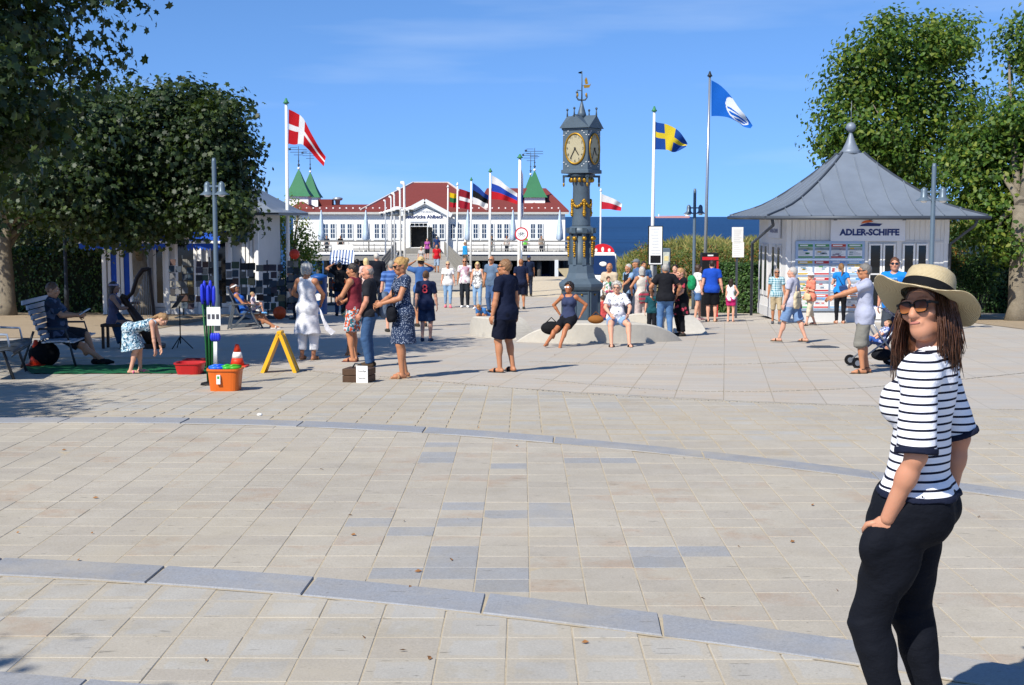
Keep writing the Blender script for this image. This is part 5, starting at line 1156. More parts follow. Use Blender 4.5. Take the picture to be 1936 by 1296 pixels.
def cloth(col, kind='plain', c2='#ffffff', sc=1.0, c3=None):
    k = ('cloth', col, kind, c2, sc, c3)
    if k in _mats: return _mats[k]
    t = NT('cloth_' + kind); v = t.obj(); a, b = lin(col), lin(c2); x, y, z = t.sep(v)[:3]
    if kind == 'plain': c = a
    elif kind == 'stripe': c = t.mix(t.math('GREATER_THAN', t.math('FRACT', t.math('MULTIPLY', z, sc)), .55), a, b)
    elif kind == 'pin': c = t.mix(t.math('GREATER_THAN', t.math('FRACT', t.math('MULTIPLY', z, sc)), .72), a, b)
    elif kind == 'plaid':
        fx = t.math('GREATER_THAN', t.math('FRACT', t.math('MULTIPLY', t.math('ADD', x, t.math('MULTIPLY', y, .8)), sc)), .55); fz = t.math('GREATER_THAN', t.math('FRACT', t.math('MULTIPLY', z, sc)), .55)
        c = t.mix(t.math('MULTIPLY', t.math('ADD', fx, fz), .5), a, b)
    elif kind == 'dots':
        vo = t.n('ShaderNodeTexVoronoi', {'Vector': v, 'Scale': sc}, feature='F1').outputs['Distance']; c = t.mix(t.math('LESS_THAN', vo, .30), a, b)
    else:                                # blotchy print
        vo = t.n('ShaderNodeTexVoronoi', {'Vector': v, 'Scale': sc}, feature='F1').outputs['Color']; r_ = t.n('ShaderNodeSeparateColor', {0: vo}).outputs[0]
        st = [(0, col), (.34, col), (.35, c2), (.66, c2)] + ([(.67, c3), (1, c3)] if c3 else [(.67, col), (1, col)]); nd = t.ramp(r_, st); c = nd
    n = t.noise(7, 4, v, .6); c = t.n('ShaderNodeVectorMath', {0: c, 1: t.math('MULTIPLY_ADD', n, .35, .82)}, operation='MULTIPLY').outputs[0]
    mp = t.n('ShaderNodeMapping', {'Vector': v, 'Scale': (9, 9, 14)}).outputs[0]
    _mats[k] = t.done(c, .85, t.noise(1, 4, mp, .55), .5, .03, spec=.15); return _mats[k]
EYE = None
class Person: pass
def person(label, px, py, top, yaw, fem=False, g=1.0, lean=0, side=0, pel=None, feet=None, toes=(8, 8), hands=None, elb=None, knee=None, head=(0, 0), skin='#c08a6a', hair=('short', '#4a3728'),
           wear=(), shoes=('shoe', '#33302c'), glasses=None, hat=None, v=None, H=None, loc=None, group=None, cat='person', hv=None, seat=False, eye=True, kh=1.0, roll=0, bust=1.0, neck=0.0, hsc=1.0):
    p = Person(); base = Vector(loc) if loc is not None else G(px, py)
    if H is None: q = at(px, top, base.y); H = (q.z - base.z)
    s = H / 1.75; p.s = s
    D = base.y; v = v or max(.0085, min(.030, D * .00062)); hv = hv or max(.006, v * .55)
    root = thing('person', label, cat, base, R(yaw), group); p.root = root; root.scale = (s, s, s)
    sw = .158 if fem else .182; gl = 1 + (g - 1) * .6
    lr = R(lean); sr_ = R(side); u = Vector((math.sin(sr_), math.sin(lr) * math.cos(sr_), math.cos(lr) * math.cos(sr_))); f = Vector((0, math.cos(lr), -math.sin(lr))); f = (f - u * f.dot(u)).normalized(); r = f.cross(u)
    P = Vector(pel) if pel else Vector((0, 0, .945)); Wt = P + u * .15; Cc = P + u * .34; Sc = P + u * .475; N = P + u * .53
    hy, hp = R(head[0]), R(head[1]); hf = (f * math.cos(hy) - r * math.sin(hy)); hf = (hf * math.cos(hp) + u * math.sin(hp)).normalized()
    if lean > 40: hf = (hf + Vector((0, 0, 0))).normalized()
    hr = hf.cross(u * .6 + Vector((0, 0, .4))).normalized(); hu = hr.cross(hf).normalized(); hr, hu = (hr * math.cos(R(roll)) - hu * math.sin(R(roll))), (hu * math.cos(R(roll)) + hr * math.sin(R(roll))); Hc = N + (u * .5 + hu * .5) * (.15 + neck) + hf * .022
    hf, hr, hu = hf * hsc, hr * hsc, hu * hsc
    p.__dict__.update(P=P, u=u, f=f, r=r, N=N, Hc=Hc, hf=hf, hr=hr, hu=hu, Sc=Sc, Wt=Wt, sw=sw, yaw=yaw, base=base)
    feet = feet or ((-.10, 0, .075), (.10, 0, .075)); hands = hands or ((-.27, .05, .80), (.27, .05, .80)); elb = elb or ((-.5, -1, 0), (.5, -1, 0)); knee = knee or ((-.1, 1, 0), (.1, 1, 0))
    legs, arms = [], []
    for i in (0, 1):
        sg = -1 if i == 0 else 1; hip = P - u * .02 + r * (sg * .088); A_ = Vector(feet[i]) if len(feet[i]) == 3 else Vector((*feet[i], .075))
        K, An = ik(hip, A_, .435, .425, knee[i]); ta = R(toes[i]) * -sg; fd = Vector((-math.sin(ta), math.cos(ta), 0)); legs.append((hip, K, An, fd))
        Sh = Sc + r * (sg * sw); E, Wr = ik(Sh, Vector(hands[i]), .285, .25, elb[i]); arms.append((Sh, E, Wr))
    p.legs, p.arms = legs, arms
    pts = [P, N, Hc] + [q for l in legs for q in l[:3]] + [q for a in arms for q in a]
    lo = [min(q[i] for q in pts) - .24 for i in range(3)]; hi = [max(q[i] for q in pts) + .24 for i in range(3)]; lo[2] = max(lo[2], -.02)
    hw = .118 if fem else .112
    def torso(F, e=0., k=.05, lowr=0., bust=True):
        F.cone(P - r * .068, P + r * .068, hw * g ** .5 + e, hw * g ** .5 + e, k, (f, .92)); F.cone(P + u * .02, Wt + u * .03, (.128 if fem else .132) * g + e + lowr, (.108 if fem else .124) * g + e, k, (f, .80))
        F.cone(Wt, P + u * .40, (.106 if fem else .124) * g + e, (.125 if fem else .150) * gl + e, k, (f, .74))
        if g > 1.08: F.ell(Wt + f * (.05 * g) - u * .02, (.12 * g + e, .11 * g + e, .13 + e), (r, f, u), k)
        if fem and bust:
            for q in (-1, 1): F.ell(Cc + r * (q * .062) + f * (.075 * bust) * gl + u * .01, (.062 * gl + e, .06 * gl * bust + e, .066 + e), (r, f, u), .04)
        for q in (-1, 1): F.ell(P - u * .03 + r * (q * .062) - f * .055, (.082 * gl + e, .085 * gl + e, .10 + e), (r, f, u), .05)
        return F
    def shoulders(F, e=0., w=.86, k=.04): return F.cone(Sc - r * (sw * w), Sc + r * (sw * w), .058 * gl + e, .058 * gl + e, k, (f, 1.0)).cone(Sc - u * .01, N - u * .01, .085 + e, .055 + e, k, (f, .9))
    B = Field(lo, hi, v); torso(B); shoulders(B)
    for Sh, E, Wr in arms:
        B.ell(Sh, (.052 * gl, .052 * gl, .056), None, .03); B.cone(Sh, E, (.046 if fem else .052) * gl, (.037 if fem else .041) * gl, .03); fa = .86 if fem else 1.0; B.cone(E, E.lerp(Wr, .35), .039 * gl * fa, .042 * gl * fa, .02); B.cone(E.lerp(Wr, .3), Wr, .041 * gl * fa, .027 * (.92 if fem else 1), .02)
    for hip, K, An, fd in legs:
        B.cone(hip, K, .086 * gl, .056 * gl, .04); B.cone(K, An, .053 * gl, .036, .025); bk = (-(fd)).normalized(); B.ell(K.lerp(An, .3) + bk * .018, (.049 * gl, .049 * gl, .11), None, .03)
        sh = An + Vector((0, 0, -.038)); B.cone(sh - fd * .035, sh + fd * .10, .034, .036, .02).cone(sh + fd * .08, sh + fd * .165 - Vector((0, 0, .008)), .034, .022, .02, ((0, 0, 1), .8))
    B.keep((0, 0, .004), (0, 0, 1)) if not seat else None
    Vb, Qb = B.mesh()
    # head on a finer grid, neck running down into the chest
    hl = Hc - Vector((.2, .2, .25)); hh = Hc + Vector((.2, .2, .2)); Hd = Field([min(hl[i], N[i] - .12) for i in range(3)], [max(hh[i], N[i] + .12) for i in range(3)], hv); ax = tuple(q / hsc ** 2 for q in (hr, hf, hu))
    Hd.cone(N - u * .05, Hc - hu * .06 - hf * .02, .060 if not fem else .052, .054 if not fem else .047, .02)
    Hd.ell(Hc + hu * .018 - hf * .014, (.074, .094, .098), ax, .03); jw = .036 if fem else .045; Hd.ell(Hc - hu * .03 + hf * .022, (.055 if fem else .060, .072, .082), ax, .03); Hd.ell(Hc - hu * .083 + hf * .058, (.034, .032, .026), ax, .03)
    Hd.cone(Hc - hu * .075 - hf * .01 - hr * jw, Hc - hu * .088 + hf * .055, .022, .02, .03); Hd.cone(Hc - hu * .075 - hf * .01 + hr * jw, Hc - hu * .088 + hf * .055, .022, .02, .03)
    Hd.cone(Hc + hu * .018 + hf * .087, Hc - hu * .026 + hf * .110, .010, .0145, .014); Hd.ell(Hc - hu * .032 + hf * .098, (.019, .014, .011), ax, .01)
    for q in (-1, 1):
        Hd.ell(Hc + hr * (q * .076) - hf * .012 - hu * .008, (.010, .026, .033), ax, .008); Hd.ell(Hc + hr * (q * .035) + hu * .028 + hf * .080, (.026, .014, .010), ax, .012); Hd.ell(Hc + hr * (q * .044) - hu * .022 + hf * .066, (.024, .022, .02), ax, .02)
        Hd.ell(Hc + hr * (q * .032) + hu * .008 + hf * .098, (.018, .016, .011), ax, .01, neg=True)
    Hd.ell(Hc - hu * .058 + hf * .090, (.026, .012, .013), ax, .012)
    Vh, Qh = Hd.mesh()
    E_ = MB(); E_.smooth = True
    def fp(a, b, c): return Hc + hr * a + hf * b + hu * c
    def ellb(c, ra, n=10, m=6):
        b0 = len(E_.v); E_.ball((0, 0, 0), ra, n, m)
        for i in range(b0, len(E_.v)): w = E_.v[i]; E_.v[i] = tuple(c + hr * w[0] + hf * w[1] + hu * w[2])
    if eye:
        for q in (-1, 1):
            E_.mat(1); ellb(fp(q * .032, .082, .008), (.0135, .011, .010)); E_.mat(2); ellb(fp(q * .032, .0915, .008), (.006, .003, .006), 8, 4); E_.mat(2); ellb(fp(q * .034, .094, .026), (.020, .006, .004), 8, 4)
        E_.mat(3); ellb(fp(0, .1005, -.0565), (.023, .006, .0065), 10, 6)
    # hands: palm and five bent fingers
    for i, (Sh, E, Wr) in enumerate(arms):
        d = (Wr - E).normalized(); sg = -1 if i == 0 else 1; inn = (P + u * .2 - Wr); inn = (inn - d * inn.dot(d)); inn = inn.normalized() if inn.length > .01 else d.orthogonal().normalized(); w = d.cross(inn) * 1.0
        if w.dot(f) < 0 and abs(w.dot(f)) > .1: w = -w
        E_.mat(0); pc = Wr + d * .045; b0 = len(E_.v); E_.ball((0, 0, 0), (.042, .017, .052), 10, 8)
        for q in range(b0, len(E_.v)): x_ = E_.v[q]; E_.v[q] = tuple(pc + w * x_[0] + inn * x_[1] + d * x_[2])
        if v < .02:
            for q, (off, ln) in enumerate(((.030, .072), (.011, .080), (-.009, .075), (-.028, .058))):
                a0 = Wr + d * .075 + w * off; a1 = a0 + d * ln * .45 + inn * .008; a2 = a1 + d * ln * .3 + inn * .018; a3 = a2 + d * ln * .2 + inn * .018
                E_.tube([a0 - d * .02, a0, a1, a2, a3], [.009, .0095, .0085, .0075, .005], 6)
            a0 = Wr + d * .03 + w * .034; E_.tube([a0 - w * .01, a0 + d * .025 + w * .018 + inn * .006, a0 + d * .052 + w * .022 + inn * .016, a0 + d * .068 + w * .018 + inn * .022], [.013, .0115, .0095, .006], 6)
    # join
    nb = len(Vb); V = [Vb, Vh]; me = bpy.data.meshes.new('body'); ev = np.array([tuple(x) for x in E_.v]) if E_.v else np.zeros((0, 3))
    allv = np.concatenate([Vb, Vh, ev]) if len(ev) else np.concatenate([Vb, Vh])
    fc = [tuple(q) for q in Qb.tolist()] + [tuple(q) for q in (Qh + nb).tolist()] + [tuple(x + nb + len(Vh) for x in q) for q in E_.f]
    me.from_pydata(allv.tolist(), [], fc); me.polygons.foreach_set('material_index', [0] * (len(Qb) + len(Qh)) + E_.m); me.polygons.foreach_set('use_smooth', [True] * len(fc)); me.update()
    hc = hair[1] if hair else '#6b5a48'
    body = link('body', me, [skin_m(skin), M('#d8d4cc', .3, .02, bump=0), M('#2a2018', .5, .05, bump=0) if not hair or hair[1] in ('#d8d8d4',) else M(hc, .7, .05, bump=0), M('#a86a5e', .5, .05, bump=0)], root); p.body = body
    def emit(F, name, mat, parent=root):
        Vg, Qg = F.mesh()
        if len(Qg) == 0: return None
        return link(name, mesh_np(Vg, Qg, name, True), mat, parent)
    p.emit = emit
    # garments
    for wspec in wear:
        kd = wspec[0]; mat = wspec[1] if not isinstance(wspec[1], str) else cloth(wspec[1]); o = wspec[2] if len(wspec) > 2 else {}
        e = o.get('e', .016); F = Field(lo, hi, o.get('v', v))
        if kd in ('tee', 'tank', 'dress', 'long'):
            hem = o.get('hem', -.10); torso(F, e, .05, o.get('low', .012)); sl = o.get('sleeve', {'tee': .62, 'tank': 0, 'dress': .45, 'long': 1}[kd])
            if kd == 'tank' or sl == 0:
                for q in (-1, 1): F.cone(Cc + r * (q * .085), Sc + r * (q * sw * .62) + u * .03, .085 * gl + e * .4, .040 + e, .04, (f, .95))
            else:
                shoulders(F, e)
                for Sh, E, Wr in arms:
                    F.ell(Sh, (.052 * gl + e * .5,) * 3, None, .03)
                    if sl <= 1: F.cone(Sh, Sh.lerp(E, sl), .050 * gl + e * .7, .050 * gl + e * (1.2 if kd == 'tee' else .7), .03, None, True)
                    else: F.cone(Sh, E, .053 * gl + e, .044 * gl + e, .03); F.cone(E, E.lerp(Wr, sl - 1), .045 * gl + e, .036 + e, .02, None, True)
            if kd == 'tee' and hem < -.05:
                F.cone(P - r * .075, P + r * .075, hw * g ** .5 + e + .003, hw * g ** .5 + e + .003, .04, (f, .95))
                for hip, K, An, fd in legs: F.cone(hip, hip.lerp(K, .25), .088 * gl + e + .006, .084 * gl + e + .008, .03)
            if hem < -.12 and kd != 'dress': F.cone(P, P - u * (-hem + .02), .15 * g ** .5 + e, .155 * g ** .5 + e, .05, (f, .85))
            if kd == 'dress' or 'skirt' in o:
                L_, r1 = o.get('skirt', (.42, .23)); dn = Vector(o.get('drop', (0, 0, -1))); F.cone(P + u * o.get('start', .1), P + dn * L_, .125 * g + e, r1, .05, (f, .86), True)
            else: F.keep(P + u * hem, u)
            if 'upto' in o: F.keep(P + u * o['upto'], -u)
            nk = o.get('neck', .07 if kd != 'tank' else .085)
            F.ell(N + u * .03 + f * .035, (nk, nk, nk * (1.0 if kd != 'tank' else 1.35)), None, 0, neg=True)
            F.rough(o.get('rough', .0035), 26, o.get('seed', 1)); emit(F, {'tee': 'shirt', 'tank': 'tank_top', 'dress': 'dress', 'long': 'shirt'}[kd], mat)
        elif kd in ('pants', 'shorts'):
            fr2 = o.get('len', 1.0 if kd == 'pants' else .5); e2 = o.get('loose', .02); F.cone(P - r * .07, P + r * .07, hw * g ** .5 + e * .7, hw * g ** .5 + e * .7, .05, (f, .95)); F.cone(P, Wt - u * .03, .130 * g + e * .5, .122 * g + e * .4, .05, (f, .82))
            for q in (-1, 1): F.ell(P - u * .03 + r * (q * .062) - f * .055, (.084 * gl + e,) * 2 + (.10 + e,), (r, f, u), .05)
            for hip, K, An, fd in legs:
                if fr2 <= .52: F.cone(hip, hip.lerp(K, fr2 * 1.92), .09 * gl + e, .066 * gl + e + e2, .035, None, True)
                else:
                    F.cone(hip, K, .09 * gl + e, .060 * gl + e2 * .8, .035); q = (fr2 - .5) * 2; F.cone(K, K.lerp(An, q), .060 * gl + e2 * .8, (.056 - .018 * q) * gl + e2, .03, None, True)
                    F.ell(K.lerp(An, .28) - fd * .014, (.05 * gl + e2 * .6,) * 2 + (.1,), None, .03) if q > .5 else None
            if 'pocket' in o:
                Sh, E, Wr = arms[o['pocket']]; d = (Wr - E).normalized(); sg = -1 if o['pocket'] == 0 else 1; F.cone(Wr + d * .10, Wr + d * .15, .028, .024, .05); F.cone(Wr + d * .11, P + f * .05 + r * (sg * .08) - u * .24, .030, .07, .08); F.cone(Wr + d * .10, P + f * .04 + r * (sg * .05) - u * .05, .030, .09, .06); F.keep(Wr + d * .065, d * .8 + u * 0) if False else None
            if 'front' in o:
                c_, r_ = o['front']; F.ell(P + r * c_[0] + f * c_[1] + u * c_[2], r_, (r, f, u), .06)
            F.keep(P + u * o.get('rise', .10), -u); F.rough(o.get('rough', .004), 24, o.get('seed', 2)); emit(F, 'trousers' if kd == 'pants' else 'shorts', mat)
        elif kd == 'skirt':
            L_, r1 = o.get('skirt', (.42, .22)); F.cone(P + u * .1, P + Vector(o.get('drop', (0, 0, -1))) * L_, .125 * g + e, r1, .02, (f, .86), True); F.rough(.006, 22, 3); emit(F, 'skirt', mat)
    if shoes:
        for hip, K, An, fd in legs:
            sh = An + Vector((0, 0, -.038)); F = Field(sh - Vector((.25, .25, .08)), sh + Vector((.25, .25, .16)), min(v, .014))
            if shoes[0] == 'shoe':
                F.cone(sh - fd * .04, sh + fd * .10, .045, .044, .02).cone(sh + fd * .08, sh + fd * .175 - Vector((0, 0, .006)), .042, .030, .02, ((0, 0, 1), .85)); F.cone(sh, An + Vector((0, 0, .015)), .044, .044, .02, None, True); F.keep(sh - Vector((0, 0, .036)), (0, 0, 1)) if not seat else None
            else:
                F.cone(sh - fd * .05 - Vector((0, 0, .033)), sh + fd * .175 - Vector((0, 0, .033)), .040, .042, .01, ((0, 0, 1), .32)); F.cone(sh + fd * .075 - fd.cross(Vector((0, 0, 1))) * .035, sh + fd * .075 + fd.cross(Vector((0, 0, 1))) * .035, .038, .038, .005, (fd, .45))
                if shoes[0] == 'sandal': F.cone(An - fd * .002 + Vector((0, 0, -.005)), An + Vector((0, 0, .012)), .043, .042, .005, None, True)
            emit(F, 'shoe' if shoes[0] == 'shoe' else 'sandal', cloth(shoes[1]))
    # hair
    if hair and hair[0] != 'none':
        st = hair[0]; F = Field([min(Hc[i], N[i]) - .34 for i in range(3)], [Hc[i] + .27 for i in range(3)], hv * (1 if st != 'long' else 1.1)); big = .006 if st != 'curly' else .028
        if st == 'bald':
            F.ell(Hc + hu * .010 - hf * .016, (.078, .097, .095), ax, .0); F.keep(Hc - hf * .01, -hf); F.keep(Hc + hu * .055, -hu); F.keep(Hc - hu * .07, hu)
        else:
            F.ell(Hc + hu * .022 - hf * .018, (.076 + big, .097 + big, .100 + big), ax, 0); nn = (hu * .58 - hf * .81).normalized(); F.keep(Hc + hu * .062 + hf * .066, nn); F.keep(Hc - hu * (.075 if st in ('short', 'curly', 'bun', 'pony') else .2), hu)
            if st in ('bun', 'topbun'): F.ell(Hc - hf * (.11 if st == 'bun' else .07) + hu * (.05 if st == 'bun' else .11), (.042, .042, .042), ax, .02)
            if st == 'pony':
                F.ell(Hc - hf * .10 + hu * .03, (.03,) * 3, ax, .02); F.cone(Hc - hf * .11 + hu * .02, Hc - hf * .13 - hu * .08, .03, .032, .02); F.cone(Hc - hf * .13 - hu * .08, N - f * .10 - u * .10, .032, .012, .02)
            if st in ('bob', 'long'):
                L2 = .10 if st == 'bob' else .22
                for q in (-1, -.55, 0, .55, 1): a0 = Hc + hr * (q * .066) - hf * (.03 + .045 * (1 - abs(q))); F.cone(a0, a0 - u * L2 - hf * .012 - f * (.02 if st == 'long' else 0), .034, .026, .03)
        F.rough(.004 if st != 'curly' else .012, 60 if st != 'curly' else 75, 1); p.hair = emit(F, 'hair', hair_m(hair[1]))
    if glasses:
        F = MB(); y = .098
        for q in (-1, 1):
            n = 14; pts = [(math.copysign(abs(math.cos(2 * math.pi * i / n)) ** .7, math.cos(2 * math.pi * i / n)) * .027 + q * .033, math.copysign(abs(math.sin(2 * math.pi * i / n)) ** .8, math.sin(2 * math.pi * i / n)) * .020 + .006) for i in range(n)]
            F.add([fp(a, y + .006 - abs(a) * .12, b) for a, b in pts] + [fp(a, y - .002 - abs(a) * .12, b) for a, b in pts], [tuple(range(n)), tuple(range(n, 2 * n))[::-1]] + [(i, (i + 1) % n, n + (i + 1) % n, n + i) for i in range(n)])
            F.bar(fp(q * .060, y - .006, .014), fp(q * .084, -.01, .012), .006, .008)
        F.bar(fp(-.008, y + .004, .012), fp(.008, y + .004, .012), .004, .006); F.build('sunglasses', M(glasses if isinstance(glasses, str) else '#121214', .15, .02, bump=0, spec=.6), root)
    if hat:
        F = Field(Hc - Vector((.3, .3, .2)), Hc + Vector((.3, .3, .3)), hv)
        if hat[0] == 'cap':
            F.ell(Hc + hu * .035 - hf * .010, (.088, .108, .098), ax, 0); F.keep(Hc + hu * .04, hu); F.cone(Hc + hu * .048 + hf * .06, Hc + hu * .040 + hf * .15, .07, .055, .01, (hu, .12)); emit(F, 'cap', cloth(hat[1]))
        elif hat[0] == 'visor':
            F.ell(Hc + hu * .035 - hf * .010, (.090, .110, .06), ax, 0); F.keep(Hc + hu * .03, hu); emit(F, 'headscarf', cloth(hat[1]))
        else:
            F.ell(Hc + hu * .055 - hf * .006, (.088, .106, .085), ax, .02); F.keep(Hc + hu * .045, hu); F.cone(Hc + hu * .040 - hu * .006, Hc + hu * .048, .16, .16, .012, None, True); emit(F, 'sun_hat', cloth(hat[1]))
    return p
def wpt(p, q):                           # a point of the person's own frame in the world
    a = R(p.yaw); q = Vector(q) * p.s; return p.base + Vector((q.x * math.cos(a) - q.y * math.sin(a), q.x * math.sin(a) + q.y * math.cos(a), q.z))
def bag(label, p, c, size, mat, strap=None, kind='shoulder_bag', cat='bag', rz=0):
    """soft bag with a strap, placed in the person's frame"""
    w = wpt(p, c); t = thing(kind, label, cat, w, R(p.yaw + rz)); sx_, sy_, sz_ = size; F = Field((-sx_ - .05, -sy_ - .05, -sz_ - .05), (sx_ + .05, sy_ + .05, sz_ + .05), max(.008, min(.02, w.y * .0006)))
    X, Y, Z = F.ax[0][:, None, None], F.ax[1][None, :, None], F.ax[2][None, None, :]; q = ((np.abs(X) / sx_) ** 3.2 + (np.abs(Y) / sy_) ** 2.6 + (np.abs(Z) / sz_) ** 3.2) ** .33; F.F = ((q - 1) * min(sx_, sy_, sz_)).astype(np.float32); F.rough(.004, 30, 2); Vg, Qg = F.mesh()
    link('pouch', mesh_np(Vg, Qg, 'pouch', True), cloth(mat) if isinstance(mat, str) else mat, t)
    MB().box(-sx_ * .8, sx_ * .8, -sy_ * 1.04, -sy_ * .98, sz_ * .25, sz_ * .32).build('zip', M('#3a3a3c', .5), t)
    if strap:
        pts = [(Vector(q) - Vector(c)) * p.s for q in strap]; MB().tube(pts, .012, 6).build('strap', cloth(mat) if isinstance(mat, str) else mat, t, None, (0, 0, -R(rz)))
    return t
# ------------------------------------------------------------------ the people on the plaza
def PL(px, D): x = at(px, 500, D).x; return Vector((x, D, gz(x, D)))
jean = '#40597e'; jean_l = '#7d9cbc'; TAN = '#b07a58'; PINK = '#cf9c82'
DOWN = ((-.25, .03, .80), (.25, .03, .80))
# near group left of centre
man_navy = person('broad man in navy T-shirt and shorts standing with his back turned', 957, 704, 490, 52, g=1.1, wear=[('tee', '#141b30', {'hem': -.13, 'sleeve': .6}), ('shorts', '#0f1424', {'len': .48, 'loose': .03})], hair=('short', '#7a5a3c'), glasses=True, skin=TAN, head=(22, -2), hands=((-.29, .06, .80), (.29, .02, .80)), shoes=('flip', '#24262a'), feet=((-.13, .02), (.13, -.03)), toes=(12, 14))
wdress = person('blonde woman in a dotted blue dress looking into her purse', 763, 715, 485, 112, fem=True, g=1.06, wear=[('dress', cloth('#26344e', 'dots', '#aab4c4', 55), {'skirt': (.44, .22), 'sleeve': .42, 'neck': .085})], hair=('bun', '#a8854e'), glasses=True, skin=TAN, head=(4, -14), hands=((-.10, .33, 1.09), (.06, .34, 1.07)), elb=((-.6, -.5, -.7), (.6, -.5, -.7)), shoes=('flip', '#9a7a5c'), feet=((-.10, .05), (.10, -.06)))
bag('black shoulder bag with blue flap on the dress woman hip', wdress, (-.08, .20, .93), (.13, .06, .12), '#14161c', [(-.05, .14, 1.0), (.0, .16, 1.25), (.14, .06, 1.44), (.12, -.1, 1.35)])
polo = person('older man in a charcoal polo and jeans, hand in his pocket', 700, 694, 500, 84, g=1.08, wear=[('tee', '#26272c', {'hem': -.08, 'sleeve': .72}), ('pants', '#3a5578', {'seed': 4})], hair=('bald', '#8a8078'), skin='#c48a70', hands=((-.22, .12, .92), (.22, .08, .92)), elb=((-.6, -1, 0), (.6, -1, 0)), shoes=('shoe', '#4a3c2e'), head=(6, -8))
bag('grey and blue day pack hanging beside the charcoal polo man', polo, (.16, -.22, 1.05), (.13, .09, .22), '#5c6878', [(.14, -.15, 1.25), (.14, .0, 1.42), (.16, -.12, 1.05)], 'backpack')
person('man in a maroon tank top and floral swim shorts', 672, 684, 497, 70, wear=[('tank', '#742a34', {'hem': -.16, 'low': .02}), ('shorts', cloth('#b8bfc4', 'print', '#c0522c', 34, '#2c6c78'), {'len': .46, 'loose': .035})], hair=('short', '#2a221c'), skin=TAN, hands=((-.08, .30, 1.10), (.10, .26, 1.06)), elb=((-.8, -.6, 0), (.8, -.6, 0)), shoes=('flip', '#5a2c2c'), head=(10, -12), feet=((-.1, .0), (.1, .05)))
person('dark haired woman in a black tank top looking down at her phone', 661, 672, 515, -100, fem=True, wear=[('tank', '#15161a', {'hem': -.1}), ('shorts', cloth('#6aa090', 'print', '#31576a', 34, '#c8b878'), {'len': .40})], hair=('topbun', '#1e1814'), skin=TAN, hands=((-.08, .28, 1.05), (.08, .28, 1.05)), elb=((-.9, -.3, 0), (.9, -.3, 0)), head=(0, -32), shoes=('flip', '#333333'))
wwhite = person('grey haired woman dressed in white seen from behind', 582, 681, 498, -12, fem=True, g=1.12, wear=[('tank', '#cfd0d4', {'hem': -.16, 'low': .02, 'rough': .0015}), ('skirt', '#d6d6da', {'skirt': (.46, .25)}), ('pants', '#dcdcde', {'len': .88, 'loose': .03})], hair=('curly', '#9c9c98'), skin=TAN, hands=((-.16, .26, 1.08), (.18, .26, 1.02)), elb=((-1, -.5, 0), (1, -.6, 0)), shoes=('flip', '#8a6a4c'), feet=((-.12, .02), (.11, .0)))
# corner of her tied shawl blowing out
cl_ = MB(); A0 = wpt(wwhite, (.20, .02, .98)); sh_t = thing('shawl', 'loose end of a white shawl blowing from the woman in white', 'shawl', A0)
pts_ = [[(0, 0, 0), (.06, 0, -.22), (.12, .02, -.42)], [(.06, -.02, -.08), (.14, -.01, -.3), (.22, .03, -.52)], [(.1, .0, -.2), (.2, .02, -.38), (.30, .05, -.46)]]
cl_.smooth = True; cl_.add([Vector(q) for rw in pts_ for q in rw] + [Vector(q) + Vector((0, .012, 0)) for rw in pts_ for q in rw], [(0, 1, 4, 3), (1, 2, 5, 4), (3, 4, 7, 6), (4, 5, 8, 7), (9, 12, 13, 10), (10, 13, 14, 11), (12, 15, 16, 13), (13, 16, 17, 14)]); cl_.build('cloth', cloth('#e2e2e6'), sh_t)
boy = person('boy in a dark blue jersey with a red number seen from behind', 806, 646, 512, -8, wear=[('tee', '#1a2440', {'hem': -.16, 'sleeve': .8, 'low': .03}), ('shorts', '#182a48', {'len': .5, 'loose': .04})], hair=('short', '#5a4028'), skin=PINK, shoes=('shoe', '#22324c'), hands=((-.26, .0, .80), (.28, .03, .80)))
text('8', .30, M('#c8404a', .6), boy.root, (0.0, -.142, 1.30), (R(90), 0, 0), 'jersey_number', .004)
person('man in a straw hat raising a camera behind the boy', 797, 618, 486, 20, wear=[('tee', '#3a5f94'), ('shorts', '#39404c')], hair=('short', '#2a201a'), hat=('brim', '#b8a070'), skin=TAN, hands=((-.14, .25, 1.60), (.16, .25, 1.58)), elb=((-1, 0, -.4), (1, 0, -.4)))
person('man in a blue striped shirt half hidden by the dotted dress', 741, 628, 493, 15, wear=[('tee', cloth('#3a5a94', 'stripe', '#587ab4', 9)), ('shorts', '#2c3444')], hair=('short', '#8c8880'), skin=PINK)
person('young man in black with a patterned back print, hand to his head', 643, 598, 496, 8, wear=[('tee', '#17181c', {'hem': -.14}), ('pants', '#283a58')], hair=('short', '#17130f'), skin=TAN, hands=((-.22, .18, 1.66), (.26, .05, .82)), elb=((-1, .2, .2), (.5, -1, 0)), shoes=('shoe', '#1c1c1e'), feet=((-.1, .08), (.1, -.1)))
person('white haired man in a dark jacket among the stalls', 713, 588, 478, 10, g=1.1, wear=[('long', '#161a24', {'sleeve': 1.9}), ('pants', '#262b38')], hair=('short', '#b8b4ac'), skin=PINK)
person('blonde woman in pale pink beside the stalls', 693, 590, 488, 30, fem=True, wear=[('tee', '#cfb0a8'), ('pants', '#5a6478')], hair=('bob', '#cfb482'), skin=PINK)
person('dark haired man in a black T-shirt next to the white haired man', 676, 588, 490, -20, wear=[('tee', '#15151a'), ('pants', '#2b3348')], hair=('short', '#17120e'), skin=TAN)
person('stooping man in dark blue at the rack with the striped awning', 562, 604, 506, 60, lean=25, g=1.1, wear=[('tee', '#263850'), ('pants', '#2a3242')], hair=('short', '#d0ccc4'), skin=PINK)
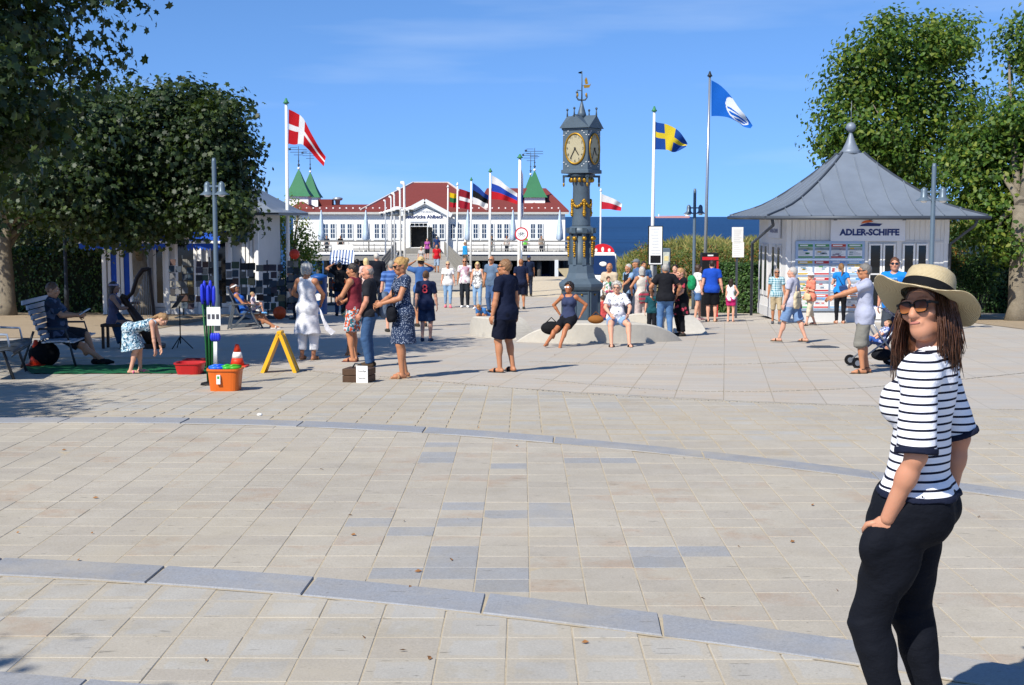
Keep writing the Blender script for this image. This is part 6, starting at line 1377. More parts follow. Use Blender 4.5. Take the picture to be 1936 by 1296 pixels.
# on the pier
person('woman in a purple top walking down the pier', 808, 491, 451, 172, fem=True, wear=[('tee', '#9a4a8c'), ('shorts', '#1a1a20')], hair=('bob', '#6b5138'), skin=PINK, feet=((-.1, .15), (.1, -.15)))
person('man in a navy polo and cap on the pier', 826, 487, 447, 0, wear=[('tee', '#22345c'), ('shorts', '#5a5a60')], hair=('short', '#555048'), hat=('cap', '#c8c0a8'), skin=TAN)
person('man in a bright red shirt walking towards us on the pier', 826, 516, 463, 178, g=1.1, wear=[('tee', '#b41c26'), ('shorts', '#8ea0b4', {'len': .56})], hair=('bald', '#6a5444'), skin=TAN, feet=((-.1, .12), (.1, -.14)), shoes=('shoe', '#5a3a2c'))
person('person in a pale grey top near the left of the walkway', 797, 516, 466, 165, fem=True, wear=[('tee', '#a8a4a0'), ('pants', '#4a4a52')], hair=('short', '#a89c8c'), skin=PINK)
person('person in a turquoise jacket by the walkway railing', 879, 508, 458, -60, wear=[('long', '#2a8cc0', {'sleeve': 1.9}), ('shorts', '#6a5e50')], hair=('short', '#8a6c4a'), skin=PINK)
person('man in a dark shirt and cap leaning at the far rail', 1000, 560, 484, 20, g=1.1, wear=[('tee', '#1e2940'), ('pants', '#2a3040')], hair=('short', '#3a322c'), hat=('cap', '#2c3c64'), skin=TAN)
# walking trio and neighbours
person('woman in a white T-shirt and jeans with pink shoes walking forward', 847, 582, 494, 182, fem=True, wear=[('tee', cloth('#dcdcdc', 'plain'), {'hem': -.12}), ('pants', jean_l, {'len': .93, 'loose': .008})], hair=('short', '#b8a078'), glasses=True, skin=PINK, shoes=('shoe', '#d86a84'), feet=((-.09, .1), (.09, -.08)))
trm = person('man in a white T-shirt with red rucksack straps', 879, 582, 488, 180, wear=[('tee', cloth('#d8d4d6', 'print', '#b89aa8', 12, '#dadada')), ('pants', '#22262e')], hair=('bald', '#6a5444'), glasses=True, skin=TAN, shoes=('shoe', '#e0e0e0'))
bag('red strapped rucksack on the man with the printed T-shirt', trm, (0, -.20, 1.22), (.15, .09, .22), '#a82830', [(-.12, -.1, 1.3), (-.13, .02, 1.49), (-.12, .135, 1.30), (-.10, .05, 1.1)], 'rucksack')
wt = person('blonde woman in a white patterned top with a brown bag', 903, 585, 495, 172, fem=True, wear=[('tank', cloth('#dcdcd8', 'print', '#8c8c90', 26, '#e0e0de'), {'hem': -.16}), ('pants', jean_l, {'len': .93, 'loose': .008})], hair=('bob', '#c8b078'), glasses=True, skin=PINK, shoes=('shoe', '#dcdcdc'))
bag('brown shoulder bag of the blonde woman in white', wt, (-.24, .02, .92), (.12, .05, .12), '#6a5a48', [(-.24, .02, 1.0), (-.1, .12, 1.3), (.08, .02, 1.5)])
person('grey haired man in a grey blue T-shirt carrying a strap', 930, 592, 484, 150, g=1.1, wear=[('tee', '#5c7088', {'hem': -.12}), ('pants', jean)], hair=('bald', '#6a625a'), glasses=True, skin=TAN)
nvb = person('man in a dark navy T-shirt turned towards the beach', 985, 585, 490, 10, g=1.1, wear=[('tee', '#182038', {'hem': -.12}), ('shorts', '#161c30', {'len': .5})], hair=('short', '#8c5c3c'), skin=TAN)
person('child with a blue towel crouching on the concrete seat', 916, 616, 571, 150, H=1.15, lean=55, pel=(0, -.1, .42), feet=((-.12, .2), (.12, .16)), hands=((-.14, .38, .22), (.12, .40, .22)), wear=[('tee', '#3f72ac', {'hem': -.2, 'low': .05}), ('shorts', '#20242c')], hair=('short', '#9a6a3c'), skin=TAN, seat=True, shoes=None)
# seated women at the clock
def sit(label, px, py_foot, seat_h, yaw, **kw):
    g_ = G(px, py_foot); return person(label, px, py_foot, 0, yaw, loc=g_, seat=True, **kw)
sA = sit('tanned woman in a dark tank top and white sunglasses sitting at the clock', 1070, 657, .46, 168, fem=True, H=1.62, pel=(.02, -.46, .60), lean=-6, feet=((.10, .16, .06), (.42, .26, .06)), knee=((-.1, .6, 1), (.0, .6, 1)), hands=((-.24, -.58, .68), (.24, -.58, .68)), elb=((-1, -.2, .2), (1, -.2, .2)), wear=[('tank', '#343c58', {'hem': -.08}), ('shorts', '#15161c', {'len': .38})], hair=('curly', '#221a16'), glasses='#d8d8dc', skin='#a86c48', head=(-22, 4), shoes=None)
sB = sit('older woman in a white patterned T-shirt and denim shorts sitting at the clock', 1172, 656, .46, 186, fem=True, H=1.64, g=1.22, pel=(0, -.44, .60), lean=4, feet=((-.19, .10, .07), (.20, .08, .07)), knee=((-.3, .7, 1), (.3, .7, 1)), hands=((-.20, -.10, .70), (.20, -.10, .70)), elb=((-.8, -.6, 0), (.8, -.6, 0)), wear=[('tee', cloth('#dedee2', 'dots', '#8a9098', 16), {'hem': -.1, 'sleeve': .75, 'low': .03}), ('shorts', '#7f9cc0', {'len': .34})], hair=('curly', '#aaa69e'), skin=PINK, head=(-20, 2), glasses='#5a4a44', shoes=('flip', '#2a2422'))
t = thing('handbag', 'brown leather handbag beside the older seated woman', 'bag', wpt(sB, (.45, -.5, .50))); MB().ball((0, 0, .06), (.17, .1, .09), 14, 10).build('pouch', cloth('#8a5a2c'), t); MB().tube([(-.12, 0, .1), (0, 0, .22), (.12, 0, .1)], .01, 6).build('handle', cloth('#6a4420'), t)
t = thing('sports_bag', 'black bag leaning beside the tanned seated woman', 'bag', wpt(sA, (.40, -.40, .32))); MB().ball((0, 0, .06), (.22, .13, .14), 14, 10).build('pouch', cloth('#17181b'), t); MB().tube([(-.12, 0, .16), (0, 0, .28), (.12, 0, .16)], .012, 6).build('handle', cloth('#101114'), t)
# crowd right of the clock
person('balding man holding a toddler behind the seated woman', 1152, 618, 497, 150, g=1.05, wear=[('tee', '#b8a890'), ('shorts', '#4a4c54')], hair=('bald', '#8a7a6c'), skin=TAN, hands=((-.05, .25, 1.1), (.15, .28, 1.05)))
person('toddler in a white and green shirt on the balding man arm', 1147, 0, 0, 200, H=.85, loc=PL(1147, 34.0) + Vector((0, -.6, .66)), wear=[('tee', cloth('#dcdcd8', 'print', '#3a8a5a', 14, '#e0e0de')), ('shorts', '#c05a78')], hair=('curly', '#4a3020'), skin=PINK, kh=1.3, seat=True, pel=(0, 0, .7), feet=((-.1, .25, .42), (.1, .25, .42)))
person('child in a coral T-shirt with a blue jacket round the waist', 1139, 627, 556, 10, H=1.12, pel=(0, 0, .62), feet=((-.1, .35), (.1, .35)), seat=True, wear=[('tee', '#b84a48', {'hem': -.1}), ('skirt', '#20407e', {'skirt': (.25, .2)}), ('shorts', '#1c2440')], hair=('short', '#4a3624'), skin=PINK)
person('grey haired man in a dark vest pointing to the left', 1188, 608, 499, 120, g=1.05, wear=[('tee', '#7f9cb8'), ('tank', '#1c222c', {'e': .03}), ('pants', '#2a3040')], hair=('short', '#a8a49c'), skin=TAN, hands=((-.30, .42, 1.12), (.26, .03, .82)))
person('man in a grey cap behind the vest wearer', 1203, 604, 490, 100, wear=[('tee', '#4a6488'), ('pants', '#3a4250')], hair=('short', '#6a625a'), hat=('cap', '#6c7076'), skin=TAN)
person('dark haired boy peering over at the back of the crowd', 1216, 602, 494, 190, wear=[('tee', '#3a5a84'), ('shorts', '#30343c')], hair=('short', '#2a1c14'), skin=TAN)
wb = person('grey haired woman in a pale tunic with a patterned shoulder bag', 1213, 624, 504, 20, fem=True, g=1.05, wear=[('tank', '#c8c0b4', {'hem': -.16}), ('pants', '#b8a8a4', {'loose': .03})], hair=('bob', '#a8a49c'), skin=TAN, hands=((-.22, .18, 1.0), (.22, .1, 1.0)), elb=((-1, -.5, 0), (1, -.5, 0)))
bag('patterned red and grey shoulder bag on the tunic woman', wb, (-.02, -.19, .90), (.15, .05, .16), cloth('#6a5f5c', 'stripe', '#a83a4c', 9), [(.0, -.18, 1.0), (.06, -.14, 1.3), (.12, .0, 1.47)])
person('boy in a teal T-shirt and black hat beside the jeans man', 1232, 634, 548, 170, wear=[('tee', '#1c4a54'), ('pants', '#1a1c22')], hair=('short', '#2c2018'), hat=('brim', '#1a1a1c'), skin=PINK)
jm = person('grey haired man in a black T-shirt and light jeans seen from behind', 1257, 638, 498, 4, g=1.08, wear=[('tee', '#1a1b20', {'hem': -.09, 'e': .026}), ('pants', '#5476a0', {'loose': .016, 'seed': 5})], hair=('short', '#9c9890'), skin=TAN, hands=((-.30, .12, .98), (.30, .12, .98)), elb=((-1, -.6, 0), (1, -.6, 0)), shoes=('shoe', '#24242a'), feet=((-.13, 0), (.13, .02)))
person('woman in a black dress with fair hair talking to the jeans man', 1288, 636, 506, 110, fem=True, g=1.18, wear=[('dress', cloth('#14151a', 'dots', '#a83c4c', 7), {'skirt': (.40, .24), 'sleeve': .7}), ('pants', '#121318', {'len': .95})], hair=('pony', '#a87f54'), skin=PINK, head=(0, -20), hands=((-.08, .26, 1.0), (.12, .28, .95)))
person('dark haired man half hidden behind the jeans man', 1276, 612, 500, 150, wear=[('tee', '#b07c6c'), ('pants', '#30343c')], hair=('short', '#1e1610'), skin=PINK)
gw = person('woman with a green backpack and denim shorts facing right', 1318, 606, 500, -75, fem=True, wear=[('tee', '#d8d6d4'), ('shorts', '#4c6c98', {'len': .36})], hair=('bob', '#3a281c'), glasses=True, skin=PINK, shoes=('shoe', '#c8a0a0'), feet=((-.09, .12), (.09, -.12)))
bag('bright green backpack worn by the woman in denim shorts', gw, (0, -.2, 1.18), (.16, .1, .22), '#1e8a58', [(-.1, -.1, 1.35), (-.12, .04, 1.48), (-.11, .14, 1.28)], 'backpack')
person('man in a royal blue T-shirt and black shorts seen from behind', 1345, 609, 492, -10, g=1.12, wear=[('tee', '#1c47a8', {'hem': -.12, 'low': .03, 'e': .022}), ('shorts', '#111216', {'len': .52, 'loose': .04})], hair=('short', '#2a1e18'), skin=PINK, shoes=('flip', '#8a7a5c'), hands=((-.30, .03, .82), (.31, .03, .80)))
person('girl in a white top and pink shorts with her hand on her hip', 1381, 609, 527, -20, fem=True, wear=[('tank', '#d8dade'), ('shorts', '#b82a68', {'len': .32})], hair=('long', '#2e2018'), skin=PINK, hands=((-.2, .06, .84), (.17, .02, .98)), elb=((-.5, -1, 0), (1, -.3, 0)), shoes=('flip', '#9a8a80'))
# by the kiosk
person('man in a turquoise checked shirt and beige shorts', 1467, 613, 508, 172, wear=[('tee', cloth('#b8ccd0', 'plaid', '#3a7a88', 14), {'hem': -.1}), ('shorts', '#a8987a', {'len': .53})], hair=('short', '#8c8074'), glasses=True, skin=TAN, shoes=('shoe', '#55585c'), feet=((-.1, .08), (.1, -.1)))
bm = person('grey haired man striding with a canvas bag and denim shorts', 1497, 649, 505, 55, wear=[('tee', '#aaaab8', {'hem': -.12}), ('shorts', '#6c87ac', {'len': .52, 'loose': .035})], hair=('short', '#a4a09a'), skin='#c89880', shoes=('sandal', '#5a4a38'), feet=((-.10, .28), (.10, -.30, .10)), hands=((-.25, .12, .85), (.24, -.1, .85)), head=(20, 0))
bag('cream canvas bag on the shoulder of the striding man', bm, (-.12, -.16, 1.0), (.15, .045, .19), '#c8b898', [(-.1, -.12, 1.15), (-.02, -.1, 1.42), (.1, .02, 1.52)], 'tote_bag')
cw_ = person('woman in a white hat and coral blouse walking past the posters', 1532, 616, 515, 110, fem=True, wear=[('tee', '#cc7a64', {'hem': -.14, 'sleeve': .8}), ('pants', '#c8b8a0', {'len': .75})], hair=('bob', '#b0a090'), hat=('brim', '#dedede'), skin=PINK, shoes=('sandal', '#4a3a2c'), feet=((-.1, .22), (.1, -.22, .10)), hands=((-.05, .22, 1.2), (.2, .15, .95)))
bag('cream handbag of the coral blouse woman', cw_, (-.1, .2, .95), (.14, .05, .1), '#c9b48c', [(-.1, .18, 1.0), (0, .1, 1.3), (.08, 0, 1.48)])
bw = person('woman in a blue top and black trousers reading the posters', 1588, 612, 498, -6, fem=True, wear=[('tee', '#1f7ac4', {'hem': -.06, 'sleeve': .4}), ('pants', '#17181c', {'loose': .01})], hair=('pony', '#7a5a38'), skin=PINK, hands=((-.1, .25, 1.25), (.22, .05, .95)), shoes=('flip', '#9a6a4c'), head=(15, 4))
bag('blue cross body bag on the poster reader back', bw, (.06, -.14, 1.02), (.12, .04, .1), '#28406c', [(.06, -.12, 1.08), (-.04, -.13, 1.25), (-.13, -.02, 1.46)])
person('man in a grey T-shirt pointing left with outstretched arm', 1632, 706, 498, 86, g=1.06, wear=[('tee', '#9ea2b4', {'hem': -.16, 'low': .02}), ('shorts', '#78766e', {'len': .56, 'loose': .05})], hair=('short', '#6c6862'), glasses=True, skin=TAN, hands=((-.10, .52, 1.22), (.16, .48, 1.20)), elb=((-.4, -.4, -1), (.6, -.3, -1)), shoes=('sandal', '#4a3c30'), head=(2, -2), feet=((-.1, .03), (.1, -.08)))
hm = person('bearded man in a bright blue T-shirt behind the straw hat', 1692, 0, 0, 150, H=1.82, loc=PL(1692, 24.4), wear=[('tee', '#1a78c8', {'hem': -.12}), ('shorts', '#3a4048')], hair=('short', '#5a3a24'), glasses=True, skin='#c08a70', head=(12, 4))
for tx_, zz, wd_ in (('HOLLISTER', 1.375, .17), ('CALIFORNIA', 1.20, .18)): text(tx_, .05, M('#9ccbe8', .7), hm.root, (0, .150 if zz > 1.3 else .142, zz), (R(90), 0, R(180)), 'shirt_print', .012, wd_)
MB().prism([(-.07, 1.30), (-.03, 1.275), (0, 1.29), (.03, 1.275), (.075, 1.305), (.03, 1.295), (.0, 1.315), (-.03, 1.295)], .13, .162).build('bird_emblem', M('#14203c', .7), hm.root)
person('woman with a white cap behind the straw hat brim', 1762, 0, 0, 160, fem=True, H=1.62, loc=PL(1762, 27.5), wear=[('tee', '#2a2c34'), ('pants', '#30343c')], hair=('bob', '#5a2c20'), hat=('cap', '#d8d0d4'), skin=PINK)
person('brown haired person just showing above the straw hat', 1742, 0, 0, 200, H=1.60, loc=PL(1741, 26.2), wear=[('tee', '#8a3a3a'), ('pants', '#30343c')], hair=('short', '#4a2a1c'), skin=PINK)
# left side in the shade
DBM = G(150, 690).y
bman = person('bearded man in a flowered shirt reading on the slatted bench', 0, 0, 0, -86, H=1.80, loc=Vector((at(128, 650, DBM).x, DBM, gz(-8, DBM))), g=1.1, pel=(0, -.16, .56), lean=-8, seat=True, feet=((-.12, .42), (.14, .62)), knee=((-.2, .5, 1), (.2, .5, 1)), hands=((-.06, .17, .80), (.08, .19, .82)), elb=((-.6, -.6, -.5), (.6, -.6, -.5)), wear=[('tee', cloth('#2c3444', 'print', '#566074', 14, '#2a3a4c'), {'sleeve': .8, 'low': .03}), ('shorts', '#2a2c32', {'len': .5})], hair=('short', '#5a4230'), skin='#b88868', head=(0, -18), shoes=('shoe', '#1c1c1e'))
harper = person('harpist in a blue skirt seated in the shade beside her harp', 0, 0, 0, -80, fem=True, H=1.68, loc=PL(222, 26.5), pel=(0, -.1, .60), seat=True, feet=((-.12, .42), (.12, .46)), knee=((-.2, .5, 1), (.2, .5, 1)), hands=((-.05, .34, .95), (.10, .28, .86)), wear=[('tank', '#5c5668'), ('skirt', '#1c3c54', {'skirt': (.46, .26), 'drop': (0, .55, -.83)})], hair=('long', '#3a2a20'), hat=('visor', '#a898a8'), skin='#a87c64', shoes=('shoe', '#2a2a2e'))
girl = person('girl in a flowered dress bending down to the green mat', 258, 706, 0, -84, fem=True, H=1.34, lean=74, pel=(0, -.10, .90), wear=[('dress', cloth('#86a8b8', 'print', '#2c5068', 42, '#c8d4d8'), {'skirt': (.42, .24), 'drop': (0, .10, -1), 'start': -.02, 'sleeve': 0, 'neck': .06})], hands=((-.14, .50, .38), (.16, .42, .36)), elb=((-1, 0, 0), (1, 0, 0)), hair=('pony', '#8a6c48'), head=(-6, 22), skin='#c89a80', shoes=('flip', '#d0608c'), feet=((-.09, .06), (.09, -.10)))
dk = G(468, 622)
dwo = person('woman in a blue top and white headscarf in the deckchair', 0, 0, 0, -84, fem=True, H=1.68, loc=Vector((at(462, 600, dk.y).x, dk.y, dk.z)), pel=(0, 0, .48), lean=-24, seat=True, feet=((-.12, .72, .08), (.12, .80, .08)), knee=((-.1, .4, 1), (.1, .4, 1)), hands=((-.12, .24, .62), (.14, .22, .64)), wear=[('tank', '#2458ac'), ('shorts', '#48648c', {'len': .34})], hair=('bob', '#4a2c20'), hat=('visor', '#e0ded8'), glasses=True, skin=TAN, head=(0, -2), shoes=('flip', '#e0dcd8'))
person('small child sitting on the lap of the deckchair woman', 0, 0, 0, -80, H=.92, loc=wpt(dwo, (0, .26, .40)), pel=(0, 0, .30), lean=-6, seat=True, feet=((-.12, .42, .12), (.12, .45, .10)), knee=((-.1, .4, 1), (.1, .4, 1)), hands=((-.15, .30, .55), (.15, .3, .55)), wear=[('tee', cloth('#d4c8cc', 'print', '#b08898', 30, '#dcd8d8')), ('shorts', '#8c94a8')], hair=('short', '#a88a60'), skin=PINK, shoes=('shoe', '#6aa4d4'), kh=1.3)
# small figures on the terrace
for px, nm, c in ((616, 'dark clothed guest sitting at the left end of the terrace', '#2a3440'), (642, 'guest in black at the terrace railing', '#15181c'), (930, 'guest in a dark jacket sitting on the right terrace', '#2c2a2c'), (958, 'guest in a pale shirt sitting beside the round sign', '#b8b0a8'), (993, 'guest in a lime green shirt right of the round sign', '#6ac04a'), (1024, 'guest with fair hair at the right terrace railing', '#8a7a6a')):
    person(nm, 0, 0, 0, 180 if px != 930 else 90, H=1.7, loc=(tx(px), TY + .9, tz - .25), v=.04, hv=.025, wear=[('tee', c), ('pants', '#2a2e38')], hair=('short', '#4a382a'), skin=TAN, eye=False)
# ------------------------------------------------------------------ woman in the foreground
WD = 4.58; wb_ = Vector((at(1722, 1000, WD).x, WD, 1.48)); WY = 62
def inl(px, py, D, s=1.72 / 1.75):
    q = at(px, py, D) - wb_; a = -R(WY); return (Vector((q.x * math.cos(a) - q.y * math.sin(a), q.x * math.sin(a) + q.y * math.cos(a), q.z)) / s)
lw = inl(1678, 980, WD - .14); rw = inl(1792, 950, WD + .15)
la = inl(1692, 1395, WD - .06); ra = inl(1768, 1402, WD + .08); la.z = .10; ra.z = .078; pv = inl(1730, 960, WD); pv.z = .945
t34 = cloth('#e6e6ea', 'pin', '#14182a', 35.5)
fw = person('woman in a straw hat, striped top and black trousers looking back at us', 0, 0, 0, WY, fem=True, H=1.72, loc=wb_, lean=-4, g=.96, v=.0062, hv=.0036, skin='#b98468', pel=tuple(pv), feet=(tuple(la), tuple(ra)), toes=(5, 5), knee=((-.05, 1, 0), (.1, 1, 0)),
            hands=(tuple(lw), tuple(rw)), elb=((-.55, -.75, 0), (.15, -1, .1)), head=(70, 2), roll=12, bust=.48, neck=.008, hsc=.91, hair=('none', '#4a2c1c'),
            wear=[('tee', t34, {'hem': .035, 'sleeve': .95, 'e': .016, 'neck': .078, 'rough': .0022, 'low': 0, 'seed': 3}), ('tee', '#171c2e', {'hem': .028, 'upto': .048, 'sleeve': .3, 'e': .0205, 'rough': .0022, 'seed': 3}), ('pants', '#0d1018', {'loose': .014, 'rise': .055, 'e': .012, 'len': .97, 'rough': .0045, 'seed': 6, 'pocket': 0, 'front': ((-.03, .068, -.11), (.10, .075, .16))})], shoes=('shoe', '#e0e0e0'))
Hc, hf, hr, hu = fw.Hc, fw.hf, fw.hr, fw.hu
def fq(a, b, c): return Hc + hr * a + hf * b + hu * c
navy_k = cloth('#171c2e')
for Sh, E, Wr in fw.arms:
    F = Field(E - Vector((.12, .12, .12)), E + Vector((.12, .12, .12)), .005); F.cone(Sh.lerp(E, .90), Sh.lerp(E, .975), .0735, .0738, .004, None, True); fw.emit(F, 'cuff', navy_k)
# straw hat: crown, ribbon and a soft waving brim
HT = hu * .94 - hf * .26 + (Vector((math.cos(R(-WY)), math.sin(R(-WY)), 0))) * .20; HT.normalize(); HX = (hr - HT * hr.dot(HT)).normalized(); HY = HT.cross(HX); H0 = Hc + hu * .048 - hf * .008
def straw(crown):
    t = NT('straw'); v = t.obj(); d = t.n('ShaderNodeVectorMath', {0: v, 1: tuple(H0)}, operation='DISTANCE').outputs['Value']
    if crown: d = t.n('ShaderNodeVectorMath', {0: v, 1: tuple(HT)}, operation='DOT_PRODUCT').outputs['Value']
    w = t.n('ShaderNodeTexWave', {'Vector': t.n('ShaderNodeCombineXYZ', {0: d}).outputs[0], 'Scale': 60, 'Distortion': 0}, wave_type='BANDS').outputs['Fac']
    n = t.noise(120, 3, v, .7); col = t.mix(t.math('MULTIPLY_ADD', w, .55, t.math('MULTIPLY', n, .4)), lin('#a18d68'), lin('#e0d0aa')); return t.done(col, .85, t.math('ADD', w, t.math('MULTIPLY', n, .6)), .7, .004, spec=.15)
m_straw = straw(False); m_straw_c = straw(True)
def hp_(r_, a, z, wob=0):
    r_, z, wob = r_ * .92, z * .92, wob * .92; return H0 + HX * (r_ * math.cos(a)) + HY * (r_ * 1.10 * math.sin(a)) + HT * (z + wob)
n = 72; prof = [(.098, -.006), (.097, .02), (.094, .05), (.089, .080), (.082, .096), (.066, .107), (.04, .110), (.012, .108)]
mb = MB(); mb.smooth = True; vs = [hp_(r_ + .002 * math.sin(3 * a_), a_, z + (.004 * math.sin(2 * a_ + 1) if z > .07 else 0)) for r_, z in prof for a_ in [2 * math.pi * i / n for i in range(n)]]
fs = [(i * n + k, i * n + (k + 1) % n, (i + 1) * n + (k + 1) % n, (i + 1) * n + k) for i in range(len(prof) - 1) for k in range(n)] + [tuple((len(prof) - 1) * n + k for k in range(n))]; mb.add(vs, fs)
hat_o = mb.build('hat_crown', m_straw_c, fw.root)
def wob(a_, q): return q * (-.014 + .018 * math.sin(2 * a_ + .6) + .012 * math.sin(3 * a_ - 1.2) + .004 * math.sin(7 * a_))
mb = MB(); mb.smooth = True; rs_ = [.096, .105, .12, .14, .16, .178, .192, .198]
vs = [hp_(r_, a_, -.006, wob(a_, ((r_ - .092) / .106) ** 1.25)) for r_ in rs_ for a_ in [2 * math.pi * i / n for i in range(n)]]; vs += [v_ - HT * .0035 for v_ in vs]; m_ = len(rs_) * n
fs = [(i * n + k, i * n + (k + 1) % n, (i + 1) * n + (k + 1) % n, (i + 1) * n + k) for i in range(len(rs_) - 1) for k in range(n)]; fs += [tuple(m_ + q for q in f_[::-1]) for f_ in fs]; fs += [((len(rs_) - 1) * n + k, (len(rs_) - 1) * n + (k + 1) % n, m_ + (len(rs_) - 1) * n + (k + 1) % n, m_ + (len(rs_) - 1) * n + k) for k in range(n)]
mb.add(vs, fs); mb.build('hat_brim', m_straw, hat_o)
mb = MB(); mb.smooth = True; vs = [hp_(.1035 - .0035 * q / 3, 2 * math.pi * i / n, .0 + .036 * q / 3) for q in range(4) for i in range(n)]; mb.add(vs, [(i * n + k, i * n + (k + 1) % n, (i + 1) * n + (k + 1) % n, (i + 1) * n + k) for i in range(3) for k in range(n)]); mb.build('hat_ribbon', cloth('#101114'), hat_o)
mb = MB(); b0 = hp_(.098, R(-70), .012)
mb.ball(b0, (.014, .014, .018), 8, 6); mb.tube([b0, b0 - HT * .03 + hr * .03, b0 - HT * .04 + hr * .06], [.012, .01, .004], 6); mb.build('ribbon_bow', cloth('#101114'), hat_o)
# hair: cap under the hat and many hanging locks
F = Field(Hc - Vector((.2, .2, .3)), Hc + Vector((.2, .2, .2)), .0045); ax = tuple(q / .91 ** 2 for q in (hr, hf, hu))
F.ell(Hc + hu * .022 - hf * .02, (.083, .100, .104), ax, 0); F.keep(Hc + hu * .060 + hf * .060, (hu * .50 - hf * .866))
for q in (-1, -.5, 0, .5, 1): a0 = Hc + hr * (q * .068) - hf * (.025 + .05 * (1 - abs(q))); F.cone(a0, a0 - Vector((0, 0, .13)) - hf * .02, .036, .028, .03)
F.rough(.003, 90, 1); fw.emit(F, 'hair', hair_m('#4a2c1c'))
lk = MB(); rl = random.Random(5)
for i in range(760):
    a = rl.uniform(-1, 1) * R(128); rr = .083 + rl.uniform(-.008, .010); st = Hc - hf * (rr * 1.12 * math.cos(a)) + hr * (rr * math.sin(a)) + hu * rl.uniform(.0, .05) - hf * .008
    ln = rl.uniform(.13, .27) * (.88 if abs(a) < 1 else 1); sw_ = rl.uniform(-.011, .011); out = hr * (math.sin(a) * .03) - hf * (math.cos(a) * .02)
    p1 = st - Vector((0, 0, ln * .35)) + out * .8 + hr * sw_ * .3; p2 = st - Vector((0, 0, ln * .72)) + out * 1.2 + hr * sw_ + hf * rl.uniform(-.01, .01); p3 = st - Vector((0, 0, ln)) + out * rl.uniform(.9, 1.5) + hr * sw_ * 1.5 + hf * rl.uniform(-.03, .02)
    w_ = rl.uniform(.0012, .0030); lk.tube([st, p1, p2, p3], [w_, w_ * 1.15, w_ * .8, .0006], 4)
tag(lk.build('hair_locks', hair_m('#4c2f1f', .75, 1.3), fw.root), kind='stuff')
# sunglasses with tinted lenses
def lens_m():
    t = NT('tinted_lens'); v = t.obj(); h = t.n('ShaderNodeVectorMath', {0: t.n('ShaderNodeVectorMath', {0: v, 1: tuple(Hc)}, operation='SUBTRACT').outputs[0], 1: tuple(hu)}, operation='DOT_PRODUCT').outputs['Value']
    col = t.ramp(t.math('MULTIPLY_ADD', h, 20, .45), [(0, '#b8743c'), (.5, '#5a3018'), (1, '#0c0808')]); return t.done(col, .12, spec=.2)
m_lens = lens_m(); m_frame = M('#060607', .35, .02, bump=0, spec=.25)
gl_ = bpy.data.objects.new('sunglasses', None); fmb = MB()
for q in (-1, 1):
    nn = 24; C_ = []
    for i in range(nn):
        a = 2 * math.pi * i / nn; ca, sa = math.cos(a), math.sin(a); x_ = math.copysign(abs(ca) ** .62, ca) * (.0285 if sa > 0 else .025) ; z_ = math.copysign(abs(sa) ** .72, sa) * .0225; C_.append((x_ + q * .034, z_ + .004))
    dep = lambda x_: .1075 - 1.7 * x_ * x_
    fmb.tube([fq(a[0], dep(a[0]), a[1]) for a in C_ + C_[:1]], [.0030 if a[1] > .012 else .0022 for a in C_ + C_[:1]], 6)
    fmb.bar(fq(q * .058, dep(.058), .017), fq(q * .072, dep(.066) - .006, .018), .006, .010); fmb.bar(fq(q * .071, dep(.066) - .006, .018), fq(q * .085, -.01, .008), .004, .009)
fmb.bar(fq(-.010, .110, .012), fq(.010, .110, .012), .006, .007)
gl_ = fmb.build('sunglasses', m_frame, fw.root)
for q in (-1, 1):
    nn = 24; P_ = []
    for i in range(nn): a = 2 * math.pi * i / nn; ca, sa = math.cos(a), math.sin(a); x_ = math.copysign(abs(ca) ** .62, ca) * (.0275 if sa > 0 else .024) + q * .034; P_.append(fq(x_, .1065 - 1.7 * x_ * x_, math.copysign(abs(sa) ** .72, sa) * .0215 + .004))
    MB().add(P_, [tuple(range(nn))]).build('lens', m_lens, gl_)

# ------------------------------------------------------------------ buskers' corner, stalls and small things
m_slat = M('#a9b4c0', .4, .08, 6, .08, metal=.3); m_dsteel = M('#3c4248', .4, .1, 6, .1, metal=.4)
def slat_bench(label, base, rz, L_=1.7, mat=m_slat):
    t = thing('park_bench', label, 'bench', base, rz)      # faces local +x, length along y
    pr = [(-.02 + i * .075, .46 - .004 * (i - 3) ** 2 * .4) for i in range(7)] + [(-.06 - i * .034, .52 + i * .082) for i in range(7)] + [(-.34, 1.09)]
    for i, (x, z) in enumerate(pr):
        up_ = (0, 0, 1) if i < 7 else (1, 0, .4); MB().bar((x, 0, z), (x, L_, z), .065 if i < 7 else .022, .022 if i < 7 else .07).build('slat', mat, t)
    for y in (.12, L_ - .12):
        fr_ = MB(); fr_.tube([(.46, y, 0), (.36, y, .44), (-.04, y, .44), (-.30, y, 1.06)], .022, 8); fr_.tube([(-.42, y, 0), (-.2, y, .62)], .02, 8); fr_.tube([(-.15, y, .66), (.3, y, .66), (.36, y, .44)], .018, 8); fr_.build('frame', m_dsteel, t)
    return t
bb = bman.base; slat_bench('slatted steel bench under the bearded reading man', (bb.x - .12, bb.y - .75, bb.z), R(6))
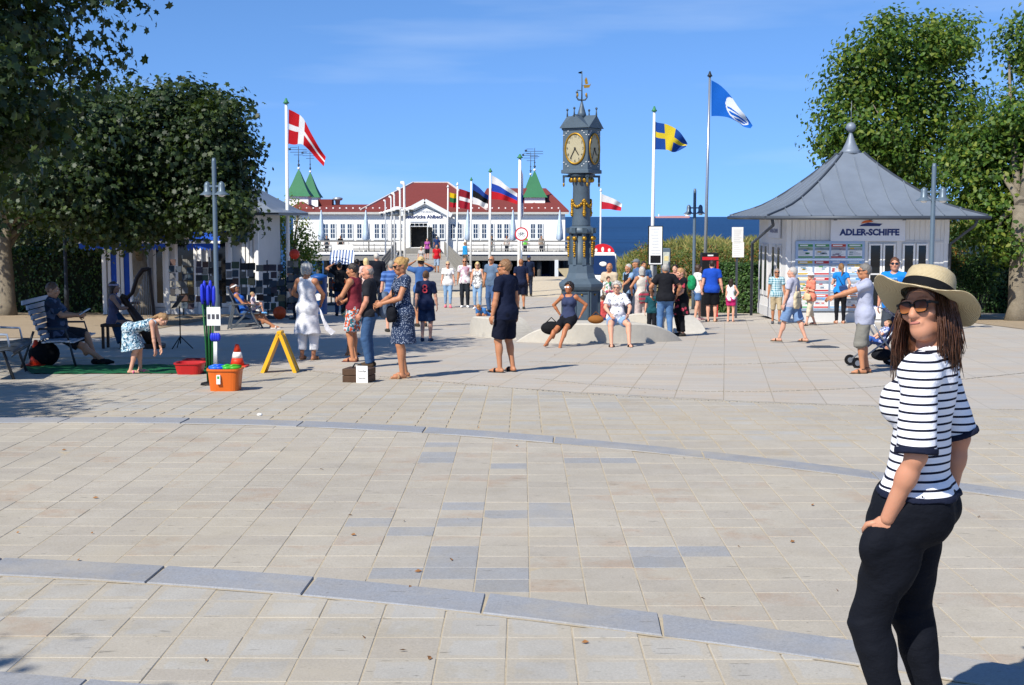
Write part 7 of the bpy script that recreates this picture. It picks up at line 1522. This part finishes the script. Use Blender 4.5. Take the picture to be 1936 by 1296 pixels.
# the rolled steel bench reaching in at the left edge
p0 = G(-6, 712); t = thing('park_bench', 'dark rolled steel bench reaching in from the left edge', 'bench', p0, R(-78))
pr = [(.36, .40), (.40, .44), (.38, .485), (.30, .50), (.1, .465), (-.1, .46), (-.22, .50), (-.34, .62), (-.44, .86), (-.46, .98)]
mb = MB(); mb.smooth = True; k = len(pr); vs = [(x, y, z) for y in (-.9, .9) for x, z in pr] + [(x * .98, y, z - .03) for y in (-.9, .9) for x, z in pr]
mb.add([(y, x, z) for x, y, z in vs], [(i, i + 1, k + i + 1, k + i) for i in range(k - 1)] + [(2 * k + i, 3 * k + i, 3 * k + i + 1, 2 * k + i + 1) for i in range(k - 1)] + [(i, 2 * k + i, 2 * k + i + 1, i + 1) for i in range(k - 1)] + [(k + i, k + i + 1, 3 * k + i + 1, 3 * k + i) for i in range(k - 1)]); mb.build('seat', m_dsteel, t)
for y in (-.6, .6): MB().tube([(y, .34, 0), (y, .2, .44), (y, -.2, .46), (y, -.36, 0)], .025, 8).build('leg', m_dsteel, t); MB().tube([(y, -.3, .62), (y, -.1, .70), (y, .26, .68), (y, .30, .46)], .018, 8).build('armrest', m_slat, t)
# paper in the reader's hands
pp = wpt(bman, (0, .27, .86)); t = thing('booklet', 'pale sheet of paper held by the reading man', 'paper', pp, R(-86)); MB().bar((-.14, -.04, .0), (.14, .06, .02), .20, .008, up=(0, -.5, .8)).build('sheet', m_paper, t)
# dark rucksack under the bench
t = thing('rucksack', 'black rucksack on the ground behind the bench', 'bag', (bb.x - .35, bb.y - .15, bb.z)); MB().ball((0, 0, .2), (.26, .2, .22), 16, 10).build('pouch', cloth('#101216'), t); MB().tube([(-.1, 0, .38), (0, 0, .48), (.1, 0, .38)], .012, 6).build('handle', cloth('#101216'), t)
# green mat
m_mat = cloth('#1c5a38'); a, b, c, d = G(60, 708), G(392, 707), G(392, 690), G(40, 692); mb = MB(); nseg = 24
vs = []
for j in range(4):
    for i in range(nseg + 1): q = a.lerp(b, i / nseg).lerp(d.lerp(c, i / nseg), j / 3); vs.append((q.x, q.y + .02 * math.sin(i * .9), gz(q.x, q.y) + .012 + .008 * math.sin(i * 1.7 + j)))
mb.smooth = True; n_ = nseg + 1; mb.add(vs, [(j * n_ + i, j * n_ + i + 1, (j + 1) * n_ + i + 1, (j + 1) * n_ + i) for j in range(3) for i in range(nseg)]); gm_ = thing('floor_mat', 'long dark green mat laid on the paving', 'mat', (0, 0, 0)); mb.build('cloth', m_mat, gm_)
# tubs
def tub(label, px, py, w0, w1, h, dpt, col, rz=0, name='plastic_tub'):
    b = G(px, py); t = thing(name, label, 'tub', b, rz); mb = MB(); sc_ = b.y / FPX
    def ring(w, dd, z, n=28): return [(math.copysign(abs(math.cos(2 * math.pi * i / n)) ** .45, math.cos(2 * math.pi * i / n)) * w, math.copysign(abs(math.sin(2 * math.pi * i / n)) ** .45, math.sin(2 * math.pi * i / n)) * dd, z) for i in range(n)]
    W0, W1, Hh = w0 * sc_ / 2, w1 * sc_ / 2, h * sc_; n = 28; rings = [ring(W0, dpt * .85, 0), ring(W0 + (W1 - W0) * .95, dpt * .98, Hh * .9), ring(W1 * 1.06, dpt * 1.05, Hh * .91), ring(W1 * 1.06, dpt * 1.05, Hh), ring(W1 * .97, dpt * .96, Hh), ring(W0 * .95, dpt * .8, .015)]
    mb.smooth = False; mb.add([v_ for r_ in rings for v_ in r_], [(i * n + k, i * n + (k + 1) % n, (i + 1) * n + (k + 1) % n, (i + 1) * n + k) for i in range(5) for k in range(n)] + [tuple(range(n))[::-1], tuple(5 * n + k for k in range(n))]); mb.build('tub_wall', M(col, .4, .06, 8, .05, spec=.4), t); return t, W1, Hh
tub('red plastic tub lying on the green mat', 360, 707, 44, 54, 22, .20, '#b01c1c')
tub('dark red tub behind the bright red one', 372, 693, 40, 48, 14, .16, '#7a1418')
tb, w_, h_ = tub('orange plastic crate with folded toys inside', 427, 738, 54, 62, 43, .20, '#d0631c', name='plastic_crate')
MB().box(-w_ * .35, -w_ * .12, -.215, -.19, h_ * .35, h_ * .75).build('label', m_paper, tb); MB().box(-w_ * .30, -w_ * .17, -.2165, -.2155, h_ * .58, h_ * .7).build('label_print', M('#3a9a4c', .6), tb)
for dx_, col in ((-.07, '#1c4fc0'), (.03, '#3aa832'), (.12, '#4a9a28'), (-.13, '#2a6ad0')):
    q = tb.location; t = thing('folded_toy', {'#1c4fc0': 'blue folded toy in the orange crate', '#3aa832': 'green folded toy in the middle of the orange crate', '#4a9a28': 'green folded toy at the right of the orange crate', '#2a6ad0': 'pale blue folded toy at the left of the orange crate'}[col], 'toy', (q.x + dx_, q.y, q.z + h_ - .03)); mb = MB(); mb.ball((0, 0, .03), (.10, .1, .035), 12, 6); mb.tube([(-.08, -.05, .04), (0, -.04, .07), (.09, .02, .05)], .018, 6); mb.build('plastic', M(col, .35, .05), t)
# stand with blue flower sticks
b = G(398, 728); t = thing('stick_stand', 'stand of tall green sticks with bright blue heads', 'stand', b); k_ = b.y / FPX
MB().lathe([(.14, 0), (.13, .03), (.04, .05)], 20).build('base', m_black, t)
for i in range(7):
    x = (-.06 + .02 * i); y = (i % 3 - 1) * .03; zt_ = 1.14 + .05 * math.sin(i * 2); MB().tube([(x * .5, y, .03), (x * .8, y, .6), (x * 1.3, y * 1.3, zt_)], .012, 6).build('stick', M('#1c5a2c', .5), t)
    MB().tube([(x * 1.3, y * 1.3, zt_), (x * 1.35, y * 1.3, zt_ + .08), (x * 1.4, y * 1.3, zt_ + .24), (x * 1.4, y * 1.3, zt_ + .28)], [.016, .026, .024, .01], 8).build('flower_head', M('#2434b8', .45, .15, 30), t)
for i in range(4): MB().tube([(.07 + .012 * i, -.05, .30), (.075 + .012 * i, -.05, .62)], .009, 6).build('wand', m_white2, t); MB().ball((.05 + .03 * i, -.06, .68), (.03, .025, .06), 8, 6).build('wand_head', M('#2434b8', .45, .15, 30), t)
pt = MB().box(-.02, .17, -.05, -.045, .84, 1.10).build('price_sheet', m_paper, t)
for i in range(3): MB().box(-.01 + .06 * i, .03 + .06 * i, -.0535, -.0505, .93, 1.0).build('print_block', M('#4a4a50', .6), pt)
def cone_(label, px, py, top, lean=0):
    b = G(px, py); h = at(px, top, b.y).z - b.z; t = thing('traffic_cone', label, 'traffic cone', b, 0, 'orange traffic cones'); m = M('#c8381c', .5, .08); MB().box(-.17, .17, -.17, .17, 0, .03, .01).build('base', m, t)
    r_ = lambda z: .125 - (.095) * z / h; MB().lathe([(r_(.03), .03), (r_(h * .4), h * .4)], 20).build('body', m, t); MB().lathe([(r_(h * .4) + .002, h * .4), (r_(h * .66) + .002, h * .66)], 20).build('white_band', m_white, t); MB().lathe([(r_(h * .66), h * .66), (r_(h * .97), h * .97), (.02, h)], 20).build('tip', m, t)
cone_('orange traffic cone between the crate and the yellow board', 449, 694, 651); cone_('orange traffic cone beside the slatted bench', 69, 692, 643)
# yellow folding warning stand
a, b_, c_ = G(499, 704), G(561, 704), G(531, 700); top_ = at(530, 633, (a.y + b_.y) / 2 + .05); t = thing('warning_stand', 'yellow folding warning stand seen edge on', 'stand', c_); o_ = Vector(c_); ym = M('#d8a41c', .45, .1, 8)
for q, nm in ((a, 'left_board'), (b_, 'right_board')):
    tp = top_ + Vector((.02 if q is b_ else -.02, 0, 0)); mb = MB(); mb.bar(q - o_, tp - o_, .30, .035, up=(1, 0, .4)); mb.build('board', ym, t)
    for s in (-1, 1): MB().bar(q - o_ + Vector((0, s * .15, 0)), tp - o_ + Vector((0, s * .13, 0)), .03, .055, up=(1, 0, .4)).build('edge', ym, t)
MB().box(-.04, .04, -.12, .12, top_.z - o_.z - .03, top_.z - o_.z + .03, .01).build('hinge', ym, t)
# donation box
b = G(679, 722); t = thing('donation_box', 'dark wooden donation box with a white sign', 'box', b, R(-14)); wd2 = M('#4a3626', .6, .25, 10, .3); w2_ = .195; MB().box(-w2_, w2_, -.16, .16, 0, .10, .006).build('box_body', wd2, t); MB().box(-w2_ * 1.01, w2_ * 1.01, -.163, .163, .106, .20, .006).build('lid', wd2, t)
sg = MB().box(.02, w2_ * 1.0, -.172, -.165, .0, .25, .003).build('sign', m_paper, t)
text('Freiwillige', .045, m_ink2, sg, (.108, -.1735, .175), (R(90), 0, 0), width=.13, ext=.0006); text('Spenden', .045, m_ink2, sg, (.108, -.1735, .075), (R(90), 0, 0), width=.11, ext=.0006)
MB().tube([(-.1, 0, .2), (-.06, 0, .26), (.02, 0, .26), (.06, 0, .2)], .012, 6).build('handle', m_dsteel, t)
# deckchair
b = dwo.base; t = thing('deckchair', 'grey plastic folding armchair under the woman in blue', 'chair', b, R(6)); gp = M('#4c5258', .55, .08)
MB().bar((-.10, 0, .40), (.40, 0, .42), .50, .03).build('seat', gp, t); MB().bar((-.12, 0, .42), (-.42, 0, 1.08), .50, .03, up=(1, 0, .4)).build('backrest', gp, t)
for y in (-.28, .28):
    MB().bar((-.32, y, .02), (.30, y, .64), .04, .04).build('leg', gp, t); MB().bar((.44, y, 0), (.12, y, .62), .04, .04).build('leg', gp, t); MB().bar((-.40, y, 0), (-.26, y, .66), .04, .04).build('leg', gp, t); MB().bar((-.36, y, .66), (.32, y, .64), .06, .035).build('armrest', gp, t); MB().bar((-.4, y, .06), (.42, y, .10), .03, .04).build('brace', gp, t)
# harp, stool, music stand
hb = harper.base; t = thing('harp', 'dark wooden harp leaning against the seated harpist', 'harp', (hb.x + .42, hb.y - .05, hb.z)); hw_ = M('#3c2618', .4, .2, 8, .1)
MB().tube([(.36, 0, 0), (.30, 0, .7), (.24, 0, 1.45), (.23, 0, 1.62)], [.04, .035, .035, .045], 10).build('pillar', hw_, t); MB().tube([(.23, 0, 1.60), (.1, 0, 1.58), (-.02, 0, 1.42), (-.12, 0, 1.12), (-.22, 0, 1.02), (-.34, 0, 1.08)], [.04, .05, .045, .04, .045, .03], 10).build('neck', hw_, t)
MB().tube([(-.34, 0, 1.06), (.0, 0, .55), (.30, 0, .10)], [.05, .10, .15], 10).build('soundbox', hw_, t); MB().box(.1, .48, -.18, .18, 0, .10, .02).build('foot', hw_, t)
for i in range(12): u_ = i / 11; a_ = Vector((-.30, 0, 1.02)).lerp(Vector((.27, 0, .18)), u_); zt_ = [1.04, 1.03, 1.06, 1.12, 1.2, 1.3, 1.4, 1.47, 1.53, 1.56, 1.57, 1.58][i]; MB().tube([a_, (a_.x * .55 + .08, 0, zt_)], .0025, 4).build('string', m_white2, t)
t = thing('stool', 'low dark stool under the harpist', 'stool', (hb.x - .1, hb.y, hb.z)); MB().box(-.22, .22, -.2, .2, .44, .50, .01).build('seat', hw_, t)
for a_ in (-.18, .18):
    for c2 in (-.16, .16): MB().box(a_ - .025, a_ + .025, c2 - .025, c2 + .025, 0, .439).build('leg', hw_, t)
t = thing('music_stand', 'black music stand right of the harp', 'music stand', (hb.x + 1.25, hb.y - .1, hb.z)); MB().tube([(0, 0, .1), (0, 0, .85)], .012, 6).build('post', m_black, t); MB().bar((-.12, 0, .82), (.06, 0, 1.06), .42, .012, up=(1, 0, -.6)).build('desk', m_black, t)
for i in range(3): a_ = i * 2.094; MB().tube([(0, 0, .25), (.25 * math.cos(a_), .25 * math.sin(a_), 0)], .01, 6).build('leg', m_black, t)
# postcard racks and goods at the shop
cols_ = ['#34414c', '#5c5c58', '#4a342c', '#7a7050', '#3a4a3a', '#6a6a6a', '#2a3440', '#443c44', '#7a776e', '#30404c', '#202224', '#2c2a2a']
def rack(label, px, D, h, w, rows, colsn, dark=False):
    b = PL(px, D); t = thing('postcard_rack', label, 'rack', b); MB().tube([(0, 0, .1), (0, 0, h)], .02, 8).build('post', m_dsteel, t); MB().lathe([(.28, 0), (.28, .04), (.05, .1)], 16).build('base', m_dsteel, t)
    for r_ in range(rows):
        for c2 in range(colsn):
            if rnd.random() < .14: continue
            x = -w / 2 + w * (c2 + .5) / colsn + rnd.uniform(-.025, .025); z = .3 + rnd.uniform(-.03, .03) + (h - .4) * (r_ + .5) / rows; y = -.15 - .05 * math.cos(x / w * 3); MB().bar((x, y, z - (h - .4) / rows * .42), (x, y + .03, z + (h - .4) / rows * .42), w / colsn * rnd.uniform(.7, 1.1), .01, up=(rnd.uniform(-.25, .25), -1, .2)).build('card', M(rnd.choice(cols_), .5, .35, 14, 0), t)
rack('revolving postcard rack with a yellow card beside the shop window', 345, 40.8, 1.95, .75, 7, 4); rack('postcard rack behind the lamp post at the shop front', 396, 40.6, 1.9, .8, 7, 4); rack('tall rack of dark souvenirs beside the deckchair', 455, 40.2, 1.85, .9, 6, 4); rack('wide rack of caps and gifts at the shop corner', 505, 40.6, 1.8, 1.1, 6, 5); rack('red and blue goods rack next to the woman in white', 562, 40.2, 1.9, .55, 7, 3); rack('rack of small toys behind the deckchair woman', 530, 41.6, 1.3, .8, 5, 4)
t = thing('beach_ball', 'orange ball among the toys at the shop corner', 'ball', PL(527, 39.5) + Vector((0, 0, .22))); MB().ball((0, 0, 0), .2, 16, 10).build('skin', M('#c84a1c', .5), t)
t = thing('beach_ball', 'red orange ball on top of the goods rack', 'ball', PL(557, 40.0) + Vector((0, 0, 1.98))); MB().ball((0, 0, 0), .16, 16, 10).build('skin', M('#c83a24', .5), t)
# striped beach stall with orange crates behind the crowd
b = PL(646, 52); t = thing('beach_stall', 'blue and white striped stall hung with goods near the pier', 'stall', b); hh_ = at(655, 474, 52).z - b.z; bt = at(655, 500, 52).z - b.z
MB().box(-.48, .48, -.35, .35, .5, .95, .02).build('counter', M('#a84420', .6, .15), t)
for i in range(16): x = -.48 + i * .06; MB().bar((x + .03, -.1, bt), (x + .03, .35, hh_), .058, .012, up=(0, -1, .4)).build('awning_strip', M('#e0e2e6', .7) if i % 2 else M('#4a6490', .7), t)
for x in (-.46, .46): MB().tube([(x, .3, 0), (x, .3, hh_)], .02, 6).build('post', m_dsteel, t)
MB().box(-.42, .42, .34, .37, hh_ + .02, hh_ + .22).build('sign_board', m_paper, t)
for x, nm in ((625, 'low rack of leaflets left of the striped stall'), (690, 'low rack of leaflets right of the striped stall')): rack(nm, x, 51, 1.35, .5, 5, 3)
# stroller
b = G(1655, 694); t = thing('pushchair', 'dark folding pushchair with a blue patterned child seat', 'pushchair', b, R(0)); fr_ = M('#8a8f96', .35, .05, metal=.6); k_ = .9
for y in (-.22, .22): MB().tube([(-.35, y, .10), (.10, y, .45), (.50, y, 1.0)], .015, 8).build('frame_tube', fr_, t); MB().tube([(.30, y, .14), (.0, y, .55), (-.12, y, .75)], .015, 8).build('frame_tube', fr_, t)
MB().bar((-.15, 0, .42), (.14, 0, .38), .36, .04).build('seat', cloth('#1c2440'), t); MB().bar((.14, 0, .38), (.32, 0, .82), .36, .04, up=(-1, 0, .4)).build('backrest', cloth('#1c2440'), t)
mb = MB(); mb.smooth = True; n_ = 10; mb.add([(.30 - .32 * math.sin(math.pi / 2 * i / 6) , y, .78 + .22 * math.sin(math.pi * .5 * i / 6 + .3)) for i in range(7) for y in (-.2, 0, .2)], [(i * 3 + j, i * 3 + j + 1, i * 3 + j + 4, i * 3 + j + 3) for i in range(6) for j in range(2)]); mb.build('hood', cloth('#22305c', 'print', '#5a6aa8', 16, '#c8ccd8'), t)
MB().tube([(.5, -.22, 1.0), (.53, 0, 1.02), (.5, .22, 1.0)], .018, 8).build('handlebar', m_black, t); MB().ball((.12, 0, .20), (.2, .16, .1), 12, 8).build('basket', cloth('#15171c'), t)
for x, r_ in ((-.36, .09), (.30, .12)):
    for y in (-.24, .24): o = MB().tube([(x, y - .02, r_), (x, y + .02, r_)], r_, 18).build('wheel', m_black, t); MB().tube([(x, y - .024, r_), (x, y + .024, r_)], r_ * .5, 12).build('hub', fr_, o)
person('child in blue sitting in the pushchair', 0, 0, 0, 90, H=.90, loc=b + Vector((.08, 0, .14)), pel=(0, 0, .50), lean=-20, seat=True, feet=((-.12, .55, .30), (.12, .50, .28)), knee=((-.1, .4, 1), (.1, .4, 1)), hands=((-.15, .3, .6), (.15, .3, .6)), wear=[('tee', cloth('#34488c', 'print', '#8a94c0', 22, '#c8ccd8')), ('pants', '#3a5ca4')], hair=('short', '#8a6a48'), skin=PINK, shoes=('shoe', '#3a62b4'))
# litter: dry leaves and a scrap of paper
lv = MB(); m_dry = M('#8a6038', .8, .4, 40)
for k in range(70):
    px, py = rnd.uniform(0, 1936), 500 + 790 * rnd.random() ** 1.6
    if py < 640: continue
    b = G(px, py); s_ = rnd.uniform(.008, .024); a_ = rnd.uniform(0, 6.28); c2, s2 = math.cos(a_) * s_, math.sin(a_) * s_; z = b.z + .004
    lv.add([(b.x - c2, b.y - s2, z + .002), (b.x - s2 * .5, b.y + c2 * .5, z + .012), (b.x + c2, b.y + s2, z + .004), (b.x + s2 * .5, b.y - c2 * .5, z + .001)], [(0, 1, 2, 3)])
tag(lv.build('fallen_leaves', m_dry), 'small dry brown leaves scattered over the paving', 'leaves', kind='stuff')
b = G(491, 787); t = thing('paper_scrap', 'crumpled white paper scrap on the paving', 'litter', b); MB().ball((0, 0, .015), (.035, .03, .018), 7, 4).build('paper', m_paper, t)
